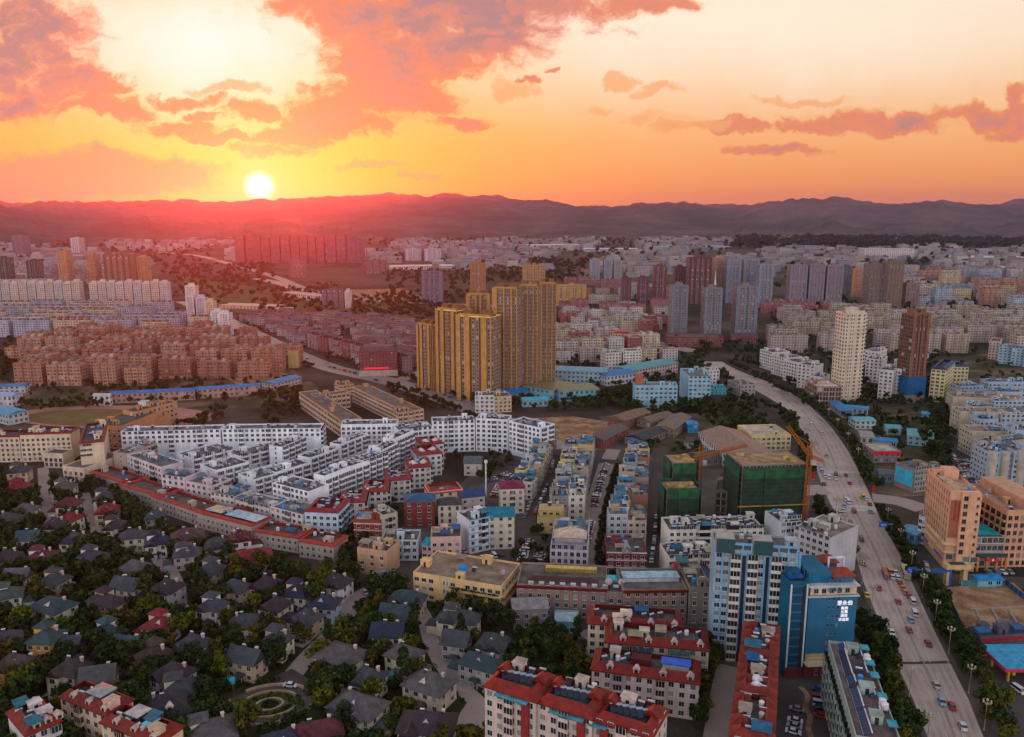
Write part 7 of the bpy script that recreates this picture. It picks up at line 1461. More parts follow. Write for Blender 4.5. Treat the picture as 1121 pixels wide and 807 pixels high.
V = [(45, 607, 10, 'burgundy', 'white', 'hip'), (147, 618, -15, 'grey', 'cream', 'cross'), (140, 638, -15, 'slate', 'white', 'hip'), (117, 655, -25, 'purple', 'tan', 'hip'), (57, 660, -22, 'teal', 'cream', 'hip'), (8, 648, 25, 'green-grey', 'white', 'hip'), (232, 620, -20, 'slate', 'grey', 'hip'), (275, 606, 22, 'red', 'white', 'hip'), (233, 660, -18, 'slate', 'white', 'cross'), (268, 678, 18, 'slate', 'white', 'hip'), (175, 680, -20, 'red', 'cream', 'hip'), (117, 689, -28, 'teal', 'white', 'cross'), (51, 694, -6, 'teal', 'orange', 'hip'), (140, 703, -12, 'teal', 'orange', 'gable'), (8, 697, 30, 'slate', 'white', 'cross'), (212, 701, -25, 'slate', 'white', 'cross'), (168, 713, -28, 'purple-brown', 'brick', 'hip'), (20, 724, -6, 'purple-brown', 'orange', 'bay'), (78, 728, -14, 'purple-brown', 'cream', 'cross'), (190, 733, -25, 'purple', 'grey', 'hip'), (183, 768, 22, 'black', 'cream', 'hip'), (229, 796, 24, 'grey', 'cream', 'hip'), (108, 736, 15, 'grey', 'tan', 'gable'), (75, 703, 0, 'slate', 'grey', 'gable'),
 (292, 636, -20, 'purple', 'tan', 'hip'), (326, 645, -15, 'navy', 'cream', 'hip'), (368, 634, -22, 'purple', 'white', 'bay'), (303, 659, -25, 'purple', 'cream', 'cross'), (336, 673, -25, 'slate', 'tan', 'hip'), (303, 697, -20, 'slate', 'cream', 'hip'), (356, 657, -10, 'navy', 'blue', 'hip'), (446, 652, -12, 'teal', 'cream', 'cross'), (434, 668, -12, 'teal', 'cream', 'hip'), (425, 688, -4, 'navy', 'cream', 'gable'), (374, 713, -28, 'grey', 'cream', 'hip'), (443, 712, -28, 'grey', 'cream', 'hip'), (502, 673, -15, 'slate', 'cream', 'cross'), (500, 697, -14, 'slate', 'grey', 'hip'), (526, 722, -28, 'teal', 'grey', 'hip'), (470, 744, -28, 'grey', 'cream', 'hip'), (392, 768, -26, 'grey', 'cream', 'bay'), (468, 788, -6, 'purple', 'cream', 'bay'), (345, 797, 18, 'burgundy', 'white', 'cross'), (310, 808, 20, 'navy', 'cream', 'hip'),
 (21, 513, 10, 'slate', 'tan', 'hip'), (21, 531, 8, 'red', 'brick', 'cross'), (27, 556, 5, 'grey', 'cream', 'cross'), (32, 586, 10, 'teal', 'cream', 'hip'), (70, 531, 5, 'grey', 'cream', 'cross'), (76, 549, 8, 'burgundy', 'cream', 'hip'), (77, 565, -10, 'red', 'cream', 'cross'), (83, 588, -5, 'slate', 'cream', 'hip'), (115, 542, 15, 'slate', 'cream', 'cross'), (118, 556, 15, 'red', 'tan', 'hip'), (126, 573, 12, 'purple', 'cream', 'cross'), (170, 563, 18, 'slate', 'grey', 'hip'), (172, 590, 15, 'navy', 'white', 'cross'), (205, 584, 20, 'brown', 'tan', 'bay'), (237, 594, 22, 'slate', 'grey', 'hip'), (263, 586, 22, 'burgundy', 'white', 'bay'), (205, 603, 18, 'slate', 'grey', 'hip'), (8, 566, 0, 'slate', 'cream', 'hip'), (8, 607, 8, 'purple', 'tan', 'cross'), (60, 572, 0, 'purple', 'tan', 'hip'), (100, 607, -12, 'slate', 'white', 'hip'), (145, 584, 14, 'slate', 'cream', 'hip'), (60, 632, -14, 'slate', 'tan', 'hip'), (20, 628, 5, 'grey', 'cream', 'hip'), (184, 640, -18, 'purple', 'grey', 'hip'), (196, 750, 18, 'slate', 'cream', 'hip'), (258, 640, -20, 'slate', 'tan', 'cross'), (404, 738, -20, 'slate', 'white', 'hip'), (270, 716, -20, 'slate', 'tan', 'hip'), (540, 700, -20, 'slate', 'grey', 'hip')]
VL = {(51, 694): ('orange-walled villa with a steep teal roof near the red-mansard blocks', 'orange-walled villa', dict(fl=3, W=8.5, D=9)), (20, 724): ('orange villa with arched double bays and purple-brown roof', 'orange double-bay villa', dict(W=14)), (374, 713): ('large grey-roofed villa with brick ground floor beside the lane', 'grey-roofed villa with a brick ground floor', dict(brick=True, W=16, D=12)), (392, 768): ('grey gabled villa with two white bay fronts beside the round garden', 'white-bayed grey villa', dict(W=17, D=11)), (468, 788): ('purple-roofed villa with blue glazed verandas at the lower edge', 'villa with blue verandas', dict(W=17, D=11)), (183, 768): ('black hip-roofed villa with cream upper floor over brick', 'black hip-roofed villa', dict(brick=True, W=13, D=12)), (275, 606): ('large red-roofed villa beside the red-parapet terrace', 'large red-roofed villa', dict(W=18, D=11)), (175, 680): ('red hip-roofed villa at the bend of the pale lane', 'red villa at the lane bend', {}), (345, 797): ('dark crimson roofed villa below the round garden', 'crimson villa below the round garden', dict(W=16)), (470, 744): ('grey villa with tall pale chimney and cyan-sided porch', 'grey villa with a tall chimney', dict(W=15, D=11)), (425, 688): ('navy gabled villa with cream front and yellow balcony', 'navy gabled villa', {}), (229, 796): ('grey hip-roofed villa cut by the lower edge beside the garden', 'grey villa by the lower edge', dict(W=15, D=12)), (205, 584): ('big brown-roofed tan villa with twin bays by the terraces', 'brown-roofed tan villa', dict(W=15, D=11)), (117, 655): ('dark purple-roofed villa standing above the tree clump', 'dark purple-roofed villa', dict(W=15)), (57, 660): ('broad teal hip-roofed villa with cream eaves', 'broad teal-roofed villa', dict(W=16, D=11)), (502, 673): ('slate cross-gabled villa just below the yellow school', 'slate villa below the school', dict(W=16)), (526, 722): ('teal-grey villa beside the nearest red-roofed block', 'teal-grey villa', dict(W=14)), (27, 556): ('grey cross-gabled villa at the photo edge below the beige slab', 'grey villa at the photo edge', {}), (8, 648): ('green-grey roofed villa cut by the photo edge', 'green-grey villa', {}), (446, 652): ('teal cross-gabled villa beside the yellow school corner', 'teal villa by the school', dict(W=14))}
for i, (u, v, dg, rf, wl, kd) in enumerate(V):
    if (u, v) not in VL and kd == 'hip': kd = ('hip', 'cross', 'gable', 'bay', 'cross')[i % 5]
    lab, sh, kw = VL.get((u, v), (None, None, {}))
    villa(u, v, dg, rf, wl, kd, label=lab, short=sh, solar=i % 3 != 1, wing=rnd.choice((-1, 1, 0, 0)), **({'W': rnd.choice((8.5, 9.5, 10.5)), 'D': rnd.choice((7.5, 8, 8.5))} | kw))
# garden huts and pool of the villa quarter
for (u, v, dg, c) in [(243, 755, 20, (.03, .33, .40)), (262, 737, 20, (.03, .28, .36)), (418, 747, 0, (.05, .2, .2))]:
    t = thing('pavilion', '', 'pavilion', (*P(u, v), 0), R(dg), 'garden pavilions among the villas', auto='small turquoise-roofed garden pavilion'); rect(*P(u, v), R(dg), 8, 5)
    ob('roof', hip_mesh(7.5, 4, 1.0, .4, 'sheet_metal', True), t, (0, 0, 2.7), c=c)
    for x, y in ((-3.4, -1.7), (3.4, -1.7), (3.4, 1.7), (-3.4, 1.7)): ob('post', box_mesh(-.12, -.12, 0, .12, .12, 2.7), t, (x, y, 0), c=(.3, .2, .14))
# round garden
gx, gy = P(295, 772)
t = thing('round_garden', 'round formal garden with curved pale walls, rings of shrubs and a middle bed', 'garden', (gx, gy, 0), .2, short='round formal garden'); rect(gx, gy, .2, 28, 22)
ob('paved_court', cached('court', lambda: MB().cyl(0, 0, .0, .12, 13.5, 40).build('paved_court', ['paving'])), t, scale=(1.05, .8, 1))
def ringwall(r, h_, w_, a0, a1, n=28):
    b = MB()
    for i in range(n):
        A, C = a0 + (a1 - a0) * i / n, a0 + (a1 - a0) * (i + 1) / n
        p = lambda q, rr: (rr * math.cos(q), rr * math.sin(q))
        i0, i1, o0, o1 = p(A, r), p(C, r), p(A, r + w_), p(C, r + w_)
        b.face([(*i0, h_), (*o0, h_), (*o1, h_), (*i1, h_)]); b.wall(o0, o1, 0, h_); b.wall(i1, i0, 0, h_)
    return b.build('curved_wall', ['painted'])
for r, a0, a1, h_ in ((12.6, -.4, 2.2, 1.0), (12.6, 2.7, 5.4, .9), (8.2, .3, 2.6, .8), (8.2, 3.0, 5.9, .8), (3.6, 0, 6.283, .6)): ob('curved_wall', ringwall(r, h_, .5, a0, a1), t, c=(.40, .31, .20), scale=(1.05, .8, 1))
def shrub_mesh(r, n, seed):
    def f():
        rs = np.random.RandomState(seed); b = MB()
        for i in range(n):
            p = rs.normal(size=3); p /= np.linalg.norm(p); p *= r * rs.uniform(.55, 1.0); p[2] = abs(p[2]) * .9
            a = rs.normal(size=3); a /= np.linalg.norm(a); q = np.cross(a, rs.normal(size=3)); q /= np.linalg.norm(q); s = .28 * r ** .5
            b.face([tuple((p + a * i_ * s + q * j_ * s).tolist()) for i_, j_ in ((-1, -1), (1, -1), (1, 1), (-1, 1))])
        return b.build('shrub', ['leaves'])
    return cached(('shrub', r, n, seed), f)
for i in range(16): ob('shrub_bed', shrub_mesh(1.1, 70, i % 3), t, (6.2 * math.cos(i * .39) * 1.05, 6.2 * math.sin(i * .39) * .8, .1), i, c=(1.9, 1.7, .7))
for i in range(4): ob('middle_bed', shrub_mesh(1.3, 70, i), t, (1.4 * math.cos(i * 1.6), 1.2 * math.sin(i * 1.6), .1), i, c=(.8, .8, .8))
# ================================================================ trees
def crown_arrays(seed, n, r, hh, lobes, leaf):
    rs = np.random.RandomState(seed); L = []
    for k in range(lobes):
        a = rs.uniform(0, 6.283); q = rs.uniform(.2, .80) * r
        L.append((q * math.cos(a), q * math.sin(a), rs.uniform(.30, .80) * hh, rs.uniform(.24, .50) * r))
    L.append((0, 0, .62 * hh, .6 * r))
    idx = rs.randint(len(L), size=n); LL = np.array(L)[idx]
    d = rs.normal(size=(n, 3)); d /= np.linalg.norm(d, axis=1)[:, None]
    p = LL[:, :3] + d * (LL[:, 3] * rs.uniform(.55, 1.08, n) ** .6)[:, None] * np.array((1, 1, .85))
    nr = d + rs.normal(size=(n, 3)) * .55; nr /= np.linalg.norm(nr, axis=1)[:, None]
    t = np.cross(nr, rs.normal(size=(n, 3))); t /= np.linalg.norm(t, axis=1)[:, None]; b = np.cross(nr, t)
    s = leaf * rs.uniform(.6, 1.25, n)[:, None]
    v = np.stack([p - t * s - b * s * .6, p + t * s - b * s * .6, p + t * s * .8 + b * s * .7, p - t * s * .8 + b * s * .7], 1)
    return v.reshape(-1, 3)
def arr_mesh(name, v, mat):
    me = bpy.data.meshes.new(name); n = len(v) // 4
    me.vertices.add(len(v)); me.vertices.foreach_set('co', v.astype(np.float32).ravel())
    me.loops.add(len(v)); me.loops.foreach_set('vertex_index', np.arange(len(v), dtype=np.int32))
    me.polygons.add(n); me.polygons.foreach_set('loop_start', np.arange(0, len(v), 4, dtype=np.int32)); me.polygons.foreach_set('loop_total', np.full(n, 4, np.int32))
    me.materials.append(MATS[mat]); me.update(calc_edges=True); return me
CROWN = [arr_mesh('crown', crown_arrays(100 + i, 760, 3.5, 6.4 + .5 * (i % 3), 9 + i % 4, .36), 'leaves') for i in range(8)]
TALL = [arr_mesh('crown', crown_arrays(200 + i, 640, 2.1 - .3 * (i % 2), 9.5 + i, 12, .36), 'leaves') for i in range(3)]
def trunk_mesh(h_, r, seed):
    def f():
        b = MB(); b.cyl(0, 0, 0, h_, r, 7, r2=r * .6); rs = random.Random(seed)
        for i in range(4):
            a = rs.uniform(0, 6.28); b.bar((0, 0, h_ * .8), (1.4 * math.cos(a), 1.4 * math.sin(a), h_ + 1.6), r * .32)
        return b.build('trunk', ['bark'])
    return cached(('trunk', h_, r, seed), f)
TREES = []
def tree(x, y, s, tall, tint, auto, group):
    t = thing('tree', '', 'tree', (x, y, 0), rnd.uniform(0, 6.28), group, auto=auto)
    ob('trunk', trunk_mesh(2.4, .2, rnd.randrange(3)), t, c=(1, 1, 1), scale=(s, s, s)); ob('crown', rnd.choice(TALL if tall else CROWN), t, (0, 0, 1.5 * s), c=tint, scale=(s * rnd.uniform(.9, 1.15), s * rnd.uniform(.9, 1.15), s * rnd.uniform(.85, 1.15)))
TINT = [((.45, .65, .6), 'dark green'), ((.7, .85, .7), 'dark green'), ((1.25, 1.2, .75), 'mid green'), ((2.1, 1.7, .7), 'yellow-green'), ((.6, .75, .75), 'blue-green'), ((1.7, 1.1, .6), 'olive')]
mass = []      # (x, y, s, tall) for the trees beyond the ones built singly
cand = []
def line_trees(pts, step, s0, s1, off, auto, tall=.2, px=True):
    q = [np.array(P(*p)) if px else np.array(p) for p in pts]
    for i in range(len(q) - 1):
        d = q[i + 1] - q[i]; L = np.linalg.norm(d); d /= L; n = np.array((-d[1], d[0])); t = rnd.uniform(0, step)
        while t < L:
            p = q[i] + d * t + n * rnd.uniform(-off, off)
            cand.append((float(p[0]), float(p[1]), rnd.uniform(s0, s1), rnd.random() < tall, auto)); t += step * rnd.uniform(.75, 1.25)
BV = 'boulevard tree'
line_trees([(892, 556), (906, 574), (918, 594), (929, 616)], 3.2, .8, 1.15, 2.2, BV)
line_trees([(942, 684), (950, 700), (958, 725), (972, 770), (992, 820)], 2.6, .85, 1.3, 2.6, BV)
line_trees([(962, 682), (972, 705), (982, 735)], 5, .5, .8, .8, BV)
line_trees([(966, 562), (978, 586), (990, 610), (1002, 640)], 3.3, .75, 1.05, 1.6, BV)
line_trees([(1011, 640), (1025, 668), (1038, 700), (1046, 716)], 2.7, .8, 1.15, 1.8, BV)
line_trees([(1050, 712), (1060, 730), (1072, 752)], 2.7, .85, 1.3, 2.4, BV)
line_trees([(1082, 770), (1090, 792), (1096, 815)], 3.4, .85, 1.2, 2.2, BV)
line_trees([(850, 427), (872, 436), (892, 448), (912, 465), (928, 484), (942, 508), (952, 532)], 4, .8, 1.15, 2.0, BV)
line_trees([(838, 446), (858, 456), (872, 476), (880, 500), (886, 520)], 5.2, .8, 1.2, 2.4, BV)
line_trees([(800, 400), (820, 410), (845, 423)], 7, .8, 1.1, 2, BV)
line_trees([(676, 514), (668, 540), (660, 575), (655, 612)], 5, .5, .75, .6, 'market street tree')
line_trees([(524, 444), (470, 424), (442, 413)], 6, .7, 1.0, 3.5, 'west road tree'); line_trees([(548, 476), (500, 450), (455, 432)], 6, .6, .9, 1.5, 'west road tree')
line_trees([(430, 408), (400, 402), (360, 393)], 7, .6, .9, 1.5, 'west road tree')
def near_road(x, y, m):
    for a, b, hw in ROADS:
        if abs(x - a[0]) > 60 or abs(y - a[1]) > 60: continue
        ex, ey = b[0] - a[0], b[1] - a[1]; t = max(0, min(1, ((x - a[0]) * ex + (y - a[1]) * ey) / max(ex * ex + ey * ey, 1e-6)))
        if math.hypot(x - a[0] - t * ex, y - a[1] - t * ey) < hw + m: return True
    return False
def scatter(poly, n, s0, s1, auto, tall=.15, gap=2.2, roads=True, m=1.2):
    q = [P(*p) for p in poly]; xs, ys = [a for a, _ in q], [b for _, b in q]; k = tr = 0; got = []
    while k < n and tr < n * 40:
        tr += 1; x, y = rnd.uniform(min(xs), max(xs)), rnd.uniform(min(ys), max(ys))
        if not inside(q, x, y): continue
        s = rnd.uniform(s0, s1)
        if blocked(x, y, m * s, False) or (roads and near_road(x, y, 1.6 * s)): continue
        if any(abs(x - a) < gap * s and abs(y - b) < gap * s for a, b in got[-400:]): continue
        got.append((x, y)); cand.append((x, y, s, rnd.random() < tall, auto)); k += 1
VQ = [(-60, 545), (110, 535), (200, 592), (330, 630), (400, 640), (450, 655), (560, 690), (560, 720), (530, 745), (540, 840), (-60, 840)]
scatter(VQ, 620, .8, 1.4, 'garden tree', .2, gap=1.55, m=.35)
scatter([(-30, 515), (95, 530), (120, 560), (-30, 600)], 50, .6, .95, 'garden tree', .2)
scatter([(556, 692), (640, 700), (645, 760), (560, 745)], 34, .8, 1.25, 'courtyard tree')
scatter([(765, 715), (800, 730), (790, 815), (762, 815)], 24, .8, 1.1, 'lane tree')
scatter([(590, 452), (695, 449), (690, 425), (640, 438)], 60, .9, 1.3, 'grove tree'); scatter([(692, 455), (780, 455), (775, 444), (695, 448)], 34, .8, 1.2, 'grove tree')
scatter([(795, 500), (822, 500), (830, 470), (800, 462)], 20, .8, 1.2, 'works yard tree'); scatter([(690, 500), (800, 505), (800, 485), (690, 490)], 18, .6, 1.0, 'works yard tree')
scatter([(1005, 500), (1050, 535), (1040, 455), (1015, 450)], 46, .9, 1.5, 'depot tree', .5); scatter([(940, 500), (1000, 520), (1010, 470), (930, 455)], 20, .6, 1.0, 'depot tree')
scatter([(288, 470), (325, 460), (330, 428), (290, 440)], 40, .8, 1.1, 'school tree'); scatter([(190, 470), (240, 466), (245, 450), (205, 462)], 16, .8, 1.1, 'school tree')
scatter([(10, 452), (120, 447), (118, 441), (18, 443)], 40, .6, .9, 'trackside tree', .5, gap=1.2)
scatter([(-30, 418), (32, 414), (30, 384), (-30, 384)], 60, 1.0, 1.5, 'western grove tree')
scatter([(350, 560), (440, 560), (400, 640), (370, 640)], 24, .7, 1.1, 'townhouse tree'); scatter([(490, 520), (560, 540), (560, 500), (500, 500)], 18, .6, 1.0, 'yard tree')
scatter([(440, 450), (600, 450), (560, 425), (420, 420)], 60, .7, 1.0, 'far tree', .2); scatter([(640, 425), (800, 432), (830, 412), (760, 398), (600, 398)], 120, .7, 1.1, 'far tree', .2); scatter([(780, 480), (850, 500), (830, 440), (760, 440)], 80, .8, 1.2, 'far tree', .3); scatter([(100, 442), (330, 440), (330, 418), (100, 418)], 80, .6, 1.0, 'far tree', .2); scatter([(940, 445), (1040, 445), (1040, 425), (940, 425)], 60, .7, 1.1, 'far tree', .3)
scatter([(560, 560), (720, 500), (720, 640), (560, 640)], 40, .5, .8, 'street tree', .3, m=.7); scatter([(100, 545), (380, 610), (440, 540), (130, 500)], 60, .5, .85, 'row tree', .3, m=.7); scatter([(880, 440), (1080, 440), (1090, 540), (960, 545)], 70, .6, 1.1, 'depot tree', .3)
scatter([(0, 445), (300, 440), (340, 415), (0, 418)], 90, .5, .9, 'wasteland tree'); scatter([(1030, 428), (1180, 430), (1180, 395), (1040, 398)], 60, .5, .9, 'wasteland tree')
scatter([(860, 425), (1030, 425), (1030, 388), (860, 388)], 130, .7, 1.1, 'far tree')
scatter([(380, 350), (470, 352), (500, 330), (380, 326)], 150, 1.0, 1.6, 'far tree'); scatter([(300, 345), (380, 350), (370, 312), (300, 320)], 130, 1.0, 1.6, 'far tree')
scatter([(190, 330), (300, 345), (300, 290), (190, 290)], 220, 1.2, 2.0, 'far tree'); scatter([(420, 330), (520, 330), (520, 296), (420, 298)], 130, 1.2, 1.9, 'far tree')
scatter([(530, 312), (650, 312), (640, 286), (540, 286)], 200, 1.3, 2.2, 'far tree')
scatter([(250, 400), (470, 410), (470, 350), (250, 350)], 160, .6, .9, 'far tree', gap=1.0); scatter([(-60, 380), (230, 380), (230, 338), (-60, 338)], 170, .7, 1.0, 'far tree', m=.6)
scatter([(600, 400), (740, 400), (740, 345), (600, 345)], 130, .7, 1.0, 'far tree', m=.6); scatter([(740, 396), (840, 405), (840, 375), (730, 378)], 70, .8, 1.2, 'far tree')
scatter([(840, 392), (1180, 392), (1180, 342), (840, 342)], 240, .8, 1.1, 'far tree', m=.6); scatter([(870, 346), (1180, 346), (1180, 338), (870, 338)], 110, .9, 1.3, 'far tree', m=.6)
scatter([(830, 345), (1180, 345), (1180, 270), (830, 270)], 420, 1.6, 2.8, 'far tree'); scatter([(-60, 305), (200, 305), (250, 265), (-60, 265)], 300, 1.6, 2.8, 'far tree'); scatter([(300, 285), (800, 300), (800, 262), (300, 262)], 420, 1.8, 3.2, 'far tree')
def east_wood():
    out = []
    for _ in range(900):
        u, v = rnd.uniform(800, 1200), rnd.uniform(262, 273); out.append((*P(u, v), rnd.uniform(3, 5.5), False, 'far tree'))
    return out
cand += east_wood()
cand.sort(key=lambda q: math.hypot(q[0], q[1]) / q[2] ** .5)
GRP = {'garden tree': 'trees in the villa gardens', BV: 'trees lining the boulevard'}
for x, y, s, tall, auto in cand[:296]:
    ti, nm = rnd.choice(TINT); sz = 'tall ' if tall else ('broad ' if s > 1.05 else ('small ' if s < .8 else ''))
    tree(x, y, s, tall, ti, sz + nm + ' ' + auto, GRP.get(auto, 'trees between the buildings'))
LOW = [crown_arrays(300 + i, 46, 3.6, 6.0, 5, 1.15) + np.array((0, 0, 1.0)) for i in range(6)]
MID = [crown_arrays(320 + i, 260, 3.5, 6.2, 8, .58) + np.array((0, 0, 1.2)) for i in range(5)]
LOWT = [crown_arrays(400 + i, 44, 2.4, 9.0, 6, 1.1) + np.array((0, 0, 1.0)) for i in range(3)]
parts = []
for x, y, s, tall, auto in cand[296:]:
    v = rnd.choice((LOWT if tall else LOW) if y > 470 else MID); a = rnd.uniform(0, 6.28); c, s_ = math.cos(a), math.sin(a)
    parts.append(np.stack([(v[:, 0] * c - v[:, 1] * s_) * s + x, (v[:, 0] * s_ + v[:, 1] * c) * s + y, v[:, 2] * s], 1))
kind(ob('distant_trees', arr_mesh('distant_trees', np.concatenate(parts), 'leaves'), c=(.8, .85, .75)), 'stuff')
# shrubs and undergrowth under the garden trees
parts = []; q = [P(*p) for p in VQ]; xs, ys = [a for a, _ in q], [b for _, b in q]; UV_ = [crown_arrays(500 + i, 26, 1.3, 1.5, 3, .34) for i in range(5)]
for _ in range(5200):
    x, y = rnd.uniform(min(xs), max(xs)), rnd.uniform(min(ys), max(ys))
    if not inside(q, x, y) or blocked(x, y, .4): continue
    s = rnd.uniform(.6, 1.6); v = rnd.choice(UV_); parts.append(v * s + np.array((x, y, -.2)))
kind(ob('undergrowth', arr_mesh('undergrowth', np.concatenate(parts), 'leaves'), c=(.75, .85, .7)), 'stuff')
# ================================================================ vehicles, lamps, signs
def car_mesh(L, W, H, van=False):
    def f():
        b = MB(); w_ = W / 2
        prof = [(-L / 2, .35), (-L / 2, .75), (-L * .30, .92), (L * .28, .95), (L / 2, .85), (L / 2, .35)] if not van else [(-L / 2, .35), (-L / 2, .95), (-L * .38, 1.1), (L / 2, 1.1), (L / 2, .35)]
        top = [(-L * .30, .92), (-L * .14, H), (L * .20, H), (L * .34, .95)] if not van else [(-L * .40, 1.1), (-L * .30, H), (L * .48, H), (L * .5, 1.1)]
        n = len(prof)
        for s in (-1, 1):
            b.face([(s * w_, y, z) for y, z in (prof if s < 0 else prof[::-1])], 0)
            b.face([(s * w_ * (.98 if z < H else .86), y, z) for y, z in (top if s < 0 else top[::-1])], 1)
        for i in range(n):
            (y0, z0), (y1, z1) = prof[i], prof[(i + 1) % n]; b.face([(-w_, y0, z0), (w_, y0, z0), (w_, y1, z1), (-w_, y1, z1)][::-1], 0)
        for i in range(3):
            (y0, z0), (y1, z1) = top[i], top[i + 1]; k0, k1 = (.86 if z0 >= H else .98), (.86 if z1 >= H else .98)
            b.face([(-w_ * k0, y0, z0), (-w_ * k1, y1, z1), (w_ * k1, y1, z1), (w_ * k0, y0, z0)][::-1], 0 if i == 1 else 1)
        for y in (-L * .31, L * .30):
            for s in (-1, 1): b.obox((s * (w_ - .12), y, .33), (.13, 0, 0), (0, .30, 0), (0, 0, .33), 2); b.obox((s * (w_ - .12), y, .33), (.12, 0, 0), (0, .22, .22), (0, -.22, .22), 2)
        for s in (-1, 1): b.box(s * w_ * .7 - .2, -L / 2 - .02, .6, s * w_ * .7 + .2, -L / 2 + .05, .75, 3); b.box(s * w_ * .7 - .2, L / 2 - .05, .65, s * w_ * .7 + .2, L / 2 + .03, .82, 4)
        return b.build('car', ['gloss_paint', 'window_glass', 'tyre', 'lamp_glass', 'tail_glass'])
    return cached(('car', L, W, H, van), f)
painted('tyre', .9, const=(.02, .02, .02, 1)); painted('lamp_glass', .2, const=(.6, .6, .55, 1)); painted('tail_glass', .3, const=(.35, .02, .02, 1))
CC = [((.62, .63, .65), 'white'), ((.62, .63, .65), 'white'), ((.36, .38, .41), 'silver'), ((.03, .03, .035), 'black'), ((.30, .03, .032), 'red'), ((.62, .63, .65), 'white'), ((.05, .12, .28), 'blue'), ((.25, .24, .23), 'grey')]
def car(x, y, rz, auto, group, k=None, van=None):
    c, nm = CC[rnd.randrange(len(CC))] if k is None else k
    van = rnd.random() < .22 if van is None else van
    me = car_mesh(4.6, 1.85, 1.95, True) if van else car_mesh(4.5, 1.8, 1.45)
    thing('car', '', 'car', (x, y, .08), rz, group, auto='%s %s %s' % (nm, 'van' if van else 'car', auto), me=me, c=c)
RDC = 'cars on the boulevard'
OR_ = ((.50, .20, .03), 'orange'); YE = ((.52, .42, .04), 'yellow'); RE = ((.30, .03, .032), 'red'); WT = ((.62, .63, .65), 'white'); BK_ = ((.03, .03, .035), 'black'); BL_ = ((.2, .36, .5), 'pale blue')
def on_road(u, v, k=None, van=None):
    d = road_dir(v); f = (u - edge(LV, v)) / (edge(RVv, v) - edge(LV, v)); rz = math.atan2(d[1], d[0]) - math.pi / 2
    car(*P(u, v), rz + (math.pi if f < .5 else 0) + math.pi, 'driving on the boulevard', RDC, k, van)
for u, v, k in [(945, 618, BK_), (962, 645, RE), (949, 653, YE), (968, 628, RE), (970, 633, RE), (974, 627, OR_), (977, 633, WT), (980, 628, WT), (983, 634, WT), (985, 639, RE), (988, 645, OR_), (991, 650, OR_), (995, 654, RE), (983, 660, RE), (999, 660, WT), (1001, 673, WT), (997, 680, BL_), (995, 691, RE), (976, 694, WT), (1016, 706, RE), (1025, 752, ((.45, .38, .35), 'beige')), (1031, 770, BL_), (1042, 775, RE), (1054, 797, WT),
     (899, 513, WT), (903, 522, WT), (907, 524, WT), (915, 521, BK_), (915, 525, WT), (926, 521, RE), (902, 531, BK_), (900, 517, BL_), (926, 548, WT), (929, 551, WT), (924, 555, BL_), (948, 547, WT), (945, 545, YE), (952, 553, RE), (953, 561, BL_), (935, 561, RE), (923, 560, WT), (920, 563, YE), (931, 575, BK_), (929, 582, BK_), (933, 593, WT), (943, 592, BK_), (870, 445, WT), (900, 475, WT), (905, 500, None), (930, 530, RE), (936, 582, BL_), (888, 466, None), (860, 432, None), (846, 424, None)]:
    on_road(u, v, k)
d = road_dir(630); t = thing('bus', 'beige and yellow bus queueing on the boulevard by the blue road sign', 'bus', (*P(991, 630), .08), math.atan2(d[1], d[0]) - math.pi / 2 + math.pi)
ob('body', box_mesh(-1.25, -5.2, .4, 1.25, 5.2, 3.0), t, c=(.52, .45, .30)); ob('window_band', box_mesh(-1.28, -4.9, 1.4, 1.28, 4.9, 2.4, 'window_glass'), t); ob('windscreen', box_mesh(-1.1, -5.25, 1.2, 1.1, -5.2, 2.6, 'window_glass'), t); ob('front', box_mesh(-1.2, -5.24, .45, 1.2, -5.2, 1.2), t, c=(.6, .42, .05))
for y in (-3.4, 3.2):
    for x in (-1.1, 1.1): ob('wheel', cached('bw', lambda: MB().cyl(0, 0, -.16, .16, .5, 12).build('wheel', ['tyre'])), t, (x, y, .48), rot=(0, math.pi / 2, 0))
def parked(pts, step, auto, side=0.0, ang=math.pi / 2, keep=.85, group='parked cars'):
    q = [np.array(P(*p)) for p in pts]
    for i in range(len(q) - 1):
        d = q[i + 1] - q[i]; L = np.linalg.norm(d); d /= L; t_ = 1.0
        while t_ < L - 1:
            p = q[i] + d * t_
            if rnd.random() < keep and not blocked(float(p[0]), float(p[1]), .6, False): car(float(p[0]), float(p[1]), math.atan2(d[1], d[0]) - math.pi / 2 + ang + rnd.choice((0, math.pi)), auto, group)
            t_ += step
parked([(650, 555), (660, 520), (664, 508)], 2.9, 'parked along the market street', keep=.8); parked([(640, 600), (647, 572)], 2.9, 'parked along the market street')
parked([(574, 567), (590, 530), (600, 500)], 5.6, 'parked in the shop street', ang=0); parked([(584, 567), (600, 532), (606, 505)], 5.6, 'parked in the shop street', ang=0)
parked([(500, 607), (530, 597), (560, 595)], 2.8, 'in the car park behind the school'); parked([(506, 616), (560, 606)], 2.8, 'in the car park behind the school'); parked([(570, 622), (574, 605), (580, 592)], 2.8, 'in the car park behind the school'); parked([(584, 632), (588, 618), (593, 606)], 2.8, 'in the car park behind the school'); parked([(592, 632), (596, 618), (600, 608)], 2.8, 'in the car park behind the school'); parked([(562, 645), (566, 630)], 2.8, 'in the car park behind the school')
parked([(540, 545), (548, 530), (560, 520)], 2.8, 'in the yard under the white row'); parked([(533, 528), (556, 519)], 2.8, 'in the yard under the white row')
parked([(1050, 505), (1062, 525), (1070, 545), (1072, 565)], 2.8, 'in the parking street'); parked([(1058, 505), (1070, 525), (1080, 543)], 2.8, 'in the parking street'); parked([(1040, 494), (1050, 512), (1060, 535)], 5.6, 'in the parking street', ang=0)
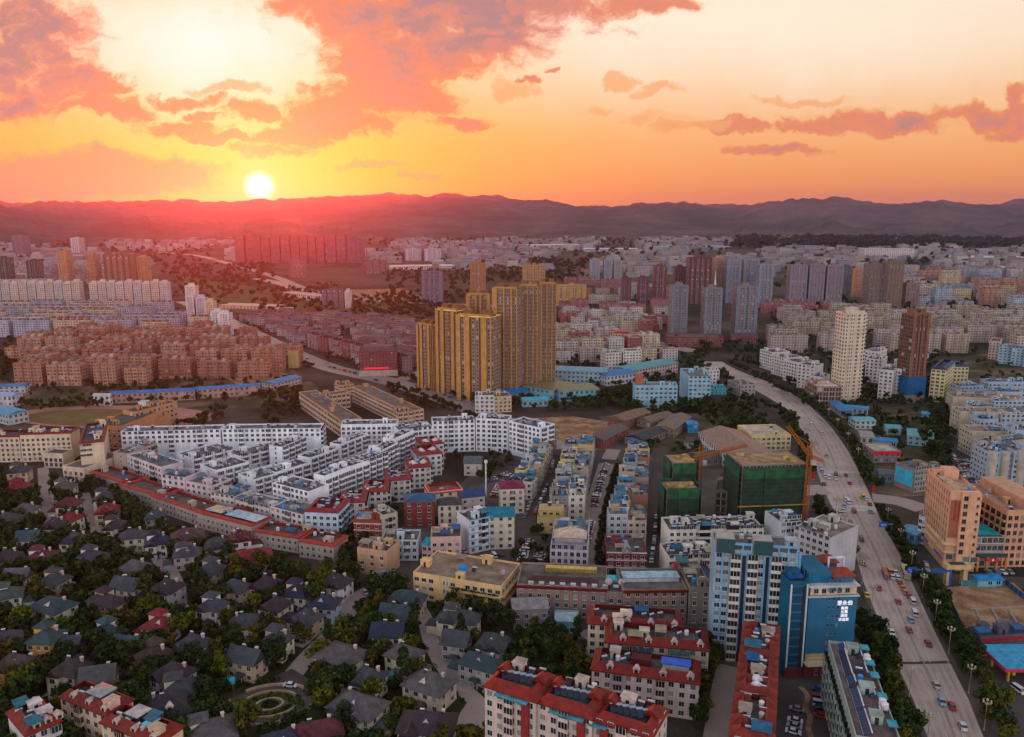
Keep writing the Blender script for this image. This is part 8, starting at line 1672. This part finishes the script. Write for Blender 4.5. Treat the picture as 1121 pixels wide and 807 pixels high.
parked([(1018, 596), (1026, 612), (1030, 626)], 4, 'beside the orange-brown hotel', keep=.6); parked([(1080, 628), (1121, 627)], 3.0, 'in front of the orange-brown hotels', keep=.8); parked([(1010, 612), (1017, 630)], 5, 'on the forecourt street', ang=0, keep=.7)
parked([(712, 622), (716, 596), (719, 560)], 5.4, 'parked in the side street', ang=0, keep=.8); parked([(742, 640), (754, 640)], 3, 'parked by the off-white block'); parked([(748, 660), (778, 660)], 3, 'parked behind the tall tower')
parked([(868, 805), (872, 780), (876, 755)], 2.9, 'in the dark court of the lettered tower'); parked([(900, 800), (898, 775), (896, 752)], 2.9, 'in the dark court of the lettered tower', keep=.7)
parked([(1060, 717), (1078, 716)], 3.4, 'on the fuel station forecourt'); parked([(1112, 758), (1118, 757)], 3, 'on the fuel station forecourt'); parked([(655, 718), (658, 712)], 4, 'in the terrace courtyard', ang=0); parked([(540, 672), (556, 668)], 3, 'behind the yellow school')
for u, v, dg in [(253, 714, 60), (86, 705, 0), (38, 650, 20), (120, 662, 70), (400, 650, 30), (424, 632, 80), (428, 630, 80), (362, 700, 60), (205, 668, 30), (262, 708, 40), (318, 752, 80), (460, 665, 20), (536, 760, 70)]: car(*P(u, v), R(dg), 'parked beside a villa', 'cars among the villas')
parked([(395, 411), (360, 402), (330, 391)], 9, 'on the west road', ang=0, keep=.6, group='cars on the west road'); parked([(500, 446), (440, 423), (400, 414)], 9, 'on the west road', ang=0, keep=.6, group='cars on the west road'); parked([(555, 460), (500, 438), (440, 418)], 9, 'on the west road', ang=0, keep=.5, group='cars on the west road')
# ornate boulevard lamps
def lamp(x, y, rz, auto='boulevard lamp'):
    t = thing('street_lamp', '', 'street lamp', (x, y, 0), rz, 'flower-headed lamps along the boulevard', auto=auto)
    ob('pole', cached('lpole', lambda: MB().cyl(0, 0, 0, .8, .28, 8).cyl(0, 0, .8, 9.5, .14, 8, r2=.1).build('pole', ['painted'])), t, c=(.30, .22, .17))
    for k in range(6):
        a = k * math.pi / 3; ob('lamp_arm', cached('larm', lambda: MB().bar((0, 0, 8.4), (1.1, 0, 9.4), .06).build('lamp_arm', ['painted'])), t, rz=a, c=(.4, .33, .27)); ob('globe', cached('lglobe', lambda: MB().ball(0, 0, 0, .28, 0, 7, 5, 1.2).build('globe', ['painted'])), t, (1.15 * math.cos(a), 1.15 * math.sin(a), 9.6), c=(.40, .33, .26))
    ob('globe', cached('lglobe2', lambda: MB().ball(0, 0, 0, .36, 0, 8, 5, 1.3).build('globe', ['painted'])), t, (0, 0, 10.1), c=(.46, .38, .30))
for v in (815, 763, 712, 667, 640, 612, 585, 566): lamp(*road_pt(v, -.05), 0)
for v in (800, 760, 716, 685, 655, 628, 602, 578, 508, 490, 474, 462, 452, 444): lamp(*road_pt(v, 1.045), 0)
# median railing along the boulevard
for k, (va, vb) in enumerate([(850, 560), (512, 420)]):
    pts = [road_pt(v, .5) for v in np.linspace(va, vb, 60)]; t = thing('median_railing', ('pale median railing running down the near boulevard', 'pale median railing of the far boulevard beyond the crossroads')[k], 'railing', (*pts[0], 0))
    b = MB(); pb = MB()
    for i in range(len(pts) - 1):
        a, c = (pts[i][0] - pts[0][0], pts[i][1] - pts[0][1]), (pts[i + 1][0] - pts[0][0], pts[i + 1][1] - pts[0][1])
        b.bar((*a, .85), (*c, .85), .06); b.bar((*a, .35), (*c, .35), .05); pb.box(a[0] - .09, a[1] - .09, 0, a[0] + .09, a[1] + .09, 1.0)
    ob('rails', b.build('rails', ['painted']), t, c=(.48, .42, .36)); ob('rail_posts', pb.build('rail_posts', ['painted']), t, c=(.48, .42, .36))
for k, (u, v, lab) in enumerate([(1008, 640, 'blue road sign board on a gantry arm over the boulevard'), (975, 588, 'blue road sign board beside the crossroads hedge')]):
    x, y = P(u, v); t = thing('road_sign', lab, 'road sign', (x, y, 0), -.25); ob('post', box_mesh(-.15, -.15, 0, .15, .15, 7), t, c=(.3, .3, .32)); ob('arm', box_mesh(-5.2, -.1, 6.2, 0, .1, 6.45), t, c=(.3, .3, .32)); ob('board', box_mesh(-5.6, -.2, 4.6, -1.6, -.11, 7.2), t, c=(.015, .12, .50)); ob('board_text_line', box_mesh(-5.0, -.23, 5.9, -2.2, -.2, 6.15), t, c=(.6, .62, .66)); ob('board_text_line', box_mesh(-4.6, -.23, 5.2, -2.6, -.2, 5.45), t, c=(.6, .62, .66))
for k, (u, v, lab) in enumerate([(1075, 770, 'red pillar sign at the corner of the fuel station hedge'), (956, 540, 'red traffic pillar on the corner beside the hedge'), (890, 525, 'red pillar sign at the corner by the netted towers')]):
    t = thing('pillar_sign', lab, 'sign', (*P(u, v), 0)); ob('board', box_mesh(-.7, -.25, .3, .7, .25, 4.2), t, c=(.45, .03, .03)); ob('foot', box_mesh(-.9, -.4, 0, .9, .4, .3), t, c=(.3, .3, .3))
# winding garden path in the court
ribbon('court_path', [(876, 752), (884, 762), (882, 774), (887, 785), (885, 797), (890, 812)], 1.6, .08, 'bare_earth', block=False)
patch('dark_court', [(850, 745), (912, 745), (914, 850), (850, 850)], .035, 'asphalt')
# ================================================================ labels by neighbours
def finish_labels():
    A = [(s, x, y, *proj(x, y)) for s, x, y in ANCH if s]
    ax = np.array([(a[1], a[2]) for a in A]); buckets = {}
    seen = set(USED)
    ordn = ['', 'second ', 'third ', 'fourth ', 'fifth ', 'sixth ', 'seventh ', 'eighth ', 'ninth ', 'tenth ', 'eleventh ', 'twelfth ', 'thirteenth ', 'fourteenth ', 'fifteenth ', 'sixteenth ', 'seventeenth ', 'eighteenth ', 'nineteenth ', 'twentieth ']
    for o, desc in AUTO:
        x, y = o.location[0], o.location[1]; best = None
        u, v = proj(x, y); au = np.array([(a[3], a[4]) for a in A]); dd = np.hypot(au[:, 0] - u, (au[:, 1] - v) * 1.6)
        for i in np.argsort(dd)[:6]:
            du, dv_ = u - A[i][3], v - A[i][4]
            rel = ('right of' if du > 0 else 'left of') if abs(du) > abs(dv_) * 1.1 else ('in front of' if dv_ > 0 else 'behind')
            key = (desc, rel, A[i][0])
            if best is None or len(buckets.get(key, [])) < len(buckets.get(best[0], [])): best = (key, dd[i])
            if len(buckets.get(key, [])) == 0: break
        buckets.setdefault(best[0], []).append((best[1], o))
    for (desc, rel, sh), L in buckets.items():
        L.sort(key=lambda q: q[0])
        for i, (_, o) in enumerate(L):
            pre = ordn[min(i, 19)] if len(L) > 1 else ''
            if len(L) > 1 and i == 0: pre = 'nearest '
            s = '%s%s %s the %s' % (pre, desc, rel, sh)
            w_ = s.split()
            if len(w_) > 16: s = '%s%s %s the %s' % (pre, ' '.join(desc.split()[:5]), rel, sh)
            s = ' '.join(s.split()[:16]); j = i
            while s in seen and j < 19: j += 1; s = ' '.join((ordn[j] + '%s %s the %s' % (' '.join(desc.split()[:5]), rel, sh)).split()[:16])
            seen.add(s); o['label'] = s
finish_labels()
